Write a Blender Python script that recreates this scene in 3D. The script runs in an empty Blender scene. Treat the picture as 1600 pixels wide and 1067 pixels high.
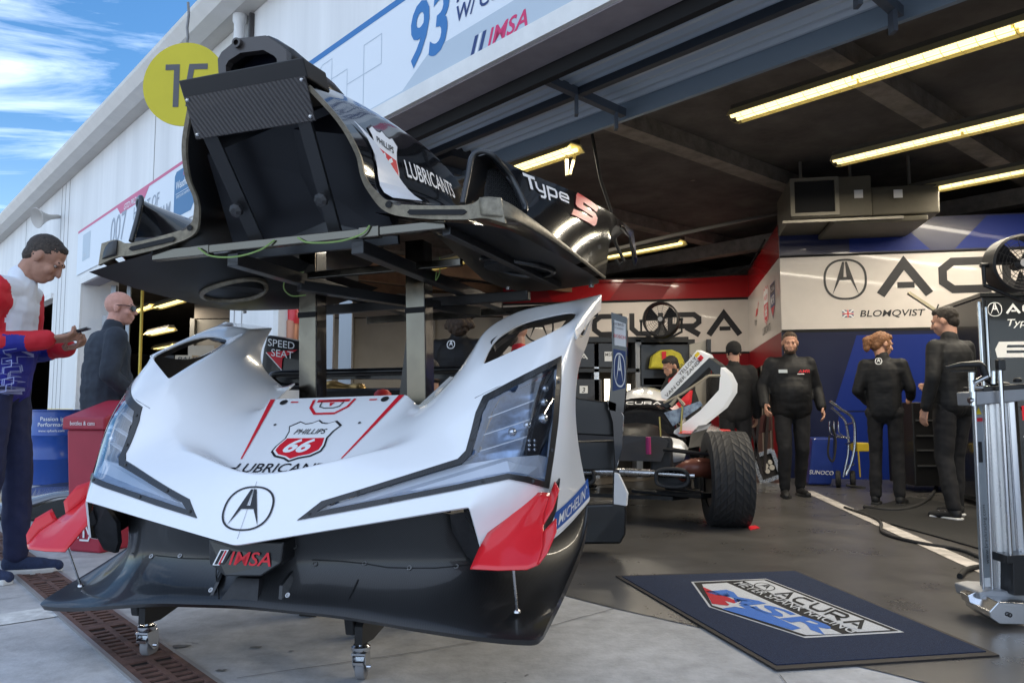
import bpy, bmesh, math, random
from mathutils import Vector as V, Matrix, noise
from mathutils.bvhtree import BVHTree
random.seed(7)
SC = bpy.context.scene
COL = SC.collection
R = math.radians
# ------------------------------------------------------------------ camera
FPX, PITCH, CAMH = 1215.0, R(4.8), 0.95
cam = bpy.data.cameras.new("camera"); camo = bpy.data.objects.new("camera", cam); COL.objects.link(camo)
cam.sensor_width = 36.0; cam.lens = FPX / 1600 * 36; cam.clip_end = 3000; cam.clip_start = 0.05
camo.location = (0, 0, CAMH); camo.rotation_euler = (R(90) + PITCH, 0, 0)
SC.camera = camo
# ------------------------------------------------------------------ sky and sun
SUN_AZ, SUN_EL = R(52), R(34)          # sun stands behind the building
w = bpy.data.worlds.new("World"); SC.world = w; w.use_nodes = True
nt = w.node_tree; N_ = nt.nodes; L_ = nt.links; N_.clear()
def nn(t, nt_=None, **k):
    n = (nt_ or nt).nodes.new(t)
    for a, b in k.items(): setattr(n, a, b)
    return n
sky = nn('ShaderNodeTexSky', sky_type='NISHITA', sun_disc=False, sun_elevation=SUN_EL, sun_rotation=SUN_AZ, altitude=0, air_density=1.0, dust_density=0.6, ozone_density=2.2)
tc = nn('ShaderNodeTexCoord'); sep = nn('ShaderNodeSeparateXYZ'); L_.new(tc.outputs['Generated'], sep.inputs[0])
mz = nn('ShaderNodeMath', operation='MAXIMUM'); mz.inputs[1].default_value = 0.06; L_.new(sep.outputs['Z'], mz.inputs[0])
dv = nn('ShaderNodeVectorMath', operation='DIVIDE'); cz = nn('ShaderNodeCombineXYZ')
for i in range(3): L_.new(mz.outputs[0], cz.inputs[i])
L_.new(tc.outputs['Generated'], dv.inputs[0]); L_.new(cz.outputs[0], dv.inputs[1])
mp = nn('ShaderNodeMapping'); mp.inputs['Rotation'].default_value = (0, 0, R(62)); mp.inputs['Scale'].default_value = (0.8, 1.7, 1); L_.new(dv.outputs[0], mp.inputs[0])
n1 = nn('ShaderNodeTexNoise'); n1.inputs['Scale'].default_value = 1.1; n1.inputs['Detail'].default_value = 9; n1.inputs['Roughness'].default_value = 0.62; n1.inputs['Distortion'].default_value = 0.55
L_.new(mp.outputs[0], n1.inputs['Vector'])
cr = nn('ShaderNodeValToRGB'); cr.color_ramp.elements[0].position = 0.47; cr.color_ramp.elements[1].position = 0.76; L_.new(n1.outputs['Fac'], cr.inputs[0])
hz = nn('ShaderNodeMapRange'); hz.inputs[1].default_value = 0.02; hz.inputs[2].default_value = 0.33; hz.inputs[3].default_value = 0.16; hz.inputs[4].default_value = 0.0; L_.new(sep.outputs['Z'], hz.inputs[0])
mx0 = nn('ShaderNodeMath', operation='MAXIMUM'); L_.new(cr.outputs[0], mx0.inputs[0]); L_.new(hz.outputs[0], mx0.inputs[1])
# bright cloud added out of view behind the camera to raise the ambient light
fill_cloud = nn('ShaderNodeMapRange'); fill_cloud.inputs[1].default_value = 0.25; fill_cloud.inputs[2].default_value = -0.35; fill_cloud.inputs[3].default_value = 0.0; fill_cloud.inputs[4].default_value = 0.6; L_.new(sep.outputs['Y'], fill_cloud.inputs[0])
mx1 = nn('ShaderNodeMath', operation='MAXIMUM'); L_.new(mx0.outputs[0], mx1.inputs[0]); L_.new(fill_cloud.outputs[0], mx1.inputs[1])
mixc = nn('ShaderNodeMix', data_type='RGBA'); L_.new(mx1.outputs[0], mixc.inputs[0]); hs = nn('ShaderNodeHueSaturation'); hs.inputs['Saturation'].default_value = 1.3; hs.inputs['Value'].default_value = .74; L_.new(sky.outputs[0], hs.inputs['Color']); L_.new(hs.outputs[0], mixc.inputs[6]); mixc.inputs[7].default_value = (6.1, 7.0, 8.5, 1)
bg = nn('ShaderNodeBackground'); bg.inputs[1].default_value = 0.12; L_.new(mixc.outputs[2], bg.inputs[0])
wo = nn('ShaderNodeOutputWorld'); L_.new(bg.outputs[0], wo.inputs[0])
sun = bpy.data.lights.new("sun", 'SUN'); sun.energy = 3.5; sun.angle = R(0.5); sun.color = (1, .94, .85)
suno = bpy.data.objects.new("sun", sun); COL.objects.link(suno)
sd = V((math.sin(SUN_AZ) * math.cos(SUN_EL), math.cos(SUN_AZ) * math.cos(SUN_EL), math.sin(SUN_EL)))
suno.rotation_euler = sd.to_track_quat('Z', 'Y').to_euler(); suno.location = sd * 60
SC.view_settings.view_transform = 'Standard'; SC.view_settings.look = 'None'; SC.view_settings.gamma = 1; SC.view_settings.exposure = 1.26
SC.render.engine = 'CYCLES'; SC.cycles.max_bounces = 7; SC.cycles.diffuse_bounces = 3; SC.cycles.glossy_bounces = 4; SC.cycles.use_denoising = True
SC.cycles.sample_clamp_indirect = 6
# ------------------------------------------------------------------ measuring helpers: a photo pixel gives a sight line, its place along it comes from the thing's real size
CP, SP = math.cos(PITCH), math.sin(PITCH)
def ray(u, v):
    x = (u - 800) / FPX; y = (533.5 - v) / FPX
    return V((x, CP - y * SP, SP + y * CP))
EYE = V((0, 0, CAMH))
def PT(u, v, Y): r = ray(u, v); return EYE + r * (Y / r.y)
def GR(u, v, z=0.0): r = ray(u, v); return EYE + r * ((z - CAMH) / r.z)
def plane_hit(u, v, p, n): r = ray(u, v); return EYE + r * ((p - EYE).dot(n) / r.dot(n))
class Frame:
    def __init__(s, O, al, ro=0):
        s.O = V(O); s.M = Matrix.Rotation(-R(al), 3, 'Z') @ Matrix.Rotation(-R(ro), 3, 'Y'); s.Mi = s.M.inverted()
    def w(s, *p): return s.O + s.M @ V(p if len(p) == 3 else p[0])
    def d(s, *p): return s.M @ V(p)
    def at(s, u, v, **k):
        C = s.Mi @ (EYE - s.O); d = s.Mi @ ray(u, v); ax, val = list(k.items())[0]; i = 'abc'.index(ax)
        return C + d * ((val - C[i]) / d[i])
    def loc(s, p): return s.Mi @ (V(p) - s.O)
# wall frame: t along the front wall to the far left, n into the building
TD = V((math.sin(R(-41.5)), math.cos(R(-41.5)), 0)); ND = V((math.cos(R(-41.5)), -math.sin(R(-41.5)), 0))
def WP(t, n, z): return TD * t + ND * n + V((0, 0, z))
def on_wall(u, v, n): r = ray(u, v); p = EYE + r * ((n - EYE.dot(ND)) / r.dot(ND)); return p.dot(TD), p.z
# ------------------------------------------------------------------ materials
MATS = {}
def mat(name, col=(.5, .5, .5), rough=.5, metal=0, coat=0, var=0, vscale=3, bump=0, bscale=40, col2=None, emit=None, estr=0, spec=.5, stretch=None, trans=0, ior=1.45, rvar=0, det=6):
    if name in MATS: return MATS[name]
    m = bpy.data.materials.new(name); m.use_nodes = True; t = m.node_tree; b = t.nodes['Principled BSDF']
    b.inputs['Base Color'].default_value = (*col, 1); b.inputs['Roughness'].default_value = rough; b.inputs['Metallic'].default_value = metal
    b.inputs['Coat Weight'].default_value = coat; b.inputs['Coat Roughness'].default_value = .04; b.inputs['Specular IOR Level'].default_value = spec
    b.inputs['Transmission Weight'].default_value = trans; b.inputs['IOR'].default_value = ior
    if emit: b.inputs['Emission Color'].default_value = (*emit, 1); b.inputs['Emission Strength'].default_value = estr
    tcn = t.nodes.new('ShaderNodeTexCoord'); vec = tcn.outputs['Object']
    if stretch:
        mpn = t.nodes.new('ShaderNodeMapping'); mpn.inputs['Scale'].default_value = stretch; t.links.new(vec, mpn.inputs[0]); vec = mpn.outputs[0]
    if var or rvar:
        nz = t.nodes.new('ShaderNodeTexNoise'); nz.inputs['Scale'].default_value = vscale; nz.inputs['Detail'].default_value = det; nz.inputs['Roughness'].default_value = .65; t.links.new(vec, nz.inputs['Vector'])
        if var:
            rp = t.nodes.new('ShaderNodeValToRGB'); c2 = col2 or tuple(max(0, c * (1 - var)) for c in col); c1 = col if col2 else tuple(min(1, c * (1 + var)) for c in col)
            rp.color_ramp.elements[0].position = .35; rp.color_ramp.elements[1].position = .66
            rp.color_ramp.elements[0].color = (*c2, 1); rp.color_ramp.elements[1].color = (*c1, 1)
            t.links.new(nz.outputs['Fac'], rp.inputs[0]); t.links.new(rp.outputs[0], b.inputs['Base Color'])
        if rvar:
            mr = t.nodes.new('ShaderNodeMapRange'); mr.inputs[1].default_value = .35; mr.inputs[2].default_value = .65; mr.inputs[3].default_value = max(.02, rough - rvar); mr.inputs[4].default_value = min(1, rough + rvar)
            t.links.new(nz.outputs['Fac'], mr.inputs[0]); t.links.new(mr.outputs[0], b.inputs['Roughness'])
    if bump:
        nb = t.nodes.new('ShaderNodeTexNoise'); nb.inputs['Scale'].default_value = bscale; nb.inputs['Detail'].default_value = 4; t.links.new(vec, nb.inputs['Vector'])
        bn = t.nodes.new('ShaderNodeBump'); bn.inputs['Strength'].default_value = bump; bn.inputs['Distance'].default_value = .01; t.links.new(nb.outputs['Fac'], bn.inputs['Height']); t.links.new(bn.outputs[0], b.inputs['Normal'])
    MATS[name] = m; return m
def bsdf(m): return m.node_tree.nodes['Principled BSDF']
def wave_mat(name, base, scale, axis, strength, dist=.01, profile='SIN', **k):
    """a material with regular ribs, quilting or slats as a bump"""
    m = mat(name, **base); t = m.node_tree; tcn = t.nodes.new('ShaderNodeTexCoord'); wv = t.nodes.new('ShaderNodeTexWave'); wv.bands_direction = axis; wv.wave_profile = profile
    wv.inputs['Scale'].default_value = scale; wv.inputs['Distortion'].default_value = k.get('distort', 0); wv.inputs['Detail'].default_value = 2; wv.inputs['Detail Scale'].default_value = k.get('dscale', 1)
    t.links.new(tcn.outputs['Object'], wv.inputs[0]); bn = t.nodes.new('ShaderNodeBump'); bn.inputs['Strength'].default_value = strength; bn.inputs['Distance'].default_value = dist
    t.links.new(wv.outputs['Fac'], bn.inputs['Height']); t.links.new(bn.outputs[0], bsdf(m).inputs['Normal']); return m
def carbon_mat(name, col, rough, coat, scale=260):
    m = mat(name, col, rough, 0, coat); t = m.node_tree; tcn = t.nodes.new('ShaderNodeTexCoord'); ck = t.nodes.new('ShaderNodeTexChecker'); ck.inputs['Scale'].default_value = scale
    ck.inputs[1].default_value = (*[c * 1.7 for c in col], 1); ck.inputs[2].default_value = (*[c * .6 for c in col], 1)
    t.links.new(tcn.outputs['Object'], ck.inputs[0]); t.links.new(ck.outputs[0], bsdf(m).inputs['Base Color']); return m
WHITE_PAINT = mat('white_car_paint', (.80, .815, .84), .22, 0, .8, var=.015, vscale=5)
RED_PAINT = mat('red_paint', (.62, .012, .02), .25, 0, .8)
BLACK_PAINT = mat('black_gloss_paint', (.006, .0065, .008), .12, 0, .9)
CARBON = carbon_mat('carbon_fibre', (.0065, .007, .008), .38, .35); UNDERC = carbon_mat('underside_carbon', (.003, .0032, .0042), .4, .0); bsdf(UNDERC).inputs['Specular IOR Level'].default_value = .25
CARBON_MATT = mat('matt_carbon', (.014, .014, .016), .55, var=.3, vscale=30)
CARBON_EDGE = mat('sanded_carbon_edge', (.20, .175, .13), .42, .35, var=.25, vscale=40)
BLACK_STEEL = mat('black_painted_steel', (.012, .012, .013), .4, 0, .2)
BLACK_MATT = mat('matt_black', (.01, .01, .011), .8)
STEEL = mat('bare_steel', (.15, .135, .11), .20, 1, rvar=.06, vscale=12)
ALU = mat('aluminium', (.62, .62, .63), .28, 1, rvar=.1, vscale=20)
CHROME = mat('zinc_plate', (.70, .72, .75), .18, 1)
RUBBER = mat('rubber', (.02, .02, .021), .75, var=.3, vscale=20, bump=.2, bscale=120)
GREY_RUBBER = mat('grey_rubber', (.22, .22, .23), .6)
INK_BLACK = mat('black_print', (.012, .012, .016), .4); INK_WHITE = mat('white_print', (.78, .79, .80), .4); INK_RED = mat('red_print', (.62, .015, .03), .4)
INK_NAVY = mat('navy_print', (.02, .045, .16), .45); INK_BLUE = mat('blue_print', (.02, .09, .36), .45); INK_YEL = mat('yellow_print', (.75, .55, .02), .45); INK_GREY = mat('grey_print', (.32, .36, .42), .5)
DARK_PLASTIC = mat('dark_plastic', (.02, .02, .022), .45)
# ------------------------------------------------------------------ object helpers
def tag(o, label=None, cat=None, group=None, kind=None):
    for k, v in (('label', label), ('category', cat), ('group', group), ('kind', kind)):
        if v: o[k] = v
    return o
def empty(name, loc, label=None, cat=None, group=None):
    o = bpy.data.objects.new(name, None); COL.objects.link(o); o.location = loc; o.empty_display_size = .1
    return tag(o, label, cat, group)
def link(name, me, parent=None):
    o = bpy.data.objects.new(name, me); COL.objects.link(o)
    if parent is not None:
        o.parent = parent
        if parent.type == 'EMPTY': o.matrix_parent_inverse = Matrix.Translation(-V(parent.location))
    return o
def dup(root, loc, rz=0, label=None, name=None):
    def cp(o, par):
        c = o.copy(); COL.objects.link(c)
        if par is not None: c.parent = par
        for ch in list(o.children): cp(ch, c)
        return c
    c = cp(root, None); c.location = loc; c.rotation_euler = (0, 0, rz)
    if label: c['label'] = label
    return c
class MB:
    def __init__(s): s.v = []; s.f = []; s.m = []
    def add(s, vs, fs, m=0):
        k = len(s.v); s.v += [V(x) for x in vs]; s.f += [[i + k for i in f] for f in fs]; s.m += [m] * len(fs); return s
    def hexa(s, c8, m=0): return s.add(c8, [(0, 3, 2, 1), (4, 5, 6, 7), (0, 1, 5, 4), (1, 2, 6, 5), (2, 3, 7, 6), (3, 0, 4, 7)], m)
    def box(s, c, sx, sy, sz, M=None, m=0):
        c = V(c); M = M or Matrix.Identity(3); h = (sx / 2, sy / 2, sz / 2)
        p = [(-1, -1, -1), (1, -1, -1), (1, 1, -1), (-1, 1, -1), (-1, -1, 1), (1, -1, 1), (1, 1, 1), (-1, 1, 1)]
        return s.hexa([c + M @ V((a * h[0], b * h[1], d * h[2])) for a, b, d in p], m)
    def beam(s, p, q, w, h, up=(0, 0, 1), m=0):
        p, q = V(p), V(q); d = (q - p).normalized(); up = V(up)
        if abs(d.dot(up)) > .99: up = V((1, 0, 0)) if abs(d.x) < .9 else V((0, 1, 0))
        x = d.cross(up).normalized(); y = x.cross(d)
        c = []
        for e in (p, q): c += [e - x * w / 2 - y * h / 2, e + x * w / 2 - y * h / 2, e + x * w / 2 + y * h / 2, e - x * w / 2 + y * h / 2]
        return s.hexa(c, m)
    def tube(s, pts, r, n=10, m=0, cap=True):
        pts = [V(p) for p in pts]; rs = r if isinstance(r, (list, tuple)) else [r] * len(pts); rings = []; px = None
        for i, p in enumerate(pts):
            d = (pts[min(i + 1, len(pts) - 1)] - pts[max(i - 1, 0)]).normalized()
            if px is None: px = d.orthogonal().normalized()
            else: px = (px - d * px.dot(d)); px = px.normalized() if px.length > 1e-5 else d.orthogonal().normalized()
            py = d.cross(px); rings.append([p + (px * math.cos(2 * math.pi * j / n) + py * math.sin(2 * math.pi * j / n)) * rs[i] for j in range(n)])
        vs = [x for rg in rings for x in rg]; fs = [(i * n + j, i * n + (j + 1) % n, (i + 1) * n + (j + 1) % n, (i + 1) * n + j) for i in range(len(pts) - 1) for j in range(n)]
        if cap: fs += [tuple(range(n))[::-1], tuple(range((len(pts) - 1) * n, len(pts) * n))]
        return s.add(vs, fs, m)
    def lathe(s, prof, c, axis=(0, 0, 1), n=24, m=0):
        c = V(c); ax = V(axis).normalized(); x = ax.orthogonal().normalized(); y = ax.cross(x)
        vs = [c + ax * h + (x * math.cos(2 * math.pi * j / n) + y * math.sin(2 * math.pi * j / n)) * max(r, 1e-4) for r, h in prof for j in range(n)]
        fs = [(i * n + j, i * n + (j + 1) % n, (i + 1) * n + (j + 1) % n, (i + 1) * n + j) for i in range(len(prof) - 1) for j in range(n)]
        return s.add(vs, fs, m)
    def prism(s, pts, ext, m=0):
        pts = [V(p) for p in pts]; e = V(ext); n = len(pts)
        return s.add(pts + [p + e for p in pts], [tuple(range(n))[::-1], tuple(range(n, 2 * n))] + [(i, (i + 1) % n, n + (i + 1) % n, n + i) for i in range(n)], m)
    def grid(s, rows, m=0):
        k = len(rows[0]); vs = [p for r in rows for p in r]
        return s.add(vs, [(i * k + j, i * k + j + 1, (i + 1) * k + j + 1, (i + 1) * k + j) for i in range(len(rows) - 1) for j in range(k - 1)], m)
    def build(s, name, mats, parent=None, smooth=None, bevel=0, fix=True):
        me = bpy.data.meshes.new(name); me.from_pydata([tuple(v) for v in s.v], [], s.f)
        mats = mats if isinstance(mats, (list, tuple)) else [mats]
        for x in mats: me.materials.append(x)
        me.polygons.foreach_set('material_index', s.m)
        if fix:
            bm = bmesh.new(); bm.from_mesh(me); bmesh.ops.recalc_face_normals(bm, faces=bm.faces[:]); bm.to_mesh(me); bm.free()
        o = link(name, me, parent)
        if bevel: bv = o.modifiers.new('b', 'BEVEL'); bv.width = bevel; bv.segments = 2; bv.limit_method = 'ANGLE'; bv.angle_limit = R(40)
        if smooth is not None: shade(o, smooth)
        return o
def shade(o, ang=40):
    me = o.data; me.polygons.foreach_set('use_smooth', [True] * len(me.polygons))
    try: me.set_sharp_from_angle(angle=R(ang))
    except Exception: pass
def bake(o):
    """apply modifiers"""
    dg = bpy.context.evaluated_depsgraph_get(); dg.update(); me = bpy.data.meshes.new_from_object(o.evaluated_get(dg)); old = o.data; nm = old.name
    o.modifiers.clear(); o.data = me; bpy.data.meshes.remove(old); me.name = nm; return o
def bvh(*objs):
    vs, fs = [], []
    for o in objs:
        k = len(vs); vs += [v.co.copy() for v in o.data.vertices]; fs += [[i + k for i in p.vertices] for p in o.data.polygons]
    return BVHTree.FromPolygons(vs, fs)
def crv(pts, n=6):
    out = []
    P = [V(p) for p in pts]; P = [P[0] * 2 - P[1]] + P + [P[-1] * 2 - P[-2]]
    for i in range(1, len(P) - 2):
        for j in range(n):
            t = j / n; a, b_, c, d = P[i - 1:i + 3]; out.append(.5 * ((2 * b_) + (c - a) * t + (2 * a - 5 * b_ + 4 * c - d) * t * t + (3 * b_ - a - 3 * c + d) * t ** 3))
    return out + [P[-2]]
# ------------------------------------------------------------------ flat artwork: 2-D items mapped on a plane or a surface
_tx = {}
def text2d(s, size=1, shear=0, bold=0, sx=1, space=1, align='LEFT'):
    key = (s, shear, bold, space)
    if key not in _tx:
        c = bpy.data.curves.new('t', 'FONT'); c.body = s; c.size = 1; c.shear = shear; c.offset = bold; c.space_character = space; c.resolution_u = 3
        o = bpy.data.objects.new('t', c); COL.objects.link(o); dg = bpy.context.evaluated_depsgraph_get(); dg.update()
        me = bpy.data.meshes.new_from_object(o.evaluated_get(dg)); _tx[key] = ([(v.co.x, v.co.y) for v in me.vertices], [tuple(p.vertices) for p in me.polygons])
        bpy.data.objects.remove(o); bpy.data.meshes.remove(me); bpy.data.curves.remove(c)
    vs, fs = _tx[key]
    x0 = min(v[0] for v in vs); x1 = max(v[0] for v in vs)
    off = {'LEFT': x0, 'CENTER': (x0 + x1) / 2, 'RIGHT': x1}[align]
    k = size / .73          # size = cap height
    return [((x - off) * k * sx, y * k) for x, y in vs], fs
def stroke2d(pts, w, closed=False):
    pts = [V((*p, 0)) for p in pts]; n = len(pts); Lp, Rp = [], []
    for i in range(n):
        a = pts[i - 1] if (i > 0 or closed) else None; b = pts[(i + 1) % n] if (i < n - 1 or closed) else None
        d1 = (pts[i] - a).normalized() if a is not None else None; d2 = (b - pts[i]).normalized() if b is not None else None
        d1 = d1 or d2; d2 = d2 or d1; nr = V((-d1.y - d2.y, d1.x + d2.x, 0)).normalized(); k = w / 2 / max(.45, nr.dot(V((-d1.y, d1.x, 0))))
        Lp.append(pts[i] + nr * k); Rp.append(pts[i] - nr * k)
    m = n if closed else n - 1
    return [(p.x, p.y) for p in Lp + Rp], [(i, (i + 1) % n, n + (i + 1) % n, n + i) for i in range(m)]
def poly2d(pts): return list(pts), [tuple(range(len(pts)))]
def rect2d(x0, y0, x1, y1): return poly2d([(x0, y0), (x1, y0), (x1, y1), (x0, y1)])
def ell2d(cx, cy, rx, ry, n=40): return poly2d([(cx + rx * math.cos(2 * math.pi * i / n), cy + ry * math.sin(2 * math.pi * i / n)) for i in range(n)])
def ring2d(cx, cy, rx, ry, w, n=48, p=2.0):
    def se(i, r): c = math.cos(2 * math.pi * i / n); s_ = math.sin(2 * math.pi * i / n); return (r[0] * math.copysign(abs(c) ** (2 / p), c), r[1] * math.copysign(abs(s_) ** (2 / p), s_))
    o = [se(i, (rx, ry)) for i in range(n)]; q = [se(i, (rx - w, ry - w)) for i in range(n)]
    return [(cx + x, cy + y) for x, y in o + q], [(i, (i + 1) % n, n + (i + 1) % n, n + i) for i in range(n)]
def xf(item, s=1, dx=0, dy=0, sx=1, shear=0): vs, fs = item; return [((x * sx + y * shear) * s + dx, y * s + dy) for x, y in vs], fs
def tri_clean(vs, fs, maxlen):
    bm = bmesh.new(); bv = [bm.verts.new((x, y, 0)) for x, y in vs]
    for f in fs:
        try: bm.faces.new([bv[i] for i in f])
        except Exception: pass
    bmesh.ops.triangulate(bm, faces=bm.faces[:], ngon_method='EAR_CLIP')
    for _ in range(5):
        es = [e for e in bm.edges if e.calc_length() > maxlen]
        if not es: break
        bmesh.ops.subdivide_edges(bm, edges=es, cuts=1); bmesh.ops.triangulate(bm, faces=bm.faces[:])
    bm.verts.index_update(); r = ([(v.co.x, v.co.y) for v in bm.verts], [[v.index for v in f.verts] for f in bm.faces]); bm.free(); return r
def plane_map(O, ux, uy, off=.002):
    O, ux, uy = V(O), V(ux).normalized(), V(uy).normalized(); n = ux.cross(uy).normalized()
    return lambda x, y, k=0: O + ux * x + uy * y + n * (off + .0012 * k)
def surf_map(tree, O, ux, uy, off=.0015, back=.6):
    O, ux, uy = V(O), V(ux).normalized(), V(uy).normalized(); n = ux.cross(uy).normalized()
    def f(x, y, k=0):
        p = O + ux * x + uy * y; h = tree.ray_cast(p + n * back, -n)
        if h[0] is None: return p + n * off
        nr = h[1] if h[1].dot(n) > 0 else -h[1]
        return h[0] + nr * (off + .0008 * k)
    return f
def art(name, items, fn, parent=None, maxlen=None):
    """items: (item2d, material, layer)"""
    b = MB(); mats = []
    for it in items:
        (vs, fs), m, k = it[0], it[1], (it[2] if len(it) > 2 else 0)
        if maxlen: vs, fs = tri_clean(vs, fs, maxlen)
        if m not in mats: mats.append(m)
        b.add([fn(x, y, k) for x, y in vs], fs, mats.index(m))
    return b.build(name, mats, parent, fix=False)
def logo_a(m, w=.075, p=2.35):
    L = [(-.11, .90), (-.015, .90), (-.07, .10), (-.25, -.05), (-.60, -.80)]
    return [(ring2d(0, 0, .98, 1.05, w * 1.4, 56, p), m), (poly2d(L), m), (poly2d([(-x, y) for x, y in L][::-1]), m), (poly2d([(-.16, .12), (.16, .12), (.24, -.04), (-.24, -.04)]), m)]
def word_acura(m):
    G_ = {'A': [([(.10, 0), (.74, .9), (1.38, 0)], .24), ([(.55, .27), (1.0, .27)], .17)], 'C': [([(1.34, .89), (.38, .89), (.12, .68), (.12, .32), (.38, .11), (1.34, .11)], .22)],
          'U': [([(.12, 1), (.12, .34), (.36, .11), (1.1, .11), (1.34, .34), (1.34, 1)], .22)], 'R': [([(.12, 0), (.12, .89), (1.12, .89), (1.32, .74), (1.32, .56), (1.12, .40), (.2, .40)], .22), ([(.78, .36), (1.34, 0.02)], .24)]}
    out = []; x = 0
    for ch in 'ACURA':
        for pts, w_ in G_[ch]: out.append(([(px + x, py) for px, py in stroke2d(pts, w_)[0]], stroke2d(pts, w_)[1], m))
        x += 1.62
    return [((a, b), c) for a, b, c in out]
def grp(items, s=1, dx=0, dy=0, sx=1, shear=0, layer=0): return [(xf(i[0], s, dx, dy, sx, shear), i[1], layer) for i in items]
SH = [(0, .5), (.10, .43), (.22, .41), (.35, .47), (.5, .35), (.43, .22), (.40, .05), (.46, -.14), (.46, -.27), (.33, -.38), (.13, -.43), (0, -.5)]
SHIELD = SH + [(-x, y) for x, y in SH[-2:0:-1]]
def shield(k=0):
    lo = [(x * .84, y * .86) for x, y in SHIELD if y < .06]
    return [(poly2d([(x, y) for x, y in SHIELD]), INK_BLACK, k), (poly2d([(x * .93, y * .93) for x, y in SHIELD]), INK_WHITE, k + 1), (poly2d([(x * .86, y * .87) for x, y in SHIELD if y < .06]), INK_RED, k + 2),
            (xf(text2d('66', .30, .2, .035, 1.15, align='CENTER'), 1, -.02, -.28), INK_WHITE, k + 3), (xf(text2d('PHILLIPS', .125, .15, .012, .92, align='CENTER'), 1, 0, .14), INK_BLACK, k + 3)]
# ================================================================== THE PLACE
CONC = mat('concrete', (.40, .40, .41), .75, var=.0, bump=.25, bscale=60)
def concrete_nodes():
    t = CONC.node_tree; b = bsdf(CONC); tcn = t.nodes.new('ShaderNodeTexCoord'); a = t.nodes.new('ShaderNodeTexNoise'); a.inputs['Scale'].default_value = .9; a.inputs['Detail'].default_value = 8; a.inputs['Roughness'].default_value = .7
    c = t.nodes.new('ShaderNodeTexNoise'); c.inputs['Scale'].default_value = 9; c.inputs['Detail'].default_value = 8; c.inputs['Roughness'].default_value = .7
    e = t.nodes.new('ShaderNodeTexNoise'); e.inputs['Scale'].default_value = 5.5; e.inputs['Detail'].default_value = 5; e.inputs['Distortion'].default_value = 1.2
    for x in (a, c, e): t.links.new(tcn.outputs['Object'], x.inputs[0])
    r1 = t.nodes.new('ShaderNodeValToRGB'); r1.color_ramp.elements[0].position = .3; r1.color_ramp.elements[1].position = .68; r1.color_ramp.elements[0].color = (.30, .305, .315, 1); r1.color_ramp.elements[1].color = (.58, .585, .595, 1)
    r2 = t.nodes.new('ShaderNodeValToRGB'); r2.color_ramp.elements[0].position = .3; r2.color_ramp.elements[1].position = .6; r2.color_ramp.elements[0].color = (.72, .72, .72, 1); r2.color_ramp.elements[1].color = (1, 1, 1, 1)
    r3 = t.nodes.new('ShaderNodeValToRGB'); r3.color_ramp.elements[0].position = .70; r3.color_ramp.elements[1].position = .735; r3.color_ramp.elements[0].color = (1, 1, 1, 1); r3.color_ramp.elements[1].color = (.18, .18, .19, 1)
    t.links.new(a.outputs['Fac'], r1.inputs[0]); t.links.new(c.outputs['Fac'], r2.inputs[0]); t.links.new(e.outputs['Fac'], r3.inputs[0])
    m1 = t.nodes.new('ShaderNodeMix'); m1.data_type = 'RGBA'; m1.blend_type = 'MULTIPLY'; m1.inputs[0].default_value = 1; m2 = t.nodes.new('ShaderNodeMix'); m2.data_type = 'RGBA'; m2.blend_type = 'MULTIPLY'; m2.inputs[0].default_value = 1
    t.links.new(r1.outputs[0], m1.inputs[6]); t.links.new(r2.outputs[0], m1.inputs[7]); t.links.new(m1.outputs[2], m2.inputs[6]); t.links.new(r3.outputs[0], m2.inputs[7]); t.links.new(m2.outputs[2], b.inputs['Base Color'])
concrete_nodes()
FLOORM = mat('painted_garage_floor', (.075, .072, .070), .30, var=.14, vscale=2.2, bump=.03, bscale=25, rvar=.035, spec=.5)
WALLW = mat('white_cladding', (.74, .735, .72), .5, var=.085, vscale=2.6, stretch=(1, 1, .07), det=9)
TRIMW = mat('white_trim', (.72, .71, .68), .5, var=.06, vscale=6)
SOFFIT = mat('beige_soffit', (.52, .49, .45), .6, var=.06, vscale=5)
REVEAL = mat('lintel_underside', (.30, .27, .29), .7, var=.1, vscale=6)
YELP = mat('yellow_paint', (.62, .44, .02), .5, var=.12, vscale=5)
CEILM = mat('dark_ceiling', (.12, .108, .10), .9, var=.3, vscale=1.6, bump=.3, bscale=14)
BEAMM = mat('fireproofed_beam', (.25, .22, .19), .95, var=.25, vscale=5, bump=1.0, bscale=22)
INWALL = mat('interior_block_wall', (.26, .22, .19), .9, var=.15, vscale=2, bump=.2, bscale=30)
def sheet(name, pts, z, m):
    b = MB(); b.add([V((p[0], p[1], z)) for p in pts], [tuple(range(len(pts)))]); return b.build(name, m, fix=False)
tag(sheet('ground', [(-1500, -1500), (1500, -1500), (1500, 1500), (-1500, 1500)], 0, CONC), kind='structure')
def strip_pts(t0, t1, n0, n1): return [WP(t0, n0, 0), WP(t0, n1, 0), WP(t1, n1, 0), WP(t1, n0, 0)]
edge = [WP(-12 + i * .25, 2.88 + .02 * math.sin(i * .5) + .008 * math.sin(i * 1.7), 0) for i in range(75)]
tag(sheet('garage_floor', edge + [WP(6.4, 16.8, 0), WP(-12, 16.8, 0)], .004, FLOORM), kind='structure')
tag(sheet('neighbour_garage_floor', strip_pts(6.42, 34, 2.75, 16.8), .004, mat('brown_garage_floor', (.10, .085, .07), .4, var=.25, vscale=2)), kind='structure')
LINEW = mat('worn_white_line_paint', (.60, .61, .60), .6, var=.25, vscale=14)
b = MB()
tag(sheet('painted_line', [WP(4.08, -6, 0), WP(4.08, .86, 0), WP(4.3, .86, 0), WP(4.3, -6, 0)], .004, LINEW), kind='structure')
p0, p1 = GR(1262, 768), GR(1548, 897); dl = (p1 - p0).normalized(); pn = V((dl.y, -dl.x, 0)) * .06
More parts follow.
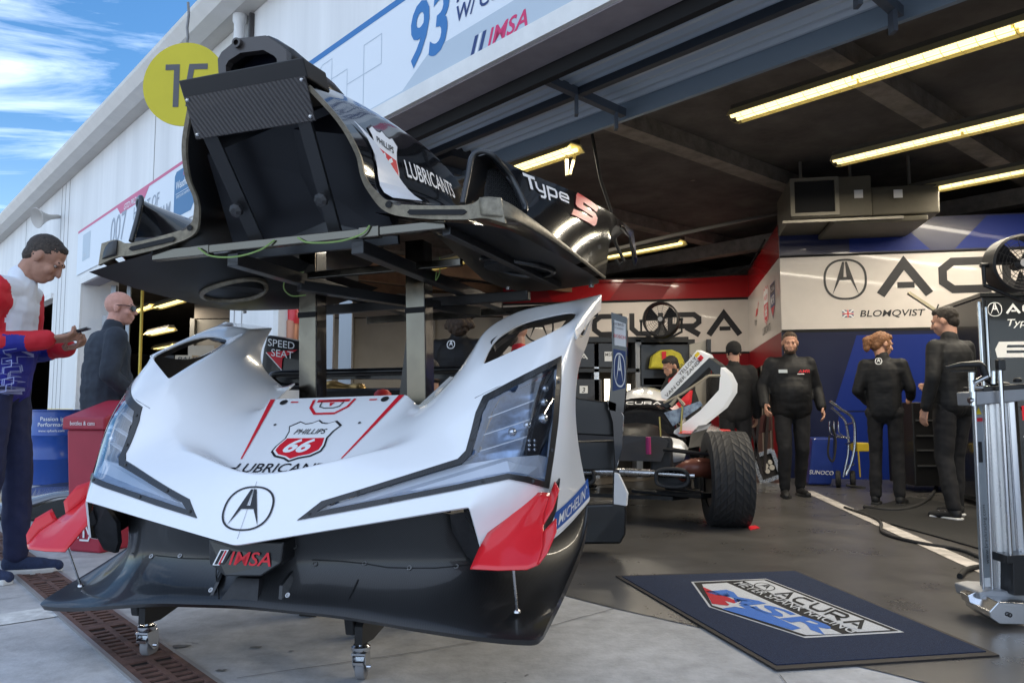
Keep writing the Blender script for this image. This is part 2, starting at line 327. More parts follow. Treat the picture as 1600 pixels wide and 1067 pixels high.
tag(sheet('floor_line', [p0 - pn, p1 - pn, p1 + pn, p0 + pn], .008, mat('floor_line_paint', (.50, .47, .44), .45, var=.3, vscale=9)), kind='structure')
# cracks and joints in the apron
CRK = mat('crack_dark', (.16, .16, .16), .9)
def crack(name, pts, w_):
    P_ = crv(pts, 8); P_ = [p + V((noise.noise(p * 9) * .02, noise.noise(p * 9 + V((5, 0, 0))) * .02, 0)) for p in P_]; b = MB(); n = len(P_); L, R_ = [], []
    for i, p in enumerate(P_):
        d = (P_[min(i + 1, n - 1)] - P_[max(i - 1, 0)]).normalized(); q = V((-d.y, d.x, 0)) * w_ * (.5 + .5 * abs(noise.noise(p * 23))); L.append(V((p.x, p.y, .004)) + q); R_.append(V((p.x, p.y, .004)) - q)
    b.grid([L, R_]); tag(b.build(name, CRK, fix=False), kind='structure')
crack('pavement_joint', [WP(2.75, 1.15, 0), WP(2.55, 1.9, 0), WP(2.5, 2.4, 0), WP(2.5, 2.86, 0)], .004)
crack('pavement_joint', [WP(5.6, 1.1, 0), WP(5.6, 1.8, 0), WP(5.6, 2.6, 0)], .004)
crack('pavement_joint', [WP(4.6, .8, 0), WP(4.9, -.2, 0), WP(4.8, -1.2, 0), WP(5, -3, 0)], .004)
crack('pavement_joint', [WP(1.5, 2.6, 0), WP(.9, 1.9, 0), WP(.7, 1.2, 0)], .003)
OIL = mat('oil_stain', (.10, .10, .10), .5)
for u, v, r_ in ((282, 1010, .028), (400, 1012, .018), (455, 1018, .009), (345, 1048, .014), (830, 1000, .010)):
    c = GR(u, v); b = MB(); b.add([c + V((math.cos(a) * r_ * (1.2 + noise.noise(V((a, u, 0)))), math.sin(a) * r_ * .6 * (1.2 + noise.noise(V((a, v, 3)))), .004)) for a in [i * .35 for i in range(18)]], [tuple(range(18))]); tag(b.build('pavement_stain', OIL, fix=False), kind='structure')
# drain along the apron
dr = empty('drain_channel', WP(3, .97, 0), 'rust brown slotted drain grate let into the concrete along the garage doors', 'drain')
b = MB(); RUST = mat('rusty_grate', (.115, .062, .05), .75, var=.4, vscale=14)
def flat(b, t0, t1, n0, n1, z, m=0): b.add([WP(t0, n0, z), WP(t0, n1, z), WP(t1, n1, z), WP(t1, n0, z)], [(0, 1, 2, 3)], m)
flat(b, -6, 16, .87, 1.07, .004); b.build('trench', mat('trench_dark', (.012, .009, .008), .9), dr, fix=False)
b = MB(); t = -2.0
while t < 13:
    for i in range(9): b.box(WP(t + i * .055, .97, .007), .17, .028, .006, Matrix.Rotation(math.atan2(ND.y, ND.x), 3, 'Z'))
    for o in (.885, .97, 1.055): b.box(WP(t + .24, o, .008), .022, .56, .007, Matrix.Rotation(math.atan2(ND.y, ND.x), 3, 'Z'))
    b.box(WP(t + .53, .97, .0075), .19, .06, .007, Matrix.Rotation(math.atan2(ND.y, ND.x), 3, 'Z'))
    t += .58
b.build('grate', RUST, dr)
b = MB()
for o in (.865, 1.075): b.box(WP(5, o, .004), .018, 22, .014, Matrix.Rotation(math.atan2(ND.y, ND.x), 3, 'Z'))
b.build('rail', mat('drain_rail', (.33, .32, .32), .5, .6), dr)
# ------------------------------------------------------------------ garage building
NW = 2.6
bd = empty('garage_building', WP(6, 3, 0), 'long white garage block with open roller doors and white eaves', 'building')
MW = Matrix.Rotation(math.atan2(ND.y, ND.x), 3, 'Z')      # local x = into building, y = along wall
def wbox(b, t0, t1, n0, n1, z0, z1, m=0): b.box(WP((t0 + t1) / 2, (n0 + n1) / 2, (z0 + z1) / 2), abs(n1 - n0), abs(t1 - t0), z1 - z0, MW, m)
HD = 2.80; HL = 2.65
b = MB()
wbox(b, -9, 5.75, NW, NW + .16, HD, 4.33)                 # over the main door
wbox(b, 5.75, 6.62, NW, NW + .45, 0.0, 4.33)              # pier between the doors
wbox(b, 6.62, 11.83, NW, NW + .16, HL, 4.33)
wbox(b, 11.83, 13.7, NW, NW + .45, 0, 4.33)
wbox(b, 13.7, 19, NW, NW + .16, HL, 4.33); wbox(b, 19, 60, NW, NW + .45, 0, 4.33)
wbox(b, -14, -9, NW, NW + .45, 0, 4.33)
b.build('front_wall', WALLW, bd)
for t in (6.36, 6.62 - .1, 8.9, 12.9, 13.16, 13.4, 16.2, 20, 24, 28): b = MB(); wbox(b, t - .006, t + .006, NW - .004, NW + .01, 2.85 if 6.7 < t < 11.8 or 13.7 < t < 19 else .9, 4.33); b.build('cladding_seam', mat('seam_grey', (.30, .29, .28), .7), bd)  # grey joint strips between the cladding sheets
b = MB(); wbox(b, 5.76, 6.61, NW - .006, NW + .1, 0, .92); wbox(b, 11.84, 13.69, NW - .006, NW + .1, 0, .92); wbox(b, 19, 40, NW - .006, NW + .1, 0, .92)
b.build('yellow_base', YELP, bd)
b = MB(); wbox(b, -9, 5.75, NW - .03, NW, HD - .02, HD + .075); wbox(b, 6.62, 11.95, NW - .03, NW, HL - .02, HL + .06); wbox(b, 11.83, 11.95, NW - .03, NW, .0, HL - .02); wbox(b, 13.7, 19, NW - .03, NW, HL - .02, HL + .06)
wbox(b, 5.66, 5.75, NW + .0, NW + .3, 0, HD - .02)
b.build('door_trim', TRIMW, bd)
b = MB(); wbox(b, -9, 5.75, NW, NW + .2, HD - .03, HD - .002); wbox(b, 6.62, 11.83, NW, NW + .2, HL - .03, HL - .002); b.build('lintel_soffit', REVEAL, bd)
b = MB(); wbox(b, -14, 60, 2.46, NW - .002, 4.33, 4.40); b.build('soffit', SOFFIT, bd)
b = MB()
for t0, t1 in ((-14, 60),):
    prof = [(2.46, 4.325), (2.33, 4.35), (2.26, 4.44), (2.25, 4.47), (2.27, 4.475), (2.46, 4.47)]
    b.prism([WP(t0, n, z) for n, z in prof], WP(t1 - t0, 0, 0))
b.build('gutter', mat('gutter_white', (.66, .64, .60), .45, var=.05, vscale=4), bd)
b = MB(); b.hexa([WP(-14, 2.44, 4.47), WP(60, 2.44, 4.47), WP(60, 17.2, 5.0), WP(-14, 17.2, 5.0), WP(-14, 2.44, 4.53), WP(60, 2.44, 4.53), WP(60, 17.2, 5.06), WP(-14, 17.2, 5.06)]); b.build('roof', mat('metal_roof', (.55, .55, .55), .4, .3), bd)
b = MB(); wbox(b, -13.5, 50, 2.78, 17, 4.12, 4.2); b.build('ceiling', CEILM, bd)
b = MB(); wbox(b, -14, 60, 17, 17.2, 0, 4.9); wbox(b, -14.2, -14, 2.6, 17.2, 0, 4.9); wbox(b, 60, 60.2, 2.6, 17.2, 0, 4.9); b.build('rear_wall', INWALL, bd)
for t in (-7.2, -4.4, -1.9, .55, 3.05, 5.35, 8.2, 10.4, 12.6, 15, 17.5, 20): 
    b = MB(); wbox(b, t - .12, t + .12, 2.9, 16.9, 3.93, 4.12); b.build('ceiling_beam', BEAMM, bd)
for n in (12.2, 14.6): b = MB(); wbox(b, -9, 20, n - .12, n + .12, 3.7, 3.93); b.build('ceiling_girder', BEAMM, bd)
# ridged lower corner pipes near the air handler
pr = empty('ceiling_pipes', PT(1180, 270, 11), 'grey lagged pipes bending down under the garage ceiling beside the air handler', 'pipes')
for i in range(4):
    p = PT(1168 + i * 16, 262, 11.2 + .12 * i); b = MB(); b.tube([p + V((0, .6, .5)), p + V((0, .15, .5)), p + V((0, 0, .42)), p, p + V((-.5, -.3, -.24)), p + V((-.95, -.5, -.3))], .05, 8); b.build('pipe', BEAMM, pr, smooth=60)
# overhead sectional door, open under the ceiling
sd_ = empty('sectional_door', WP(1, 3.2, 2.8), 'blue grey ribbed sectional garage door rolled up flat overhead', 'garage door')
DOORM = wave_mat('ribbed_door_panel', dict(col=(.50, .57, .64), rough=.42, metal=.2), 1, 'X', 0, 0)
n0, z0 = 2.80, 2.86
for k in range(2):
    b = MB(); na = n0 + .02 + k * .42; nb = na + .40
    prof = []
    for i in range(21):
        n = na + (nb - na) * i / 20; prof.append((n, 2.80 + .035 * k + (.022 if i % 4 in (1, 2) else 0)))
    lo = [WP(-9, n, z) for n, z in prof]; hi = [WP(5.6, n, z) for n, z in prof]
    b.grid([lo, hi]); b.grid([[p + V((0, 0, .05)) for p in lo], [p + V((0, 0, .05)) for p in hi]]); b.build('door_panel', DOORM, sd_)
b = MB(); wbox(b, -9, 5.6, 3.645, 3.675, 2.73, 2.88); b.build('bottom_rail', mat('door_rail_blue', (.22, .28, .34), .4, .3), sd_)
b = MB(); wbox(b, -9, 5.6, 2.815, 2.86, 2.7, 2.78); b.build('seal', BLACK_MATT, sd_)
b = MB(); wbox(b, -9, 5.6, 3.19, 3.235, 2.755, 2.80); b.build('stiffener', mat('door_dark', (.035, .045, .06), .5, .3), sd_)
for t in (4.7, 3.05, 1.4, -.3, -2, -3.8):
    b = MB(); b.beam(WP(t, 2.95, 2.79), WP(t, 3.62, 2.76), .045, .05); b.beam(WP(t, 3.2, 2.78), WP(t, 3.2, 2.64), .05, .02); b.beam(WP(t, 3.55, 2.78), WP(t, 3.55, 2.64), .05, .02); b.build('hinge', mat('hinge_grey', (.10, .12, .15), .5, .5), sd_)
b = MB(); b.beam(WP(5.5, 2.95, 0), WP(5.5, 2.95, 2.75), .05, .07); b.beam(WP(5.42, 3.05, 0), WP(5.42, 3.05, 2.75), .03, .1); b.build('track', mat('track_steel', (.30, .33, .36), .4, .7), sd_)
b = MB(); b.box(WP(4.7, 3.5, 2.84), .3, .5, .12, MW); b.tube([WP(5.3, 3.0, 2.72), WP(4.4, 3.0, 2.72)], .035, 10); b.build('spring_drum', mat('drum_dark', (.05, .05, .055), .5, .6), sd_)
# neighbour door tracks
nd = empty('neighbour_door_track', WP(11.7, 2.9, 0), 'grey steel door track with a yellow strap inside the left garage jamb', 'door track')
b = MB(); b.beam(WP(11.65, 2.95, 0), WP(11.65, 2.95, 2.62), .06, .07); b.beam(WP(11.5, 3.1, 0), WP(11.5, 3.1, 2.62), .03, .05); b.build('rail', mat('track_steel'), nd)
b = MB(); b.beam(WP(11.2, 3.2, .2), WP(11.25, 3.2, 2.6), .05, .02); b.build('strap', mat('yellow_strap', (.65, .5, .08), .6), nd)
b = MB(); b.lathe([(0.001, -.14), (.1, -.14), (.1, .14), (.001, .14)], WP(11.6, 2.9, 2.05)); b.build('motor_drum', mat('motor_grey', (.35, .36, .37), .5, .3), nd, smooth=40)
# ------------------------------------------------------------------ things fixed to the front wall
FW = lambda t0, n=NW - .012: (lambda x, y, k=0: WP(-x + t0, n - .0015 * k, y))   # x runs to the right along the wall as seen
BANBG = mat('banner_white', (.72, .76, .80), .45); BANGREY = mat('banner_grey', (.47, .54, .60), .45)
bn = empty('wall_banner', WP(3, NW, 3.1), 'white team banner numbered 93 over the main garage door', 'banner')
fm = FW(0)
art('banner_face', [(rect2d(-6, 2.875, 6, 3.52), BANBG, 0), (poly2d([(-5.4, 2.876), (-3.95, 2.90), (-3.72, 3.02), (-3.66, 3.05), (-2.3, 3.07), (-2.2, 2.98), (-1.0, 2.95), (4, 2.95), (4, 2.876)]), BANGREY, 1), (rect2d(-6, 3.475, 6, 3.52), mat('banner_blue', (.035, .17, .42), .45), 1)]
    + [(stroke2d(p, .006), BANGREY, 1) for p in ([(-4.86, 3.05), (-4.86, 3.27), (-4.64, 3.27), (-4.64, 3.05), (-4.86, 3.05)], [(-4.64, 3.05), (-4.64, 2.93), (-4.42, 2.93), (-4.42, 3.16), (-4.64, 3.16)], [(-4.42, 3.16), (-4.42, 3.36), (-4.2, 3.36), (-4.2, 3.16), (-4.42, 3.16)], [(-5.2, 2.93), (-5.2, 3.3), (-5.0, 3.42), (-4.86, 3.42), (-4.86, 2.95)])], fm, bn)
art('banner_lettering', [(xf(text2d('93', .39, .18, .02, .8), 1, -3.86, 3.02), mat('banner_blue'), 2), (xf(text2d('ACURA', .095, .15, .014, 1.0), 1, -3.40, 3.36), INK_NAVY, 2), (xf(text2d('MEYER SHANK RACING', .095, .15, .014, 1.0), 1, -3.40, 3.245), INK_NAVY, 2), (xf(text2d('W/ CURB-AGAJANIAN', .095, .15, .014, 1.0), 1, -3.40, 3.13), INK_NAVY, 2),
    (poly2d([(-3.27, 2.885), (-3.24, 2.885), (-3.2, 2.985), (-3.23, 2.985)]), INK_NAVY, 2), (poly2d([(-3.23, 2.885), (-3.21, 2.885), (-3.17, 2.985), (-3.19, 2.985)]), INK_WHITE, 2), (poly2d([(-3.20, 2.885), (-3.17, 2.885), (-3.13, 2.985), (-3.16, 2.985)]), INK_NAVY, 2), (xf(text2d('IMSA', .095, .3, .018, 1.15), 1, -3.12, 2.887), mat('banner_pink', (.62, .03, .13), .45), 2),
    (xf(text2d('ROLEX', .06, 0, 0, 1.0), 1, -5.17, 3.20), INK_GREY, 2), (poly2d([(-5.07, 3.29), (-5.12, 3.37), (-5.08, 3.33), (-5.055, 3.39), (-5.03, 3.33), (-4.99, 3.37), (-5.02, 3.29)]), INK_GREY, 2)], fm, bn)
bn2 = empty('wall_banner', WP(9, NW, 3.1), 'pale team banner numbered 007 with a pink top stripe on the left wall', 'banner')
PINK = mat('banner_rose', (.60, .12, .22), .45)
art('banner_face', [(rect2d(-12.2, 2.79, -6.75, 3.40), BANBG, 0), (rect2d(-12.2, 3.385, -6.75, 3.42), PINK, 1), (poly2d([(-10.25, 3.386), (-10.1, 3.28), (-9.15, 3.28), (-9.0, 3.386)]), PINK, 1), (poly2d([(-8.15, 2.86), (-8.15, 3.30), (-8.1, 3.34), (-7.4, 3.34), (-7.4, 3.06), (-7.65, 2.86)]), mat('banner_steel_blue', (.06, .17, .33), .45), 1)], fm, bn2)
art('banner_lettering', [(xf(text2d('GTD PRO', .07, .3, .012, 1.2), 1, -9.95, 3.30), INK_WHITE, 2), (xf(text2d('007', .36, .12, .0, .9), 1, -10.5, 2.95), INK_GREY, 2), (xf(text2d('HEART OF', .145, .1, .008, 1.0), 1, -9.55, 3.11), INK_GREY, 2), (xf(text2d('RACING TEAM', .145, .1, .008, 1.0), 1, -9.55, 2.93), INK_GREY, 2), (xf(text2d('WeatherTech', .085, .1, .012, .9), 1, -8.1, 3.15), INK_WHITE, 2), (xf(text2d('IMSA', .06, .3, .01, 1), 1, -7.9, 3.26), PINK, 2),
    (rect2d(-8.1, 3.10, -7.45, 3.105), INK_WHITE, 2), (xf(text2d('SPORTSCAR CHAMPIONSHIP', .03, 0, 0, .9), 1, -8.08, 3.055), INK_WHITE, 2), (rect2d(-11.9, 2.95, -11.5, 3.32), BANGREY, 1), (xf(text2d('ROLEX', .05, 0, 0, .7), 1, -11.85, 3.0), INK_WHITE, 2)], fm, bn2)
# round garage number hung from the eave
rs = empty('round_number_sign', WP(6.6, 2.2, 3.75), 'round yellow garage number sign hung from the gutter on a short chain', 'sign')
sc = WP(6.66, 2.17, 3.685); ax = (WP(6.66, 2.17, 0) * -1).normalized(); ax = Matrix.Rotation(R(-27), 3, 'Z') @ ax; ax.z = 0; ax.normalize(); ux = V((0, 0, 1)).cross(ax).normalized()
b = MB(); b.lathe([(0.001, 0), (.365, 0), (.365, .012), (.001, .012)], sc, ax, 64); b.build('disc', mat('sign_yellow', (.50, .43, .010), .45, var=.03), rs, smooth=30)
art('number', [(stroke2d([(-.17, .15), (-.07, .15), (-.07, -.20)], .05), mat('sign_grey_print', (.075, .075, .085), .5), 1), (stroke2d([(.20, .15), (.06, .15), (.04, .01), (.13, .03), (.19, -.03), (.19, -.12), (.12, -.19), (.02, -.17)], .05), mat('sign_grey_print'), 1)], plane_map(sc + ax * .012, ux, (0, 0, 1)), rs)
b = MB(); b.tube([sc + V((0, 0, .34)), sc + V((0.01, 0, .42)), sc + V((0, 0, .5)), sc + V((.01, 0, .62)), sc + V((0, 0, .73))], .012, 6); b.build('chain', mat('chain', (.2, .2, .2), .5, .8), rs)
# downpipe, horn
dp = empty('downpipe', WP(6.42, 2.52, 3.4), 'white round downpipe dropping from the soffit behind the black engine cover', 'downpipe')
b = MB(); b.lathe([(.06, 4.33), (.06, 4.27), (.048, 4.25), (.048, 3.1)], WP(6.42, 2.53, 0), n=18); b.build('pipe', mat('downpipe_white', (.70, .70, .69), .4), dp, smooth=35)
b = MB(); wbox(b, 6.27, 6.30, 2.56, 2.598, 3.1, 4.31); b.build('conduit', mat('conduit_dark', (.05, .045, .045), .6), dp)
hs = empty('horn_loudspeaker', WP(13.6, 2.4, 3.85), 'beige horn loudspeaker bolted high on the far left wall', 'loudspeaker')
hc = PT(70, 340, 11.6); ha = V((-.45, -.8, -.25)).normalized()
b = MB(); b.lathe([(.03, -.22), (.04, -.08), (.07, .0), (.13, .09), (.155, .12), (.148, .125), (.115, .09), (.04, .02), (0.001, .0)], hc, ha, 28); b.build('horn', mat('horn_beige', (.45, .43, .40), .5), hs, smooth=50)
b = MB(); b.tube([hc - ha * .2, hc - ha * .3 + V((.12, .15, .03)), hc - ha * .3 + V((.3, .3, .05))], .022, 8); b.build('bracket', mat('horn_bracket', (.5, .5, .5), .5, .3), hs)
# ------------------------------------------------------------------ inner display walls: 11 degrees off the view axis
IX = V((math.cos(R(-11)), math.sin(R(-11)), 0)); IY = V((math.sin(R(11)), math.cos(R(11)), 0)); IC = V((3.66, 10.5, 0))
IB = IC + IY * 4.07
P_WHITE = mat('panel_white_gloss', (.66, .61, .57), .30, 0, .25, var=.05, vscale=2); P_RED = mat('panel_red_gloss', (.36, .008, .012), .22, 0, .4); P_REDD = mat('panel_dark_red', (.22, .005, .01), .4, 0, .05, spec=.25)
P_NAVY = mat('panel_navy_gloss', (.008, .012, .045), .4, 0, .05, spec=.25); P_BLUE = mat('panel_blue_gloss', (.007, .024, .19), .4, 0, .05, spec=.25)
ZB, ZT = 1.97, 2.99
def wallpanel(b, o, dx, x0, x1, z0, z1, th, m): 
    nrm = V((-dx.y, dx.x, 0)); c = [o + dx * x0, o + dx * x1, o + dx * x1 + nrm * th, o + dx * x0 + nrm * th]
    b.hexa([p + V((0, 0, z0)) for p in c] + [p + V((0, 0, z1)) for p in c], m)
rw = empty('display_wall', IC, 'white display wall with big black car maker lettering over glossy navy and blue panels on the right', 'display wall')
b = MB(); wallpanel(b, IC, IX, 0, 6.5, ZB + .02, ZT, .06, 0); b.build('white_panel', P_WHITE, rw)
b = MB(); wallpanel(b, IC, IX, 0, 6.5, ZT, 3.46, .06, 0); b.build('blue_header', mat('panel_header_blue', (.005, .010, .06), .3, 0, .2), rw)
b = MB(); wallpanel(b, IC, IX, 0, 6.5, 0.0, ZB, .06, 0); b.build('navy_panel', P_NAVY, rw)
imap = plane_map(IC, IX, (0, 0, 1), .003)
art('panel_shapes', [(poly2d([(.62, .9), (.95, 1.9), (3.0, 1.9), (2.55, .9)]), P_BLUE, 0), (poly2d([(.55, 0), (.7, .88), (1.5, .88), (1.3, 0)]), P_BLUE, 0), (rect2d(0, ZB - .02, 6.5, ZB + .02), BLACK_MATT, 1), (rect2d(0, ZT - .015, 6.5, ZT + .015), BLACK_MATT, 1), (poly2d([(.9, 3.02), (1.9, 3.02), (1.5, 3.44), (.9, 3.44)]), P_BLUE, 0), (poly2d([(2.2, 3.02), (3.1, 3.02), (3.5, 3.44), (2.6, 3.44)]), P_BLUE, 0)], imap, rw)
art('wall_lettering', grp(logo_a(INK_BLACK), .265, .83, 2.655, 1.06, layer=1) + grp(word_acura(INK_BLACK), .47, 1.22, 2.43, 1.0, layer=1) + [(xf(text2d('BLOMQVIST', .09, .2, .012, 1.2), 1, 1.0, 2.145), INK_BLACK, 1), (stroke2d([(1.90, 2.1), (1.97, 2.29)], .018), INK_BLACK, 1)]
    + [(rect2d(.78, 2.14, .92, 2.24), INK_NAVY, 1), (stroke2d([(.78, 2.14), (.92, 2.24)], .02), INK_WHITE, 2), (stroke2d([(.78, 2.24), (.92, 2.14)], .02), INK_WHITE, 2), (rect2d(.835, 2.14, .865, 2.24), INK_WHITE, 3), (rect2d(.78, 2.178, .92, 2.202), INK_WHITE, 3), (rect2d(.842, 2.14, .858, 2.24), INK_RED, 4), (rect2d(.78, 2.183, .92, 2.197), INK_RED, 4)]
    + [(rect2d(2.03, 2.14 + .1 * i / 7, 2.19, 2.14 + .1 * (i + 1) / 7), INK_RED if i % 2 == 0 else INK_WHITE, 1) for i in range(7)] + [(rect2d(2.03, 2.185, 2.10, 2.24), INK_NAVY, 2)], imap, rw)
sw = empty('display_wall', IC + IY * 2, 'narrow red and white display wall of sponsor logos at the inner corner', 'display wall')
b = MB(); wallpanel(b, IB, -IY, 0, 4.0, ZB, ZT, .05, 0); b.build('white_panel', P_WHITE, sw)
b = MB(); wallpanel(b, IB, -IY, 0, 4.0, ZT + .002, 3.46, .05, 0); b.build('red_header', P_RED, sw)
b = MB(); wallpanel(b, IB, -IY, 0, 4.0, 1.62, ZB - .002, .05, 0); wallpanel(b, IB, -IY, 2.9, 3.99, 0, 1.62, .05, 0); wallpanel(b, IB, -IY, 0, .9, 0, 1.62, .05, 0); b.build('red_skirt', P_REDD, sw)
b = MB(); wallpanel(b, IB, -IY, .9, 2.9, 0, .55, .04, 0); b.build('counter', mat('counter_brown', (.10, .07, .06), .5), sw)
b = MB()
for x in (.93, 1.9, 2.87): b.beam(IB - IY * x, IB - IY * x + V((0, 0, 1.62)), .05, .05)
b.build('door_frame', mat('door_frame_beige', (.32, .28, .24), .5), sw)
smap = plane_map(IB, -IY, (0, 0, 1), .004)
art('sponsor_logos', [(xf(i[0], .62, 2.55, 2.52), (INK_RED if i[1] is INK_BLACK else i[1]), i[2]) for i in shield(0)] + [(poly2d([(3.05, 2.75), (3.55, 2.75), (3.55, 2.42), (3.3, 2.22), (3.05, 2.42)]), INK_NAVY, 0), (rect2d(3.08, 2.6, 3.52, 2.73), INK_BLACK, 1), (xf(text2d('ACURA', .07, 0, .006, 1.3), 1, 3.1, 2.63), INK_WHITE, 2), (xf(text2d('MSR', .13, .2, .01, 1.2), 1, 3.1, 2.44), INK_WHITE, 2), (poly2d([(3.1, 2.4), (3.3, 2.26), (3.5, 2.4)]), INK_RED, 1), (xf(text2d('LUBRICANTS', .12, 0, .006, 1.0), 1, 2.05, 2.09), INK_BLACK, 1), (xf(text2d('Vida', .12, .2, .006, 1.1), 1, 1.0, 2.35), INK_BLACK, 1), (poly2d([(1.15, 2.5), (1.3, 2.62), (1.5, 2.6), (1.35, 2.5)]), INK_RED, 1), (stroke2d([(1.4, 2.52), (1.62, 2.7)], .04), INK_RED, 1)], smap, sw)
bw = empty('display_wall', IB - IX * 2, 'white and red display wall with big black lettering at the back behind the race car', 'display wall')
b = MB(); wallpanel(b, IB, IX, -4.7, 0, ZB, ZT, .06, 0); b.build('white_panel', P_WHITE, bw)
b = MB(); wallpanel(b, IB, IX, -4.7, 0, ZT, 3.42, .06, 0); b.build('red_header', P_RED, bw)
b = MB(); wallpanel(b, IB, IX, -4.7, 0, 0, ZB, .06, 0); b.build('red_skirt', P_REDD, bw)
bmap = plane_map(IB, IX, (0, 0, 1), .003)
art('panel_shapes', [(rect2d(-4.7, ZT - .03, 0, ZT + .015), BLACK_MATT, 1), (rect2d(-4.7, ZB - .03, 0, ZB + .01), BLACK_MATT, 1), (poly2d([(-3.7, ZT + .02), (-3.9, 3.41), (-4.7, 3.41), (-4.7, ZT + .02)]), P_REDD, 0), (poly2d([(-1.6, ZT + .02), (-1.3, 3.41), (-2.3, 3.41), (-2.6, ZT + .02)]), P_REDD, 0)], bmap, bw)
art('wall_lettering', grp(logo_a(INK_BLACK), .29, -3.98, 2.52, 1.05, layer=1) + grp(word_acura(INK_BLACK), .445, -3.66, 2.30, 1.0, layer=1), bmap, bw)
# grey partition at the back left
gp = empty('partition_wall', PT(650, 600, 15.4), 'grey panelled partition wall seen between the black steel posts', 'partition')
GREYP = mat('partition_grey', (.26, .24, .21), .6, var=.08, vscale=2); TANP = mat('partition_header', (.22, .19, .16), .7)
pa, pb = PT(300, 600, 16.0), PT(805, 600, 15.6); pa.z = pb.z = 0; dx = (pb - pa).normalized(); Lp = (pb - pa).length
for i in range(4):
    b = MB(); wallpanel(b, pa, dx, Lp * i / 4 + .02, Lp * (i + 1) / 4 - .02, 0, 2.75, .05, 0); b.build('panel', GREYP, gp)
b = MB(); wallpanel(b, pa, dx, 0, Lp, 2.77, 3.25, .05, 0); b.build('header', TANP, gp)
b = MB()
for i in range(5): b.beam(pa + dx * (Lp * i / 4) + V((0, -.05, 0)), pa + dx * (Lp * i / 4) + V((0, -.05, 2.76)), .09, .09)
b.build('post', mat('partition_post', (.24, .23, .21), .5), gp)
# ------------------------------------------------------------------ fluorescent lights
TUBE = mat('lit_tube', (1, .9, .6), .5, emit=(1.0, .84, .34), estr=.95); FIX = mat('light_housing', (.70, .60, .32), .5); FIXD = mat('light_top', (.10, .09, .07), .6)
LT = []
def fluo(name_t, t0, t1, n, z):
    e = empty('fluorescent_light', WP((t0 + t1) / 2, n, z), None, 'light', 'fluorescent lights under the garage ceiling')
    b = MB(); c = lambda t, dn, dz: WP(t, n + dn, z + dz)
    b.prism([c(t0, -.14, .0), c(t0, -.08, .07), c(t0, .08, .07), c(t0, .14, .0), c(t0, .125, 0), c(t0, .07, .055), c(t0, -.07, .055), c(t0, -.125, 0)], WP(t1 - t0, 0, 0)); b.build('housing', FIX, e)
    b = MB(); wbox(b, min(t0, t1), max(t0, t1), n - .06, n + .06, z + .072, z + .12); b.build('ballast_cover', FIXD, e)
    for dn in (-.05, .05):
        k = max(1, round(abs(t1 - t0) / 1.25))
        for i in range(k):
            ta = t0 + (t1 - t0) * i / k; tb = t0 + (t1 - t0) * (i + .97) / k; b = MB(); b.tube([c(ta, dn, .022), c(tb, dn, .022)], .024, 8); b.build('tube', TUBE, e)
    b = MB(); m = int(abs(t1 - t0) / .12)
    for i in range(m + 1):
        t = t0 + (t1 - t0) * i / m; b.tube([c(t, -.1, 0), c(t, -.07, -.025), c(t, 0, -.035), c(t, .07, -.025), c(t, .1, 0)], .0022, 4)
    for dn, dz in ((-.07, -.025), (0, -.035), (.07, -.025)): b.tube([c(t0, dn, dz), c(t1, dn, dz)], .0022, 4)
    b.build('wire_guard', mat('guard_wire', (.4, .35, .2), .4, .8), e)
    ld = bpy.data.lights.new('lamp', 'AREA'); ld.shape = 'RECTANGLE'; ld.size = abs(t1 - t0) * .98; ld.size_y = .15; ld.energy = 13 * abs(t1 - t0); ld.color = (1.0, .90, .74); lo_ = bpy.data.objects.new('lamp', ld); COL.objects.link(lo_)
    lo_.location = WP((t0 + t1) / 2, n, z - .045); lo_.rotation_euler = (0, 0, math.atan2(TD.y, TD.x)); lo_.parent = e; lo_.matrix_parent_inverse = Matrix.Translation(-V(e.location))
    LT.append(e); e['label'] = name_t; return e
fluo('longest lit strip light in a wire guard nearest the overhead door at upper right', 3.91, -3.0, 6.23, 3.62)
fluo('second lit strip light back from the overhead door at the right', 3.91, -1.2, 8.22, 3.62)
fluo('third lit strip light over the white display wall on the right', 3.87, 1.0, 10.15, 3.62)
fluo('short lit strip light beside the tail of the black engine cover', 9.3, 7.58, 10.45, 3.62)
fluo('lit strip light end showing under the overhead door above the black engine cover', 6.6, 5.35, 5.6, 3.55)
for lb, (u, v, Y) in (('lit strip light seen just right of the left stand post', (528, 452, 12.5)), ('lit strip light seen just right of the right stand post', (705, 412, 11.0))):
    p = PT(u, v, Y); fluo(lb, p.dot(TD) + .7, p.dot(TD) - .5, p.dot(ND), p.z)
for lb, (u, v, Y) in (('upper lit strip light above the bald man in the left garage', (265, 476, 16)), ('middle lit strip light in the left garage beside the bald man', (250, 520, 18)), ('lowest lit strip light seen through the white fender opening', (258, 543, 21)), ('distant lit strip light by the bald man at the left garage door', (222, 484, 18))):
    p = PT(u, v, Y); fluo(lb, p.dot(TD) + .8, p.dot(TD) - .8, p.dot(ND), max(2.5, min(3.7, p.z)))
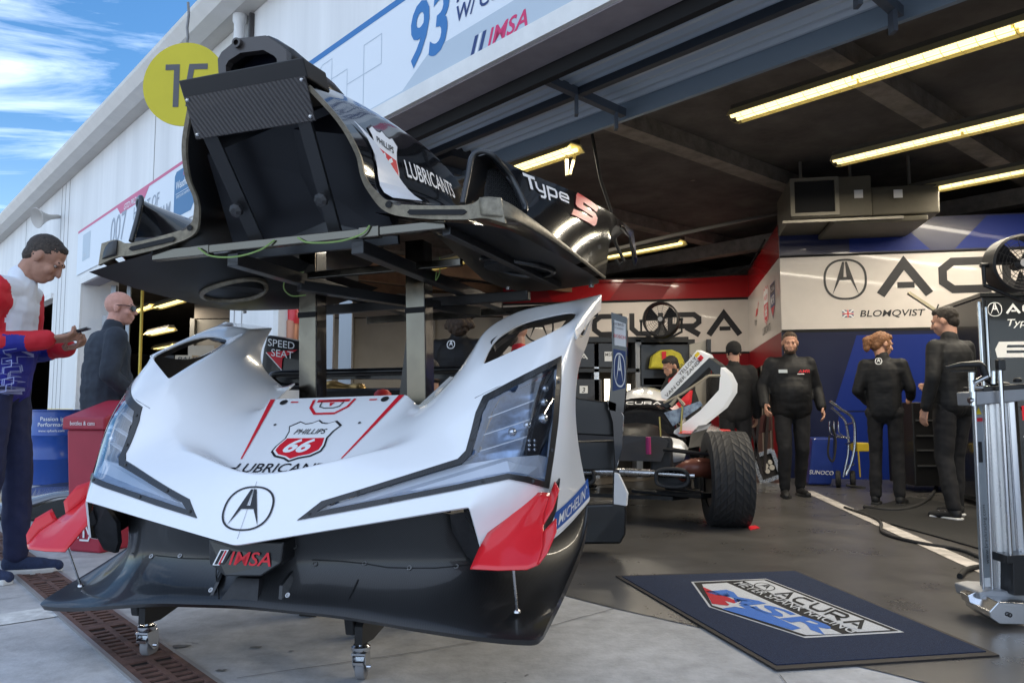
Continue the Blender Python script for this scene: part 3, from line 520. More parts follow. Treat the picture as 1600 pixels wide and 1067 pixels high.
# brace by the hanging light, hoses
hb = empty('hanging_brace', WP(5.3, 5.5, 3.2), 'tan timber brace hanging beside the light under the overhead door', 'brace')
q = PT(893, 225, 7.9); b = MB(); b.beam(q + V((-.05, 0, .12)), q + V((-.05, 0, -.34)), .05, .03); b.beam(q + V((.1, 0, .12)), q + V((-.02, 0, -.33)), .04, .03); b.build('timber', mat('brace_tan', (.35, .29, .15), .7), hb)
hh = tag(MB().tube([PT(925, 210, 7.5), PT(938, 280, 7.5), PT(955, 330, 7.4), PT(962, 380, 7.3), PT(975, 408, 7.3), PT(968, 415, 7.3), PT(962, 405, 7.3)], .016, 8).build('air_hose', RUBBER, smooth=60), 'black air hose hanging from the ceiling behind the red lettered engine cover', 'hose')
tag(MB().tube([PT(950, 392, 9.5), PT(1050, 368, 10), PT(1150, 347, 10.6), PT(1220, 333, 11)], .025, 8).build('ceiling_conduit', mat('conduit_grey', (.25, .24, .22), .5), smooth=60), 'pale conduit pipe running across to the air handler', 'conduit')
tag(MB().tube([PT(700, 365 + 74, 14.9), PT(800, 441, 14.9), PT(950, 436, 14.8), PT(1080, 434, 14.4), PT(1140, 430, 14.3), PT(1172, 415, 13.8), PT(1195, 375, 12.0)], .014, 6).build('wall_cable', RUBBER, smooth=60), 'black cable sagging along the top of the red back wall', 'cable')
# air handler
ah = empty('air_handler', PT(1310, 330, 10.2), 'beige metal ceiling air handler with a dark square intake and ducts', 'air handler')
AHM = mat('air_handler_beige', (.11, .098, .072), .6, var=.12, vscale=3)
def abox(x0, x1, y0, y1, z0, z1): return [IC + IX * a + IY * c_ + V((0, 0, d)) for a, c_, d in ((x0, y0, z0), (x1, y0, z0), (x1, y1, z0), (x0, y1, z0), (x0, y0, z1), (x1, y0, z1), (x1, y1, z1), (x0, y1, z1))]
b = MB(); b.hexa(abox(.0, .95, -1.0, .1, 3.28, 3.78)); b.build('cabinet', AHM, ah, bevel=.01)
b = MB(); b.hexa(abox(.97, 1.75, -.9, 0.2, 3.30, 3.66)); b.hexa(abox(.5, 1.6, -.95, 0, 3.2, 3.27)); b.build('duct', AHM, ah, bevel=.02)
b = MB(); b.hexa(abox(.05, .52, -1.006, -1.001, 3.34, 3.74)); b.build('intake', BLACK_MATT, ah)
b = MB()
for x0, x1, z0, z1 in ((.0, .57, 3.30, 3.34), (.0, .57, 3.74, 3.78), (.0, .05, 3.34, 3.74), (.52, .57, 3.34, 3.74)): b.hexa(abox(x0, x1, -1.03, -1.005, z0, z1))
b.build('intake_frame', mat('intake_frame', (.20, .185, .15), .5, .3), ah)
b = MB()
for x in (.2, .8, 1.5): b.beam(IC + IX * x - IY * .6 + V((0, 0, 3.7)), IC + IX * x - IY * .6 + V((0, 0, 4.12)), .03, .03)
b.beam(IC - IX * .1 - IY * 1.0 + V((0, 0, 3.24)), IC + IX * 1.3 - IY * 1.0 + V((0, 0, 3.24)), .03, .03); b.build('hanger', mat('hanger_steel', (.3, .28, .24), .5, .6), ah)
b = MB()
for x, z in ((.75, 3.5), (1.2, 3.48)): b.hexa(abox(x, x + .1, -1.012, -1.003, z, z + .1))
b.build('label_plate', INK_WHITE, ah)
# ================================================================== RACE CAR NOSE ON ITS DOLLY
NF = Frame((-.9266, 2.5, 0), 18.5, 1.5)
nz = empty('car_nose_section', NF.w(0, .4, .2), 'white race car nose section with headlights and red dive planes on a wheeled dolly', 'car bodywork')
VX = dict(A0=(0, .097, .498), B0=(.25, .135, .537), C0=(.5, .178, .575), D0=(.69, .21, .606), E0=(.776, .226, .618), E0b=(.80, .27, .475), F0=(.90, .44, .43), G0=(.965, .66, .478), H0=(1.0, .926, .56),
    Fm=(.905, .335, .605), Gm=(.98, .58, .59), Hm=(1.0, .86, .65),
    A1=(0, .154, .608), B1=(.25, .195, .648), C1=(.5, .255, .70), D1=(.70, .315, .735), E1=(.83, .325, .735), F1=(.945, .395, .715), G1=(.99, .58, .70), H1=(1.0, .80, .73),
    A2=(0, .201, .706), B2=(.22, .28, .755), C2=(.45, .365, .803), D2=(.655, .425, .845), E2=(.81, .375, .85), F2=(.95, .435, .84), G2=(1.0, .60, .83), H2=(1.0, .75, .84),
    D3=(.69, .475, .97), E3=(.82, .43, .985), F3=(.95, .50, .975), G3=(1.0, .62, .955), H3=(1.0, .74, .95),
    D4=(.705, .566, 1.085), E4=(.82, .635, 1.142), F4=(.93, .70, 1.20), G4=(1.0, .765, 1.217), K4=(.65, .585, 1.112), K5=(.615, .82, 1.245), D5=(.68, .75, 1.192), K6=(.655, 1.07, 1.342), D6=(.72, .98, 1.28), E6=(.80, 1.02, 1.30), Ec=(.79, 1.09, 1.362), F6=(.93, 1.07, 1.33), Fc=(.90, 1.14, 1.375), F5=(.975, .95, 1.283), G5=(1.005, 1.04, 1.337),
    F7=(1.005, 1.28, 1.42), E7=(.84, 1.28, 1.395), D7=(.695, 1.268, 1.368), H4=(1.005, .79, 1.18), H5=(1.005, 1.06, 1.295), H7=(1.0, 1.27, 1.345), Hk=(.99, .86, 1.09), K1=(.975, 1.0, 1.185), R1=(.97, 1.08, 1.165), W2=(.96, 1.2, 1.28), R2=(.95, 1.26, 1.24), F9=(.965, 1.30, 1.35),
    A3=(0, .275, .668), B3=(.19, .345, .715), C3=(.42, .44, .80), A4=(0, .50, .818), B4=(.255, .50, .825), C4=(.46, .60, .93), A5=(0, .735, .99), B5=(.318, .722, .99), Bn=(.36, .745, .945), C5=(.50, .80, 1.035),
    B6=(.388, 1.005, 1.07), C6=(.47, 1.04, 1.052), X6=(.60, 1.04, 1.146), Y6=(.662, 1.12, 1.25))
FC = 'A0 B0 B1 A1|B0 C0 C1 B1|C0 D0 D1 C1|D0 E0 E1 D1|E0 E0b F0 Fm|Fm F0 G0 Gm|Gm G0 H0 Hm|E0 Fm F1 E1|Fm Gm G1 F1|Gm Hm H1 G1|A1 B1 B2 A2|B1 C1 C2 B2|C1 D1 D2 C2|D1 E1 E2 D2|E1 F1 F2 E2|F1 G1 G2 F2|G1 H1 H2 G2|D2 E2 E3 D3|E2 F2 F3 E3|F2 G2 G3 F3|G2 H2 H3 G3|D3 E3 E4 D4|E3 F3 F4 E4|F3 G3 G4 F4|G3 H3 Hk G4|G4 Hk R1 K1|K1 R1 R2 W2|W2 R2 F9|F4 G4 G5 F5|G4 H4 H5 G5|G5 H5 H7 F7|F5 G5 Fc F6|G5 F7 Fc|Fc F7 E7 Ec|Ec E7 D7 K6|K6 D6 E6 Ec|Ec E6 F6 Fc|A2 B2 B3 A3|B2 C2 C3 B3|C2 D2 D3 C3|A3 B3 B4 A4|B3 C3 C4 B4|C3 D3 K4 C4|D3 D4 K4|A4 B4 B5 A5|B4 C4 Bn B5|C4 C5 Bn|C4 K4 K5 C5|K4 D4 D5 K5|K5 D5 D6 K6|Bn C5 C6 B6|C5 K5 X6 C6|K5 K6 Y6 X6|K6 D7 Y6'
CREASE = {'A2 B2': .8, 'B2 C2': .75, 'C2 D2': .35, 'A3 B3': .5, 'B3 C3': .4, 'E0 E1': .45, 'K4 K5': .5, 'K5 K6': .5, 'K6 Ec': .5, 'Ec Fc': .5,  'B3 B4': .8, 'B4 B5': .85, 'E0 Fm': .35, 'E0 E0b': .6}
SHARPV = {'E0': .7, 'E0b': .9, 'B5': .9, 'Bn': .8, 'B6': 1, 'C6': .8, 'D7': .7, 'F7': .9, 'H0': .7, 'D4': .7, 'F4': .3, 'A0': .6, 'K5': .3, 'Fc': .3, 'H7': .5, 'G4': .4}
def shell_mesh(VX, FC, CREASE, SHARPV, frame, mats, name, parent, lv=4, scale=1):
    me = bpy.data.meshes.new(name); bm = bmesh.new(); cl = bm.edges.layers.float.new('crease_edge'); vl = bm.verts.layers.float.new('crease_vert'); tab = {}
    for s in (1, -1):
        for k, p in VX.items():
            if s < 0 and abs(p[0]) < 1e-6: tab[(k, s)] = tab[(k, 1)]; continue
            tab[(k, s)] = bm.verts.new(frame.w(p[0] * s, p[1], p[2]))
            if k in SHARPV: tab[(k, s)][vl] = SHARPV[k]
    for s in (1, -1):
        for f in FC.split('|'):
            vs = [tab[(k, s)] for k in f.split()]
            if s < 0: vs = vs[::-1]
            bm.faces.new(vs)
        for e, c in CREASE.items():
            a, b_ = e.split(); ed = bm.edges.get((tab[(a, s)], tab[(b_, s)]))
            if ed: ed[cl] = c
    bmesh.ops.recalc_face_normals(bm, faces=bm.faces[:]); bm.to_mesh(me); bm.free()
    for m in mats: me.materials.append(m)
    o = link(name, me, parent); md = o.modifiers.new('s', 'SUBSURF'); md.levels = lv; md.render_levels = lv; md.boundary_smooth = 'PRESERVE_CORNERS'
    bake(o); return o
shell = shell_mesh(VX, FC, CREASE, SHARPV, NF, [WHITE_PAINT, CARBON_MATT], 'body_shell', nz)
def face_front(o, ref):
    """all normals point away from REF"""
    me = o.data; bm = bmesh.new(); bm.from_mesh(me)
    s = sum((f.normal.dot(f.calc_center_median() - ref)) * f.calc_area() for f in bm.faces)
    if s < 0: bmesh.ops.reverse_faces(bm, faces=bm.faces[:])
    bm.to_mesh(me); bm.free()
face_front(shell, NF.w(0, .8, .6))
ST = bvh(shell)
def on_shell(u, v, tree=None, off=0.0):
    r = ray(u, v).normalized(); h = (tree or ST).ray_cast(EYE, r)
    if h[0] is None:
        q = plane_hit(u, v, NF.w(.95, .6, .8), NF.d(.35, -.93, .1)); h = (tree or ST).find_nearest(q)
    n = h[1] if h[1].dot(r) < 0 else -h[1]
    return NF.loc(h[0] + n * off)
def zz(pts): return [(440 + x / 2.5404, 440 + y / 2.5404) for x, y in pts]
# headlight outline read off the right-hand lamp, mirrored to the other side
HO = zz([(1108, 296), (960, 372), (802, 455), (772, 520), (752, 600), (732, 672), (700, 705), (500, 768), (300, 830), (160, 872), (62, 948), (300, 905), (500, 866), (700, 828), (900, 784), (965, 796), (1055, 820), (1075, 690), (1092, 560), (1104, 400)])
HI = zz([(1090, 330), (960, 400), (822, 472), (794, 530), (776, 610), (752, 690), (715, 725), (510, 786), (310, 848), (185, 886), (140, 914), (300, 882), (500, 845), (700, 806), (895, 762), (970, 772), (1040, 792), (1056, 690), (1072, 560), (1086, 400)])
def resample(pl, n=6):
    out = []
    for i in range(len(pl)):
        a, b_ = pl[i], pl[(i + 1) % len(pl)]
        for j in range(n): out.append((a[0] + (b_[0] - a[0]) * j / n, a[1] + (b_[1] - a[1]) * j / n))
    return out
HO3 = [on_shell(u, v, off=.004) for u, v in resample(HO)]; HI3 = [on_shell(u, v, off=.004) for u, v in resample(HI)]
for k in range(len(HO3)):                       # keep the rim hugging the shell where the sight line grazes past it
    if (HO3[k] - HI3[k]).length > .09: HO3[k] = HI3[k] + (HO3[k] - HI3[k]).normalized() * .03
def inpoly(x, y, pl):
    c = False; n = len(pl)
    for i in range(n):
        (x0, y0), (x1, y1) = pl[i], pl[i - 1]
        if (y0 > y) != (y1 > y) and x < (x1 - x0) * (y - y0) / (y1 - y0) + x0: c = not c
    return c
UNCUT_V = [NF.loc(v.co) for v in shell.data.vertices]; UNCUT_F = [list(p.vertices) for p in shell.data.polygons]
HIac = [(p.x, p.z) for p in HI3]; HOac = [(p.x, p.z) for p in HO3]
mid2 = [((a[0] * .5 + b_[0] * .5), (a[1] * .5 + b_[1] * .5)) for a, b_ in zip(HIac, HOac)]
bm = bmesh.new(); bm.from_mesh(shell.data); kill = []
for f in bm.faces:
    p = NF.loc(f.calc_center_median())
    if p.y < .72 and inpoly(abs(p.x), p.z, mid2) and abs(p.x) > .15: kill.append(f)
bmesh.ops.delete(bm, geom=kill, context='FACES'); bm.to_mesh(shell.data); bm.free()
so = shell.modifiers.new('t', 'SOLIDIFY'); so.thickness = .007; so.offset = -1; so.material_offset = 1; so.material_offset_rim = 0
bake(shell); shade(shell, 50)
GLASS = mat('headlight_glass', (1, 1, 1), .02); gt = GLASS.node_tree; gb = bsdf(GLASS)
tr = gt.nodes.new('ShaderNodeBsdfTransparent'); tr.inputs[0].default_value = (.90, .93, .97, 1); gl = gt.nodes.new('ShaderNodeBsdfGlossy'); gl.inputs['Roughness'].default_value = .03; fr = gt.nodes.new('ShaderNodeLayerWeight'); fr.inputs[0].default_value = .42
ms = gt.nodes.new('ShaderNodeMixShader'); gt.links.new(fr.outputs['Facing'], ms.inputs[0]); gt.links.new(tr.outputs[0], ms.inputs[1]); gt.links.new(gl.outputs[0], ms.inputs[2]); gt.links.new(ms.outputs[0], gt.nodes['Material Output'].inputs[0])
LAMP_IN = mat('lamp_reflector_blue', (.22, .30, .44), .3, .55, var=.35, vscale=14); LAMP_WH = mat('lamp_white_shelf', (.50, .53, .58), .35, .2); LAMP_DK = mat('lamp_module_black', (.02, .02, .024), .3, .2); LENS = mat('projector_lens', (.65, .68, .72), .08, .9); LAMP_BZ = carbon_mat('lamp_bezel_carbon', (.016, .017, .019), .38, .3, 300)
def headlight(s):
    e = empty('headlight', NF.w(s * .7, .4, .8)); e.parent = nz; e.matrix_parent_inverse = Matrix.Translation(-V(nz.location))
    def W(p, off=0, db=0): return NF.w(s * p.x, p.y + db, p.z)
    n = len(HO3); b = MB(); b.add([W(p) for p in HO3] + [W(p) for p in HI3] + [W(p, db=.012) for p in HI3] + [W(p, db=.012) for p in HO3], [(i, (i + 1) % n, n + (i + 1) % n, n + i) for i in range(n)] + [(n + i, n + (i + 1) % n, 2 * n + (i + 1) % n, 2 * n + i) for i in range(n)] + [(i, (i + 1) % n, 3 * n + (i + 1) % n, 3 * n + i) for i in range(n)])
    o = b.build('bezel', LAMP_BZ, e); 
    # bolts round the bezel
    b = MB()
    for i in range(4, n, 11):
        p = (W(HO3[i]) + W(HI3[i])) / 2; b.lathe([(.006, -.002), (.006, .003), (.001, .004)], p, NF.d(s * .2, -1, .25), 10)
    b.build('bolt', DARK_PLASTIC, e, smooth=30)
    # glass: triangulated inside the rim
    vs, fs = tri_clean(HIac, [tuple(range(n))], .05); gt_ = MB(); tree = GT
    fs = [f for f in fs if inpoly(sum(vs[i][0] for i in f) / 3, sum(vs[i][1] for i in f) / 3, HIac)]
    pts = []
    for x, z in vs:
        h = tree.ray_cast(V((x, -1, z)), V((0, 1, 0))); y = h[0].y if h[0] is not None else min(HI3, key=lambda p: (p.x - x) ** 2 + (p.z - z) ** 2).y
        pts.append(NF.w(s * x, y - .002, z))
    gt_.add(pts, fs); g = gt_.build('lens_cover', GLASS, e); shade(g, 60)
    # housing: walls running in from the rim, back plate
    dep = [(.035 + .11 * max(0, min(1, (p.z - .60) / .38))) for p in HI3]
    b = MB(); bk = [NF.w(s * (p.x * .97 + .015), p.y + d, p.z + .005) for p, d in zip(HI3, dep)]
    b.add([W(p) for p in HI3] + bk, [(i, (i + 1) % n, n + (i + 1) % n, n + i) for i in range(n)], 0)
    vs2, fs2 = tri_clean([(p.x, p.z) for p in HI3], [tuple(range(n))], .05)
    fs2 = [f for f in fs2 if inpoly(sum(vs2[i][0] for i in f) / 3, sum(vs2[i][1] for i in f) / 3, HIac)]
    bp = []
    for x, z in vs2:
        h = tree.ray_cast(V((x, -1, z)), V((0, 1, 0))); y = h[0].y if h[0] is not None else min(HI3, key=lambda p: (p.x - x) ** 2 + (p.z - z) ** 2).y
        bp.append(NF.w(s * (x * .97 + .015), y + .035 + .11 * max(0, min(1, (z - .60) / .38)) + .008 * math.sin(z * 95), z + .005))
    b.add(bp, fs2, 0); b.build('reflector', LAMP_IN, e, smooth=50)
    def inner(u, v, d): p = on_shell(u, v); return NF.w(s * p.x, p.y + d, p.z)
    # white lower shelf
    sh = [(700, 730), (880, 700), (1010, 690), (1052, 700), (1040, 785), (965, 770), (895, 765), (700, 800), (500, 838), (300, 876), (150, 908), (200, 888), (400, 826), (560, 775)]
    sp_ = [inner(*q, .022) for q in zz(sh)]; b = MB(); b.prism(sp_, NF.d(0, .012, 0)); b.build('shelf', LAMP_WH, e)
    md = [(1020, 395), (1072, 345), (1078, 420), (1062, 540), (1030, 640), (1002, 700), (950, 690), (965, 600), (990, 480)]
    b = MB(); b.prism([inner(*q, .03) for q in zz(md)], NF.d(0, .03, 0)); mo = b.build('led_module', LAMP_DK, e)
    b = MB()
    for q, r_ in (((1035, 425), .012), ((1030, 480), .013), ((1025, 545), .016), ((965, 570), .011), ((905, 598), .012)):
        b.lathe([(r_ * 1.25, .006), (r_ * 1.2, -.002), (r_ * .8, -.010), (r_ * .4, -.014), (.001, -.015)], inner(*zz([q])[0], .026), NF.d(0, 1, 0), 14)
    for i in range(3):
        for j in range(2): b.lathe([(.006, .004), (.005, -.004), (.001, -.006)], inner(*zz([(972 + 22 * j, 668 - 18 * i)])[0], .027), NF.d(0, 1, 0), 10)
    b.build('projector', LENS, e, smooth=60)
    b = MB()
    for i, (q0, q1) in enumerate((((800, 540), (985, 470)), ((780, 610), (975, 545)), ((765, 675), (960, 615)))):
        b.beam(inner(*zz([q0])[0], .05), inner(*zz([q1])[0], .05), .02, .0035)
    b.beam(inner(*zz([(1085, 350)])[0], .02), inner(*zz([(1050, 760)])[0], .02), .012, .008)
    b.build('light_blade', LAMP_WH, e)
GT = BVHTree.FromPolygons(UNCUT_V, UNCUT_F)
headlight(1); headlight(-1)
# hood panel marks
hx = NF.d(1, 0, 0); hy = NF.d(0, .68, .73).normalized()
hm = surf_map(ST, NF.w(0, .503, .818), hx, hy, .002, .25)
sh_ = [(xf(i[0], .255, 0, .0, .93), i[1], i[2]) for i in shield(1)]
art('hood_marks', sh_ + [(xf(text2d('LUBRICANTS', .052, 0, .006, 1.0, align='CENTER'), 1, 0.0, -.185), INK_BLACK, 1), (poly2d([(-.312, .272), (-.288, .272), (-.212, -.11), (-.218, -.11)]), INK_RED, 1), (poly2d([(.288, .272), (.312, .272), (.218, -.11), (.212, -.11)]), INK_RED, 1),
    (ell2d(-.235, .25, .017, .017), DARK_PLASTIC, 1), (ell2d(.235, .25, .017, .017), DARK_PLASTIC, 1), (stroke2d([(-.20, .25), (-.165, .25)], .008), INK_RED, 1), (stroke2d([(.165, .25), (.20, .25)], .008), INK_RED, 1),
    (stroke2d([(-.095, .262), (-.085, .21), (-.045, .168), (.045, .168), (.085, .21), (.095, .262)], .012), INK_RED, 1), (rect2d(-.075, .245, .075, .262), INK_RED, 1), (poly2d([(-.012, .24), (.012, .24), (0, .215)]), INK_RED, 1),
    (stroke2d([(-.052, .255), (-.046, .215), (-.02, .205), (.02, .205), (.046, .215), (.052, .255), (-.052, .255)], .005), DARK_PLASTIC, 1), (ell2d(-.19, .10, .006, .006), DARK_PLASTIC, 1), (ell2d(.19, .10, .006, .006), DARK_PLASTIC, 1)], hm, nz, .03)
em = surf_map(ST, NF.w(0, .158, .612), hx, NF.d(0, .42, .9).normalized(), .002, .25)
art('emblem', [(([(x, y * .84) for x, y in i[0][0]], i[0][1]), i[1], 1) for i in grp(logo_a(INK_BLACK, .055), .09, .0, .0, 1.12, layer=1)], em, nz, .02)
b = MB()
cl_ = [on_shell(u, v, off=.002) for u, v in ((385, 842), (386, 800), (398, 752))]; b.tube([NF.w(0, p.y, p.z) for p in cl_], .0006, 5)
for s in (1, -1): b.tube([NF.w(s * p.x, p.y, p.z) for p in [on_shell(u, v, off=.001) for u, v in ((742, 622), (775, 606), (812, 592), (835, 578))]], .0015, 5)
b.build('panel_joint', mat('joint_grey', (.25, .26, .28), .6), nz)
# tyre-maker band along the lower edge of the flank
fo = NF.w(.93, .45, .5); fu = (NF.w(1.0, .926, .585) - NF.w(.925, .46, .46)).normalized(); fv = NF.d(-.05, -.25, .9); fv = (fv - fu * fv.dot(fu)).normalized()
for s in (1, -1):
    O_ = NF.w(s * .925, .46, .455); u_ = (NF.w(s * 1.0, .926, .575) - O_); Ln = u_.length; u_.normalize(); v_ = V((0, 0, 1)) - u_ * u_.z; v_.normalize()
    if s < 0: O_, u_ = O_ + u_ * Ln, -u_
    fmap = surf_map(ST, O_, u_, v_, .002, .2)
    lead = (0 if s > 0 else Ln - .08)
    art('tyre_maker_band', [(rect2d(0, .005, Ln, .075), INK_BLUE, 1), (rect2d(0, -.008, Ln, .005), INK_WHITE, 1), (rect2d(lead, .005, lead + .08, .085), INK_YEL, 2), (xf(text2d('MICHELIN', .042, .2, .006, 1.05), 1, .16 if s > 0 else .06, .018), INK_WHITE, 2), (ell2d(.115 if s > 0 else Ln - .12, .055, .014, .014), INK_WHITE, 2), (ell2d(.112 if s > 0 else Ln - .12, .028, .022, .014), INK_WHITE, 2)], fmap, nz, .03)
# carbon lower half: splitter sweeping up to the nose
PF = [(0, [(.12, .300), (.135, .318), (.165, .34), (.195, .38), (.21, .43), (.20, .48), (.18, .53)]), (.35, [(.135, .287), (.15, .305), (.19, .33), (.235, .375), (.255, .425), (.25, .49), (.235, .57)]),
      (.6, [(.155, .258), (.17, .275), (.22, .305), (.28, .355), (.315, .41), (.31, .49), (.30, .60)]), (.78, [(.19, .235), (.21, .252), (.28, .285), (.37, .335), (.43, .39), (.43, .46), (.42, .54)]),
      (.9, [(.205, .228), (.23, .245), (.36, .277), (.5, .33), (.6, .39), (.66, .48), (.68, .6)]), (.985, [(.222, .226), (.25, .243), (.45, .295), (.65, .36), (.78, .41), (.86, .47), (.90, .545)]), (1.0, [(.245, .232), (.27, .246), (.46, .300), (.66, .366), (.79, .416), (.865, .478), (.905, .55)])]
def prof(a):
    a = abs(a)
    for (a0, p0), (a1, p1) in zip(PF, PF[1:]):
        if a <= a1: t = (a - a0) / (a1 - a0); t = t * t * (3 - 2 * t); return [(x0 + (x1 - x0) * t, z0 + (z1 - z0) * t) for (x0, z0), (x1, z1) in zip(p0, p1)]
cols = [-1, -.985, -.94, -.9, -.84, -.78, -.69, -.6, -.47, -.35, -.22, -.1, 0, .1, .22, .35, .47, .6, .69, .78, .84, .9, .94, .985, 1]
b = MB(); b.grid([[NF.w(a, y, z) for y, z in prof(a)] for a in cols]); spl = b.build('splitter', CARBON, nz)
md = spl.modifiers.new('s', 'SUBSURF'); md.levels = 2; bake(spl); face_front(spl, NF.w(0, .9, .0)); SPT = bvh(spl)
md = spl.modifiers.new('t', 'SOLIDIFY'); md.thickness = .022; md.offset = -1; bake(spl); shade(spl, 45)
def on_spl(u, v, off=.002): return NF.w(on_shell(u, v, SPT, off))
b = MB()
for pl in ([(207, 864), (250, 868), (290, 872), (345, 873)], [(488, 874), (530, 876), (570, 880), (605, 886), (640, 887), (680, 887), (713, 884), (750, 880)], [(340, 858), (338, 900), (342, 935)], [(545, 935), (560, 905)]): b.tube([on_spl(*q) for q in pl], .002, 5)
b.build('panel_joint', BLACK_MATT, nz)
b = MB()
for q in ((237, 869), (282, 868), (335, 874), (330, 922), (391, 930), (450, 930), (493, 881), (461, 854), (570, 880), (640, 887), (713, 885)):
    c = on_spl(*q, .001); n = NF.d(0, -.8, .6); b.lathe([(.0085, 0), (.0085, .003), (.005, .003), (.005, -.0005), (.001, -.0005)], c, n, 14)
b.build('fastener', mat('fastener_steel', (.45, .45, .45), .3, .9), nz, smooth=30)
# centre keel with the series badge, and the dark duct under it
b = MB(); f_ = [(-.15, .150, .505), (.15, .150, .505), (.142, .148, .435), (.07, .135, .393), (-.07, .135, .388), (-.145, .148, .425)]
b.prism([NF.w(*p) for p in f_], NF.d(0, .25, .03)); b.build('keel', CARBON, nz, bevel=.006)
b = MB(); b.prism([NF.w(*p) for p in [(-.085, .135, .312), (.06, .135, .312), (.04, .17, .378), (-.05, .17, .378)]], NF.d(0, .06, .01)); b.build('keel_duct', CARBON_MATT, nz)
b = MB()
for s in (1, -1): b.prism([NF.w(s * .13, .15, .318), NF.w(s * .19, .33, .44), NF.w(s * .15, .30, .47), NF.w(s * .12, .17, .36)], NF.d(s * .012, 0, 0))
b.build('keel_fin', CARBON, nz)
km = plane_map(NF.w(0, .1475, .452) , NF.d(1, 0, 0), NF.d(0, .03, 1).normalized(), .004)
art('series_badge', [(poly2d([(-.125, -.03), (-.09, -.03), (-.06, .022), (-.095, .022)]), INK_WHITE, 1), (poly2d([(-.117, -.027), (-.105, -.027), (-.078, .019), (-.09, .019)]), INK_BLACK, 2), (stroke2d([(-.098, -.027), (-.071, .019)], .006), INK_RED, 2), (poly2d([(-.089, -.027), (-.078, -.027), (-.05, .019), (-.062, .019)]), INK_BLACK, 2), (xf(text2d('IMSA', .046, .3, .008, 1.25), 1, -.06, -.026), INK_RED, 1)], km, nz)
# dark brake-duct plates behind the nose corners
for s in (1, -1):
    b = MB(); b.prism([NF.w(s * x, y, z) for x, y, z in [(.70, .25, .59), (.775, .26, .60), (.795, .285, .50), (.79, .33, .42), (.755, .35, .405), (.72, .33, .45), (.69, .29, .53)]], NF.d(0, .02, .0)); b.build('duct_plate', CARBON_MATT, nz)
    b = MB(); b.prism([NF.w(s * x, y, z) for x, y, z in [(.755, .247, .585), (.775, .25, .56), (.785, .27, .52), (.765, .275, .53)]], NF.d(0, -.006, 0)); b.build('duct_opening', BLACK_MATT, nz)
# dive planes and their rods
REDW = mat('dive_plane_red', (.66, .014, .022), .3, 0, .6)
for s in (1, -1):
    rows = []
    L0 = [(.80, .165, .440), (.89, .160, .440), (.98, .165, .445), (1.01, .185, .456)]; L1 = [(.805, .225, .487), (.90, .215, .484), (.985, .225, .488), (1.01, .24, .50)]; L2 = [(.815, .285, .530), (.91, .275, .53), (.965, .29, .53), (.995, .30, .535)]; L3 = [(.87, .35, .582), (.93, .35, .580), (.96, .37, .578), (.975, .38, .58)]; L4 = [(.93, .44, .64), (.955, .45, .64), (.968, .46, .638), (.975, .46, .635)]
    b = MB(); b.grid([[NF.w(s * x, y, z) for x, y, z in r] for r in (L0, L1, L2, L3, L4)])
    b.add([NF.w(s * x, y, z) for x, y, z in [(1.01, .185, .456), (1.01, .24, .50), (.995, .30, .535), (1.035, .31, .575), (1.05, .25, .545), (1.035, .20, .49)]], [(0, 1, 4, 5), (1, 2, 3, 4)])
    b.add([NF.w(s * x, y, z) for x, y, z in [(.985, .33, .55), (.975, .38, .58), (.975, .46, .635), (.99, .47, .675), (1.02, .41, .655), (1.015, .345, .60)]], [(0, 1, 4, 5), (1, 2, 3, 4)])
    o = b.build('dive_plane', [REDW, CARBON_EDGE], nz); md = o.modifiers.new('s', 'SUBSURF'); md.levels = 2; md.subdivision_type = 'SIMPLE'; md = o.modifiers.new('t', 'SOLIDIFY'); md.thickness = .004; md.offset = 0; shade(o, 22)
    b = MB(); b.prism([NF.w(s * x, y, z) for x, y, z in [(.96, .37, .50), (.975, .36, .56), (.985, .48, .655), (.99, .54, .68), (.985, .50, .58), (.975, .44, .52)]], NF.d(s * -.006, 0, 0)); b.build('side_fin', CARBON, nz)
    b = MB(); p, q = NF.w(s * .893, .325, .278), NF.w(s * .905, .255, .470); b.tube([p, q], .0045, 8); b.lathe([(.012, 0), (.011, .006), (.004, .012)], p, (0, 0, 1), 12); b.lathe([(.010, -.012), (.009, 0)], q, (0, 0, 1), 10); b.build('stay_rod', ALU, nz, smooth=40)
# dark liner under the arch of each fender opening
for s in (1, -1):
    ed_ = crv([(.684, .72, 1.18), (.684, .77, 1.202), (.718, .98, 1.283), (.80, 1.03, 1.306), (.93, 1.075, 1.335)], 5); b = MB()
    b.grid([[NF.w(s * (p.x + dx * (1 if i < 9 else .2)), p.y + dy, p.z + dz) for i, p in enumerate(ed_)] for dx, dy, dz in ((-.006, .004, .0), (.012, -.012, -.022), (.004, .03, -.035), (-.02, .04, -.01))]); o = b.build('opening_liner', CARBON, nz); shade(o, 60)
# fender tip bracket
for s in (1, -1):
    b = MB(); b.lathe([(.012, 0), (.012, .03), (.001, .03)], NF.w(s * .985, 1.23, 1.345), (0, 0, -1), 12); b.build('locating_pin', DARK_PLASTIC, nz)
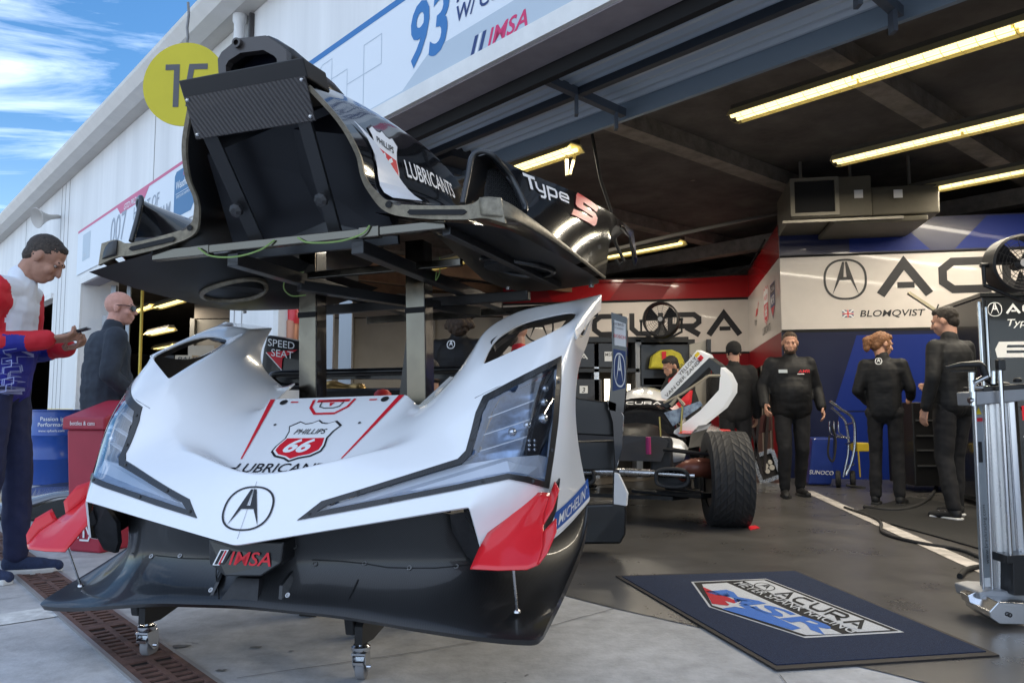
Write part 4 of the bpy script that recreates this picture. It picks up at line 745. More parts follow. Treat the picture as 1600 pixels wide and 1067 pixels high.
# ---- dolly
dl_ = empty('nose_dolly', NF.w(0, .4, 0), 'black steel dolly on zinc swivel castors carrying the white nose section', 'dolly')
def caster(c, ang, r=.042, name='caster'):
    c = V(c); e = MB(); f = Matrix.Rotation(ang, 3, 'Z'); ax = f @ V((1, 0, 0)); fw = f @ V((0, 1, 0)); wc = c + V((0, 0, r)) + fw * .02
    b = MB(); b.lathe([(.006, -.016), (r * .93, -.016), (r, -.011), (r, .011), (r * .93, .016), (.006, .016)], wc, ax, 28); wo_ = b.build('caster', GREY_RUBBER, dl_, smooth=40)
    b = MB()
    for s in (1, -1): b.prism([wc + ax * s * .021 + fw * y + V((0, 0, z)) for y, z in ((-.012, -.012), (.012, -.012), (.024, .02), (.016, .055), (-.05, .055), (-.045, .02))], ax * s * .003)
    b.box(c + V((0, 0, r + .056)), .05, .07, .006, f); b.build('fork', CHROME, wo_)
    b = MB(); b.lathe([(.001, 0), (.03, 0), (.034, .006), (.034, .016), (.026, .022), (.001, .022)], c + V((0, 0, r + .06)), n=24); b.lathe([(.008, .02), (.008, .05)], c + V((0, 0, r + .06)), n=12); b.tube([wc - ax * .032, wc + ax * .032], .006, 8); b.prism([wc + fw * y + V((0, 0, z)) - ax * .018 for y, z in ((-.04, .045), (-.058, .03), (-.055, .02), (-.035, .034))], ax * .036)
    b.build('swivel', CHROME, wo_, smooth=35); return wo_
ca, cb = GR(228, 1027) , GR(563, 1063); caster(ca - V((0, 0, 0)), R(-8)); caster(cb, R(-4)); cc = NF.w(.02, .85, 0); cc.z = 0; caster(cc, R(30)); 
b = MB()
for c in (ca, cb):
    x, y = c.x, c.y; f = NF.d(0, 1, 0); f.z = 0; f.normalize(); r_ = V((f.y, -f.x, 0)); B0 = V((x, y, .135))
    st = MB(); st.prism([B0 + f * a + V((0, 0, z)) for a, z in ((-.045, 0), (.035, 0), (.40, .10), (.40, .16), (.02, .15), (-.045, .06))], r_ * .03); st.build('bracket_plate', BLACK_STEEL, dl_)
    st = MB(); q0 = B0 - f * .03 + V((0, 0, .03)) - r_ * .02; st.beam(q0, q0 + V((0, 0, .13)) - f * .03, .036, .028); st.beam(q0 + V((0, 0, .12)) - f * .03, q0 + V((0, 0, .185)) - f * .0, .036, .03); st.build('lip_hook', BLACK_STEEL, dl_, bevel=.006)
    st = MB()
    for a, z in ((.0, .06), (.0, .09), (.025, .105)): st.lathe([(.009, 0), (.009, .006), (.003, .008)], B0 + f * a + V((0, 0, z)) - r_ * .001, -r_, 8)
    st.build('bolt', CHROME, dl_)
st = MB()
for c in (ca, cb): p = V((c.x, c.y, .26)); st.beam(p + NF.d(0, .3, 0), V((cc.x, cc.y, .30)), .05, .05)
st.beam(NF.w(-.6, .55, .29), NF.w(.6, .55, .29), .05, .05); st.beam(V((cc.x, cc.y, .12)), V((cc.x, cc.y, .32)), .05, .05); st.build('dolly_frame', BLACK_STEEL, dl_)
# ================================================================== ENGINE COVER ON A STAND
kE = .94
EF = Frame((-.652 * kE, 3.6 * kE, .95 * (1 - kE)), 18, 1.5)
ec = empty('engine_cover', EF.w(0, 0, 1.45), 'glossy black race car engine cover with side intakes held up on a steel stand', 'car bodywork')
X = dict(S0=(0, -.85, 2.03), S1=(.20, -.84, 2.005), S2=(.25, -.82, 1.965), S3=(.33, -.755, 1.855), S4=(.362, -.694, 1.757), S5=(.36, -.655, 1.693), S6=(.372, -.625, 1.647), S7=(.43, -.592, 1.590),
    T0=(0, -.5, 2.10), T1=(.22, -.5, 2.07), T2=(.285, -.5, 1.995), T3=(.345, -.5, 1.88), T4=(.37, -.45, 1.77), T6=(.385, -.42, 1.69), T7=(.45, -.38, 1.635),
    U0=(0, 0.0, 2.08), U1=(.30, 0.02, 2.05), U2=(.375, 0.02, 1.985), U3=(.40, 0.02, 1.87), U4=(.415, .02, 1.79), U6=(.44, .03, 1.74), U7=(.50, .05, 1.70),
    W0=(0, .8, 1.95), W1=(.2, .8, 1.92), W2=(.28, .8, 1.86), W3=(.33, .8, 1.78), W4=(.36, .8, 1.74), W6=(.40, .8, 1.69), W7=(.5, .8, 1.66),
    D0=(.70, -.60, 1.545), I0=(.723, -.535, 1.752), R0=(.765, -.515, 1.768), M0=(.825, -.40, 1.685), L0=(.885, -.47, 1.545),
    D1=(.66, -.15, 1.60), I1=(.735, -.12, 1.762), R1=(.835, -.20, 1.768), M1=(.905, -.25, 1.63), L1=(.952, -.29, 1.483),
    D2=(.62, .25, 1.65), I2=(.78, .3, 1.785), R2=(.93, .21, 1.80), M2=(.99, .10, 1.63), L2=(.988, -.02, 1.447),
    D3=(.6, .8, 1.63), I3=(.84, .9, 1.79), R3=(.98, .76, 1.84), M3=(1.0, .52, 1.66), L3=(1.009, .33, 1.432),
    D4=(.62, 1.1, 1.60), I4=(.87, 1.2, 1.78), R4=(.985, 1.12, 1.84), M4=(1.0, .66, 1.76))
XF = 'S0 S1 T1 T0|S1 S2 T2 T1|S2 S3 T3 T2|S3 S4 T4 T3|S4 S5 T6 T4|S5 S6 T6|S6 S7 T7 T6|T0 T1 U1 U0|T1 T2 U2 U1|T2 T3 U3 U2|T3 T4 U4 U3|T4 T6 U6 U4|T6 T7 U7 U6|U0 U1 W1 W0|U1 U2 W2 W1|U2 U3 W3 W2|U3 U4 W4 W3|U4 U6 W6 W4|U6 U7 W7 W6|S7 D0 D1 T7|T7 D1 D2 U7|U7 D2 D3 W7|W7 D3 D4|D0 I0 I1 D1|D1 I1 I2 D2|D2 I2 I3 D3|D3 I3 I4 D4|I0 R0 R1 I1|I1 R1 R2 I2|I2 R2 R3 I3|I3 R3 R4 I4|R0 M0 M1 R1|R1 M1 M2 R2|R2 M2 M3 R3|M0 L0 L1 M1|M1 L1 L2 M2|M2 L2 L3 M3|R3 M3 M4|R3 M4 R4'
XC = {'R0 R1': .9, 'R1 R2': .9, 'R2 R3': .9, 'R3 R4': .8, 'T1 T2': .3, 'S1 T1': .3, 'D0 D1': .4, 'D1 D2': .4, 'T6 U6': .3, 'S2 T2': .75, 'T2 U2': .8, 'U2 W2': .6, 'S3 S4': .2}
XV = {'D0': .8, 'L0': .8, 'L3': .9, 'I0': .5, 'R0': .5, 'R4': .5}
cov = shell_mesh(X, XF, XC, XV, EF, [BLACK_PAINT, CARBON], 'cover_shell', ec, 3)
face_front(cov, EF.w(0, .1, 1.2)); ET = bvh(cov)
so = cov.modifiers.new('t', 'SOLIDIFY'); so.thickness = .008; so.offset = -1; so.material_offset = 1; so.material_offset_rim = 0; bake(cov); shade(cov, 45)
# bare flange round the front arch
def ladder(left, right, th, nrm): 
    n = len(left); b = MB(); vs = left + right + [p + nrm * th for p in left] + [p + nrm * th for p in right]; f = []
    for i in range(n - 1): f += [(i, i + 1, n + i + 1, n + i), (2 * n + i, 3 * n + i, 3 * n + i + 1, 2 * n + i + 1), (i, 2 * n + i, 2 * n + i + 1, i + 1), (n + i, n + i + 1, 3 * n + i + 1, 3 * n + i)]
    f += [(0, n, 3 * n, 2 * n), (n - 1, 3 * n - 1, 4 * n - 1, 2 * n - 1)]
    return b.add(vs, f)
for s in (1, -1):
    fo_ = crv([(.25, -.825, 1.965), (.33, -.76, 1.856), (.365, -.70, 1.757), (.363, -.66, 1.693), (.38, -.632, 1.650), (.43, -.598, 1.602), (.53, -.595, 1.580), (.72, -.598, 1.560), (.78, -.605, 1.578), (.846, -.61, 1.568)])
    fi_ = crv([(.235, -.823, 1.958), (.313, -.758, 1.852), (.348, -.698, 1.756), (.346, -.658, 1.69), (.36, -.629, 1.638), (.41, -.592, 1.57), (.53, -.590, 1.535), (.70, -.593, 1.512), (.78, -.60, 1.508), (.86, -.61, 1.48)])
    lo = [EF.w(s * p.x, p.y - .004, p.z) for p in fo_]; li = [EF.w(s * p.x, p.y - .004, p.z) for p in fi_]
    o = ladder(lo, li, .012, EF.d(0, 1, 0)).build('front_flange', CARBON_EDGE, ec); shade(o, 40)
    # long slot and bolt hole in it
    b = MB(); sl = [(.505, 1.566), (.71, 1.545), (.72, 1.536), (.705, 1.527), (.505, 1.548), (.495, 1.557)]
    b.prism([EF.w(s * x, -.6035, z) for x, z in sl], EF.d(0, .003, 0)); b.lathe([(.001, 0), (.012, 0), (.012, .003)], EF.w(s * .425, -.607, 1.592), EF.d(0, 1, 0), 16); b.build('flange_slot', BLACK_MATT, ec)
    # corner lip running down and out to the skirt edge
    b = MB(); b.grid([[EF.w(s * x, y, z) for x, y, z in r] for r in ([(.77, -.612, 1.575), (.846, -.618, 1.566), (.895, -.515, 1.53), (.952, -.30, 1.486), (.988, -.03, 1.450), (1.009, .31, 1.434)], [(.77, -.615, 1.545), (.855, -.628, 1.535), (.902, -.52, 1.510), (.954, -.305, 1.477), (.989, -.033, 1.446), (1.009, .31, 1.431)], [(.775, -.61, 1.515), (.86, -.63, 1.50), (.90, -.515, 1.488), (.950, -.3, 1.470), (.986, -.03, 1.442), (1.006, .31, 1.429)])])
    o = b.build('skirt_lip', CARBON_EDGE if s > 0 else CARBON, ec); md = o.modifiers.new('s', 'SUBSURF'); md.levels = 2; md.boundary_smooth = 'PRESERVE_CORNERS'; md = o.modifiers.new('t', 'SOLIDIFY'); md.thickness = .006; shade(o, 50)
    # intake rim and mesh
    rim = crv([(.705, -.605, 1.565), (.712, -.57, 1.66), (.720, -.542, 1.745), (.745, -.522, 1.768), (.785, -.49, 1.752), (.825, -.42, 1.69), (.872, -.43, 1.59), (.885, -.47, 1.55)], 5)
    b = MB(); b.tube([EF.w(s * p.x, p.y, p.z) for p in rim], .011, 8); b.build('intake_rim', mat('satin_black', (.012, .013, .014), .3, 0, .4), ec, smooth=60)
    b = MB(); inner = [(.722, -.46, 1.565), (.727, -.44, 1.66), (.735, -.42, 1.738), (.765, -.40, 1.742), (.80, -.34, 1.69), (.85, -.31, 1.60), (.87, -.33, 1.55)]; b.prism([EF.w(s * x, y, z) for x, y, z in inner], EF.d(0, .01, 0)); im = b.build('intake_mesh', carbon_mat('intake_mesh_black', (.01, .01, .011), .5, 0, 90), ec)
    b = MB()
    for i in range(14):
        for j in range(11):
            a = .73 + j * .0125 + (.00625 if i % 2 else 0); z = 1.572 + i * .0115
            if inpoly(a, z, [(x, z_) for x, y, z_ in inner]): b.lathe([(.0062, -.006), (.0052, -.006), (.0052, 0)], EF.w(s * a, -.42 + (a - .72) * .72 - .02, z), EF.d(0, 1, 0), 6)
    b.build('honeycomb', mat('honeycomb_dark', (.035, .036, .038), .4), im)
# inside of the arch and underside
b = MB(); b.prism([EF.w(x, -.40 - (.25 if z > 1.8 else 0), z) for x, z in [(-.36, 1.50), (.36, 1.50), (.345, 1.70), (.31, 1.85), (.22, 1.97), (-.22, 1.97), (-.31, 1.85), (-.345, 1.70)]], EF.d(0, .02, 0)); b.build('bulkhead', mat('bulkhead_black', (.006, .0065, .009), .35), ec)
for s in (1, -1):
    rows = [[(.36, -.59, 1.575), (.42, -.59, 1.548), (.6, -.59, 1.515), (.76, -.60, 1.49), (.88, -.64, 1.45)], [(.37, -.45, 1.60), (.45, -.45, 1.56), (.6, -.42, 1.505), (.78, -.42, 1.47), (.925, -.42, 1.435)], [(.38, -.15, 1.62), (.5, -.1, 1.54), (.64, -.1, 1.475), (.80, -.1, 1.445), (.965, -.15, 1.425)], [(.36, .2, 1.56), (.5, .25, 1.47), (.66, .28, 1.43), (.82, .3, 1.42), (1.0, .32, 1.418)], [(.3, .7, 1.54), (.45, .62, 1.46), (.62, .56, 1.43), (.8, .48, 1.425), (.95, .42, 1.425)]]
    b = MB(); b.grid([[EF.w(s * x, y, z) for x, y, z in r] for r in rows]); o = b.build('underside', UNDERC, ec); md = o.modifiers.new('s', 'SUBSURF'); md.levels = 3; md.boundary_smooth = 'PRESERVE_CORNERS'; bake(o); shade(o, 60); UT = bvh(o)
    rr = []
    for i in range(29):
        an = 2 * math.pi * i / 28; x, y = .70 + .15 * math.cos(an), .02 + .13 * math.sin(an); h = UT.ray_cast(EF.w(s * x, y, 1.0), EF.d(0, 0, 1)); rr.append((h[0] if h[0] is not None else EF.w(s * x, y, 1.45)) - EF.d(0, 0, .004))
    b = MB(); b.tube(rr, .013, 6); b.build('brake_vent_ring', CARBON_EDGE if s < 0 else CARBON, ec, smooth=60)
    b = MB(); b.prism([EF.w(s * (.70 + .14 * math.cos(2 * math.pi * i / 24)), .02 + .12 * math.sin(2 * math.pi * i / 24), 1.456) for i in range(24)], EF.d(0, 0, .03)); b.build('vent_hole', BLACK_MATT, ec)
    b = MB(); b.lathe([(.012, 0), (.012, .012), (.006, .012)], EF.w(s * .55, .35, 1.43), (0, 0, -1), 12); b.lathe([(.012, 0), (.012, .012), (.006, .012)], EF.w(s * .93, .40, 1.42), (0, 0, -1), 12); b.build('latch', ALU, ec)
    b = MB(); b.prism([EF.w(s * x, y, z) for x, y, z in [(.98, 1.0, 1.84), (1.0, 1.25, 1.85), (1.0, 1.36, 1.70), (.995, 1.30, 1.66), (.99, 1.2, 1.80), (.985, .95, 1.80)]], EF.d(-s * .01, 0, 0)); b.build('tail_fin', BLACK_PAINT, ec)
# roof intake
rows = []
for (y, sx_, zt, zb) in ((-.79, 1, 2.19, 2.06), (-.74, 1.03, 2.2, 2.055), (-.45, .95, 2.20, 2.04), (-.1, .75, 2.15, 2.0), (.3, .45, 2.05, 1.95), (.7, .2, 1.97, 1.93)):
    o_ = [(-.145, .15), (-.135, .62), (-.06, 1.0), (.06, 1.0), (.125, .66), (.14, .15)]; rows.append([EF.w(x * sx_, y, zb + (zt - zb) * q) for x, q in o_])
b = MB(); b.grid(rows); o = b.build('roof_intake', CARBON, ec); md = o.modifiers.new('t', 'SOLIDIFY'); md.thickness = .016; md.offset = -1; shade(o, 30)
b = MB(); b.prism([EF.w(x, -.70, z) for x, z in ((-.13, 2.06), (.13, 2.06), (.115, 2.14), (.05, 2.185), (-.05, 2.185), (-.12, 2.14))], EF.d(0, .02, 0)); b.build('intake_throat', mat('throat_blue_black', (.008, .011, .025), .4), ec)
def fr_(pts): return [EF.w(x, -.80, z) for x, z in pts]
b = ladder(fr_([(-.140, 2.05), (-.146, 2.135), (-.130, 2.158), (-.06, 2.197), (.055, 2.187), (.120, 2.138), (.138, 2.118), (.142, 2.05)]), fr_([(-.108, 2.05), (-.112, 2.105), (-.10, 2.122), (-.05, 2.142), (.045, 2.136), (.088, 2.108), (.100, 2.094), (.104, 2.05)]), .03, EF.d(0, 1, 0)); b.lathe([(.010, 0), (.017, 0), (.019, .03), (.012, .05)], EF.w(-.058, -.815, 2.175), EF.d(0, 1, .1), 16); b.build('intake_lip', mat('lip_carbon_brown', (.045, .038, .035), .4, 0, .3), ec, smooth=25)
# number-board clamp across the top: bar, carbon plate, two straps
b = MB(); b.hexa([EF.w(*p) for p in ((-.252, -.845, 1.985), (.252, -.845, 1.985), (.252, -.70, 1.99), (-.252, -.70, 1.99), (-.252, -.875, 2.042), (.252, -.875, 2.042), (.252, -.73, 2.05), (-.252, -.73, 2.05))]); b.build('top_bar', BLACK_STEEL, ec, bevel=.004)
PLM = wave_mat('twill_plate', dict(col=(.045, .04, .04), rough=.42, coat=.2), 55, 'DIAGONAL', .8, .01)
b = MB(); b.hexa([EF.w(*p) for p in ((-.245, -.79, 1.858), (.245, -.79, 1.858), (.245, -.782, 1.858), (-.245, -.782, 1.858), (-.245, -.852, 1.988), (.245, -.852, 1.988), (.245, -.844, 1.988), (-.245, -.844, 1.988))]); pl = b.build('carbon_plate', PLM, ec)
b = MB()
for x, y, z in ((-.232, -.797, 1.870), (.232, -.797, 1.870), (-.232, -.850, 1.977), (.232, -.850, 1.977)): b.lathe([(.007, 0), (.005, .004), (.001, .005)], EF.w(x, y, z), EF.d(0, -.9, -.4), 12)
b.build('screw', ALU, pl)
for s in (1, -1):
    b = MB(); b.beam(EF.w(s * .195, -.775, 1.87), EF.w(s * .17, -.53, 1.53), .055, .012, EF.d(0, -.8, .5)); b.build('strap', BLACK_STEEL, ec)
    b = MB(); b.lathe([(.024, 0), (.026, .02), (.012, .03), (.001, .03)], EF.w(s * .18, -.635, 1.63), EF.d(0, -.85, -.4), 8); b.build('clamp_knob', DARK_PLASTIC, ec)
# artwork on the flanks
def on_ec(u, v): r = ray(u, v).normalized(); h = ET.ray_cast(EYE, r); return h[0] if h[0] is not None else plane_hit(u, v, EF.w(.9, 0, 1.6), EF.d(1, 0, 0))
def px_map(q0, q1, q2, length, tree, off=.0025):
    """baseline from pixel q0 to q1 on the surface, up towards q2; x runs 0..length"""
    a, b_, c = on_ec(*q0), on_ec(*q1), on_ec(*q2); ux = b_ - a; k = ux.length / length; ux.normalize(); uy = c - a; uy = uy - ux * uy.dot(ux); uy.normalize(); n = ux.cross(uy)
    if n.dot(EYE - a) < 0: n = -n
    def f(x, y, l=0):
        p = a + ux * x * k + uy * y * k; h = tree.ray_cast(p + n * .3, -n); q = h[0] if h[0] is not None else p
        nr = h[1] if h[0] is not None else n
        if nr.dot(n) < 0: nr = -nr
        return q + nr * (off + .0008 * l)
    return f
TS = {'T': ([[(0, .88), (.95, .88)], [(.48, .88), (.48, 0)]], .22), 'y': ([[(.1, .7), (.1, .3), (.25, .12), (.8, .12)], [(.72, .7), (.72, -.12), (.6, -.25), (.3, -.25)]], .17), 'p': ([[(.1, -.3), (.1, .62), (.7, .62), (.78, .5), (.78, .2), (.7, .1), (.1, .1)]], .17), 'e': ([[(.85, .1), (.2, .1), (.1, .2), (.1, .5), (.2, .62), (.7, .62), (.8, .5), (.8, .36), (.15, .36)]], .15)}
items = []; x = 0
for ch, adv in (('T', .86), ('y', .95), ('p', .98), ('e', 1)):
    for pl_ in TS[ch][0]: items.append(([(px_ + x, py_) for px_, py_ in stroke2d(pl_, TS[ch][1])[0]], stroke2d(pl_, TS[ch][1])[1]))
    x += adv
def px_plane(q0, q1, q2, tree, off=.003):
    a, b_, c = on_ec(*q0), on_ec(*q1), on_ec(*q2); ux = (b_ - a).normalized(); n = ux.cross(c - a).normalized(); uy = n.cross(ux)
    if n.dot(EYE - a) < 0: n = -n
    def f(x, y, l=0):
        p = a + ux * x + uy * y; h = tree.ray_cast(p + n * .3, -n); q = h[0] if h[0] is not None else p; nr = h[1] if h[0] is not None else n
        if nr.dot(n) < 0: nr = -nr
        return q + nr * (off + .0008 * l)
    def to(u, v): p = plane_hit(u, v, a, n) - a; return (p.dot(ux), p.dot(uy))
    return f, to
f, to = px_plane((835, 305), (885, 325), (835, 290), ET, .004)
# four picture corners of the word on the flank: the letters are laid out between them, then carried onto the surface
Q_ = [V(q + (0,)) for q in ((821, 294), (891, 321), (890, 300), (815, 270))]
def wq(x, y): p = (Q_[0] * (1 - x) + Q_[1] * x) * (1 - y) + (Q_[3] * (1 - x) + Q_[2] * x) * y; return to(p.x, p.y)
art('flank_lettering', [(([wq(x / 3.8, y) for x, y in i[0]], i[1]), INK_WHITE, 1) for i in items], f, ec, .05)
Sp = [(1262, 507), (1172, 466), (1156, 486), (1242, 535), (1256, 552), (1243, 578), (1122, 548)]
SPX = [(1158, 448), (1272, 506), (1262, 532), (1184, 494), (1182, 508), (1254, 540), (1268, 560), (1262, 590), (1250, 599), (1122, 557), (1131, 530), (1236, 564), (1238, 557), (1150, 520), (1141, 506), (1147, 460)]
art('flank_letter', [(poly2d([to(x / 3.1024 + 531, y / 3.1024 + 156) for x, y in SPX]), INK_RED, 1)], f, ec, .05)
# left flank mirrored lettering in grey gloss
art('spine_lettering', [(xf(text2d('LUBRICANTS', .2, 0, .012, .8), 1), INK_WHITE, 3)], px_map((635, 277), (710, 311), (634, 254), text2d('LUBRICANTS', .2, 0, .012, .8)[0] and max(p[0] for p in text2d('LUBRICANTS', .2, 0, .012, .8)[0]), ET, .004), ec, .08)
f, to = px_plane((600, 290), (650, 312), (590, 235), ET)
art('white_flash', [(poly2d([to(*q) for q in ((550, 190), (584, 224), (623, 274), (656, 318), (600, 317), (592, 306), (587, 280), (581, 247), (569, 218))]), mat('white_flash', (.72, .75, .80), .3, 0, .5), 6)], f, ec, .05)
def quad_item(it, c):     # unit shield (-.5...5) onto four picture corners of the surface plane
    P = [V((*to(*q), 0)) for q in c]
    def g(x, y): u = x + .5; v = y + .5; p = (P[0] * (1 - u) + P[1] * u) * (1 - v) + (P[3] * (1 - u) + P[2] * u) * v; return (p.x, p.y)
    return [g(x, y) for x, y in it[0]], it[1]
art('spine_shield', [(quad_item(i[0], ((577, 268), (630, 308), (630, 212), (577, 186))), i[1], i[2]) for i in shield(1)], f, ec, .05)
# ---- the stand
st_ = empty('bodywork_stand', PT(590, 700, 3.5), 'black and bare steel post stand with cross bars under the engine cover', 'stand'); st_.location.z = 0
MST = Matrix.Rotation(-R(18), 3, 'Z')
posts = []
for u, Y in ((668, 3.45), (497, 3.63)):
    x = (u - 800) / FPX * Y; p = V((x - .01, Y + .05, 0)); tilt = EF.d(0, 0, 1); H_ = 1.70; pp = MB(); pp.beam(p + tilt * .01, p + tilt * H_, .092, .092, EF.d(0, 1, 0)); pp.build('post', mat('gloss_black_post', (.008, .008, .009), .22, 0, .6), st_, bevel=.004)
    f = -EF.d(0, 1, 0); pp = MB(); pp.beam(p + f * .049, p + f * .049 + tilt * H_, .088, .004, f); pp.build('face_plate', STEEL, st_); posts.append(p)
    pp = MB(); pp.beam(p + f * .055 + tilt * (H_ - .33), p + f * .055 + tilt * (H_ - .305), .095, .004, f); pp.build('tape_band', BLACK_MATT, st_)
def bar(name, p, q, w_, h_, m, bev=.003): b = MB(); b.beam(EF.w(*p), EF.w(*q), w_, h_, EF.d(0, 0, 1)); return b.build(name, m, st_, bevel=bev)
bar('cross_bar', (-.63, -.56, 1.507), (-.36, -.56, 1.507), .035, .040, STEEL); bar('cross_bar', (-.38, -.56, 1.51), (.37, -.56, 1.51), .028, .032, STEEL); bar('cross_bar', (.29, -.56, 1.51), (.37, -.56, 1.51), .036, .04, STEEL); bar('cross_bar', (.371, -.56, 1.51), (.625, -.56, 1.51), .028, .032, STEEL)
for a in (-.27, .27): bar('rail', (a, -.55, 1.465), (a + .02, .95, 1.44), .05, .05, BLACK_STEEL)
bar('rear_bar', (-.62, .45, 1.40), (.62, .45, 1.40), .045, .045, BLACK_STEEL); bar('rear_bar', (-.5, .95, 1.40), (.66, .95, 1.40), .04, .04, STEEL)
bar('diagonal', (-.27, -.1, 1.43), (.30, .62, 1.36), .05, .045, BLACK_STEEL); bar('diagonal', (.62, -.55, 1.49), (.80, .3, 1.41), .035, .03, BLACK_STEEL)
bar('cross_bar', (-.22, -.1, 1.47), (.5, -.1, 1.47), .03, .03, STEEL)
GW = mat('green_wire', (.22, .34, .10), .5)
def wire(name, pts, r, m, parent): b = MB(); b.tube(crv(pts, 6), r, 6); return b.build(name, m, parent, smooth=60)
wire('lanyard', [EF.w(*p) for p in ((-.40, -.585, 1.515), (-.33, -.60, 1.475), (-.22, -.60, 1.462), (-.12, -.59, 1.48), (-.06, -.58, 1.515))], .0035, GW, st_)
wire('lanyard', [EF.w(*p) for p in ((.04, -.58, 1.515), (.10, -.60, 1.487), (.22, -.60, 1.48), (.31, -.59, 1.50), (.34, -.585, 1.53))], .0035, GW, st_)
wire('lanyard', [PT(u, v, 3.5) for u, v in ((475, 425), (452, 430), (443, 448), (455, 462), (478, 461))], .003, GW, st_)
wire('lanyard', [PT(u, v, 3.35) for u, v in ((687, 402), (687, 425), (681, 438), (682, 425))], .003, GW, st_)
# ================================================================== THINGS IN AND ROUND THE GARAGE
def zof(v, Y): return CAMH + (640 - v) * Y / FPX * .9965
# ---- floor mat with team crest
mc = [GR(962, 902), GR(1243, 893), GR(1562, 1027), GR(1213, 1050)]
mt = empty('floor_mat', (mc[0] + mc[2]) / 2, 'navy carpet floor mat with the team crest at the garage mouth', 'floor mat')
MATP = mat('mat_pile_navy', (.012, .024, .062), .95, var=.35, vscale=160, bump=.6, bscale=300)
b = MB(); b.prism([p + V((0, 0, .005)) for p in mc], (0, 0, .006)); b.build('border', mat('mat_rubber_border', (.022, .018, .018), .7), mt)
ctr = (mc[0] + mc[1] + mc[2] + mc[3]) / 4
inn = [ctr + (p - ctr) * 1.0 + (ctr - p).normalized() * .045 for p in mc]
b = MB(); b.prism([p + V((0, 0, .0105)) for p in inn], (0, 0, .004)); b.build('pile', MATP, mt)
mux = (mc[2] - mc[1]).normalized(); muy = V((-mux.y, mux.x, 0)); mo = GR(1080, 912)
mmap = plane_map(mo + V((0, 0, .0148)), mux, muy, .0004)
def gm(u, v): p = GR(u, v) - mo; return (p.dot(mux), p.dot(muy))
CW = mat('mat_white', (.55, .57, .60), .9, var=.2, vscale=200); CB = mat('mat_black', (.012, .012, .014), .9); CR = mat('mat_red', (.45, .015, .03), .9, var=.2, vscale=200); CBL = mat('mat_blue', (.05, .16, .52), .9, var=.2, vscale=200)
crest = [gm(*q) for q in ((1080, 913), (1197, 908), (1413, 993), (1258, 1002), (1108, 953))]
cc_ = (sum(p[0] for p in crest) / 5, sum(p[1] for p in crest) / 5)
def ins(k): return [(cc_[0] + (x - cc_[0]) * k, cc_[1] + (y - cc_[1]) * k) for x, y in crest]
def on_line(item, q0, q1, qt, grow=1.0):
    """set lettering between two floor points, its height given by a third point over the start"""
    vs, fs = item; a, b_, c = gm(*q0), gm(*q1), gm(*qt); W_ = max(v[0] for v in vs); x_ = V((b_[0] - a[0], b_[1] - a[1], 0)) / W_; hh = max(v[1] for v in vs); y_ = V((c[0] - a[0], c[1] - a[1], 0)) / hh
    return [(a[0] + x_.x * x + y_.x * y, a[1] + x_.y * x + y_.y * y) for x, y in vs], fs
def merge(items):
    vs, fs = [], []
    for i in items: k = len(vs); vs += list(i[0][0]); fs += [tuple(j + k for j in f) for f in i[0][1]]
    return vs, fs
art('crest', [(poly2d(ins(1.0)), CW, 0), (poly2d(ins(.965)), CB, 1), (poly2d([gm(*q) for q in ((1163, 912.5), (1194, 911), (1392, 990.5), (1340, 993.5))]), CW, 2), (poly2d([gm(*q) for q in ((1097, 917.5), (1136, 915), (1316, 996.5), (1260, 998.5), (1113, 951))]), CW, 2),
    (poly2d([gm(*q) for q in ((1098, 922), (1160, 948), (1138, 952), (1113, 949))]), CR, 3), (poly2d([gm(*q) for q in ((1128, 957), (1165, 949), (1252, 988), (1238, 991))]), CBL, 3), (poly2d([gm(*q) for q in ((1128, 957), (1140, 951), (1133, 945), (1147, 949), (1158, 945), (1153, 951), (1165, 957), (1148, 954))]), CW, 4),
    (on_line(merge(word_acura(CB)), (1209, 933), (1345, 990), (1230, 926)), CB, 3), (on_line((lambda m: ([(x + 1.05, y + 1.05) for x, y in m[0]], m[1]))(merge(logo_a(CB))), (1172, 919), (1199, 930.5), (1190, 913)), CB, 3),
    (on_line(text2d('MEYER SHANK RACING', .1, 0, .004), (1146, 916.5), (1330, 995.5), (1160, 913.5)), CW, 3), (on_line(text2d('MSR', .3, .25, .03, 1.7), (1103, 929), (1290, 998), (1120, 921)), CBL, 3)], mmap, mt)
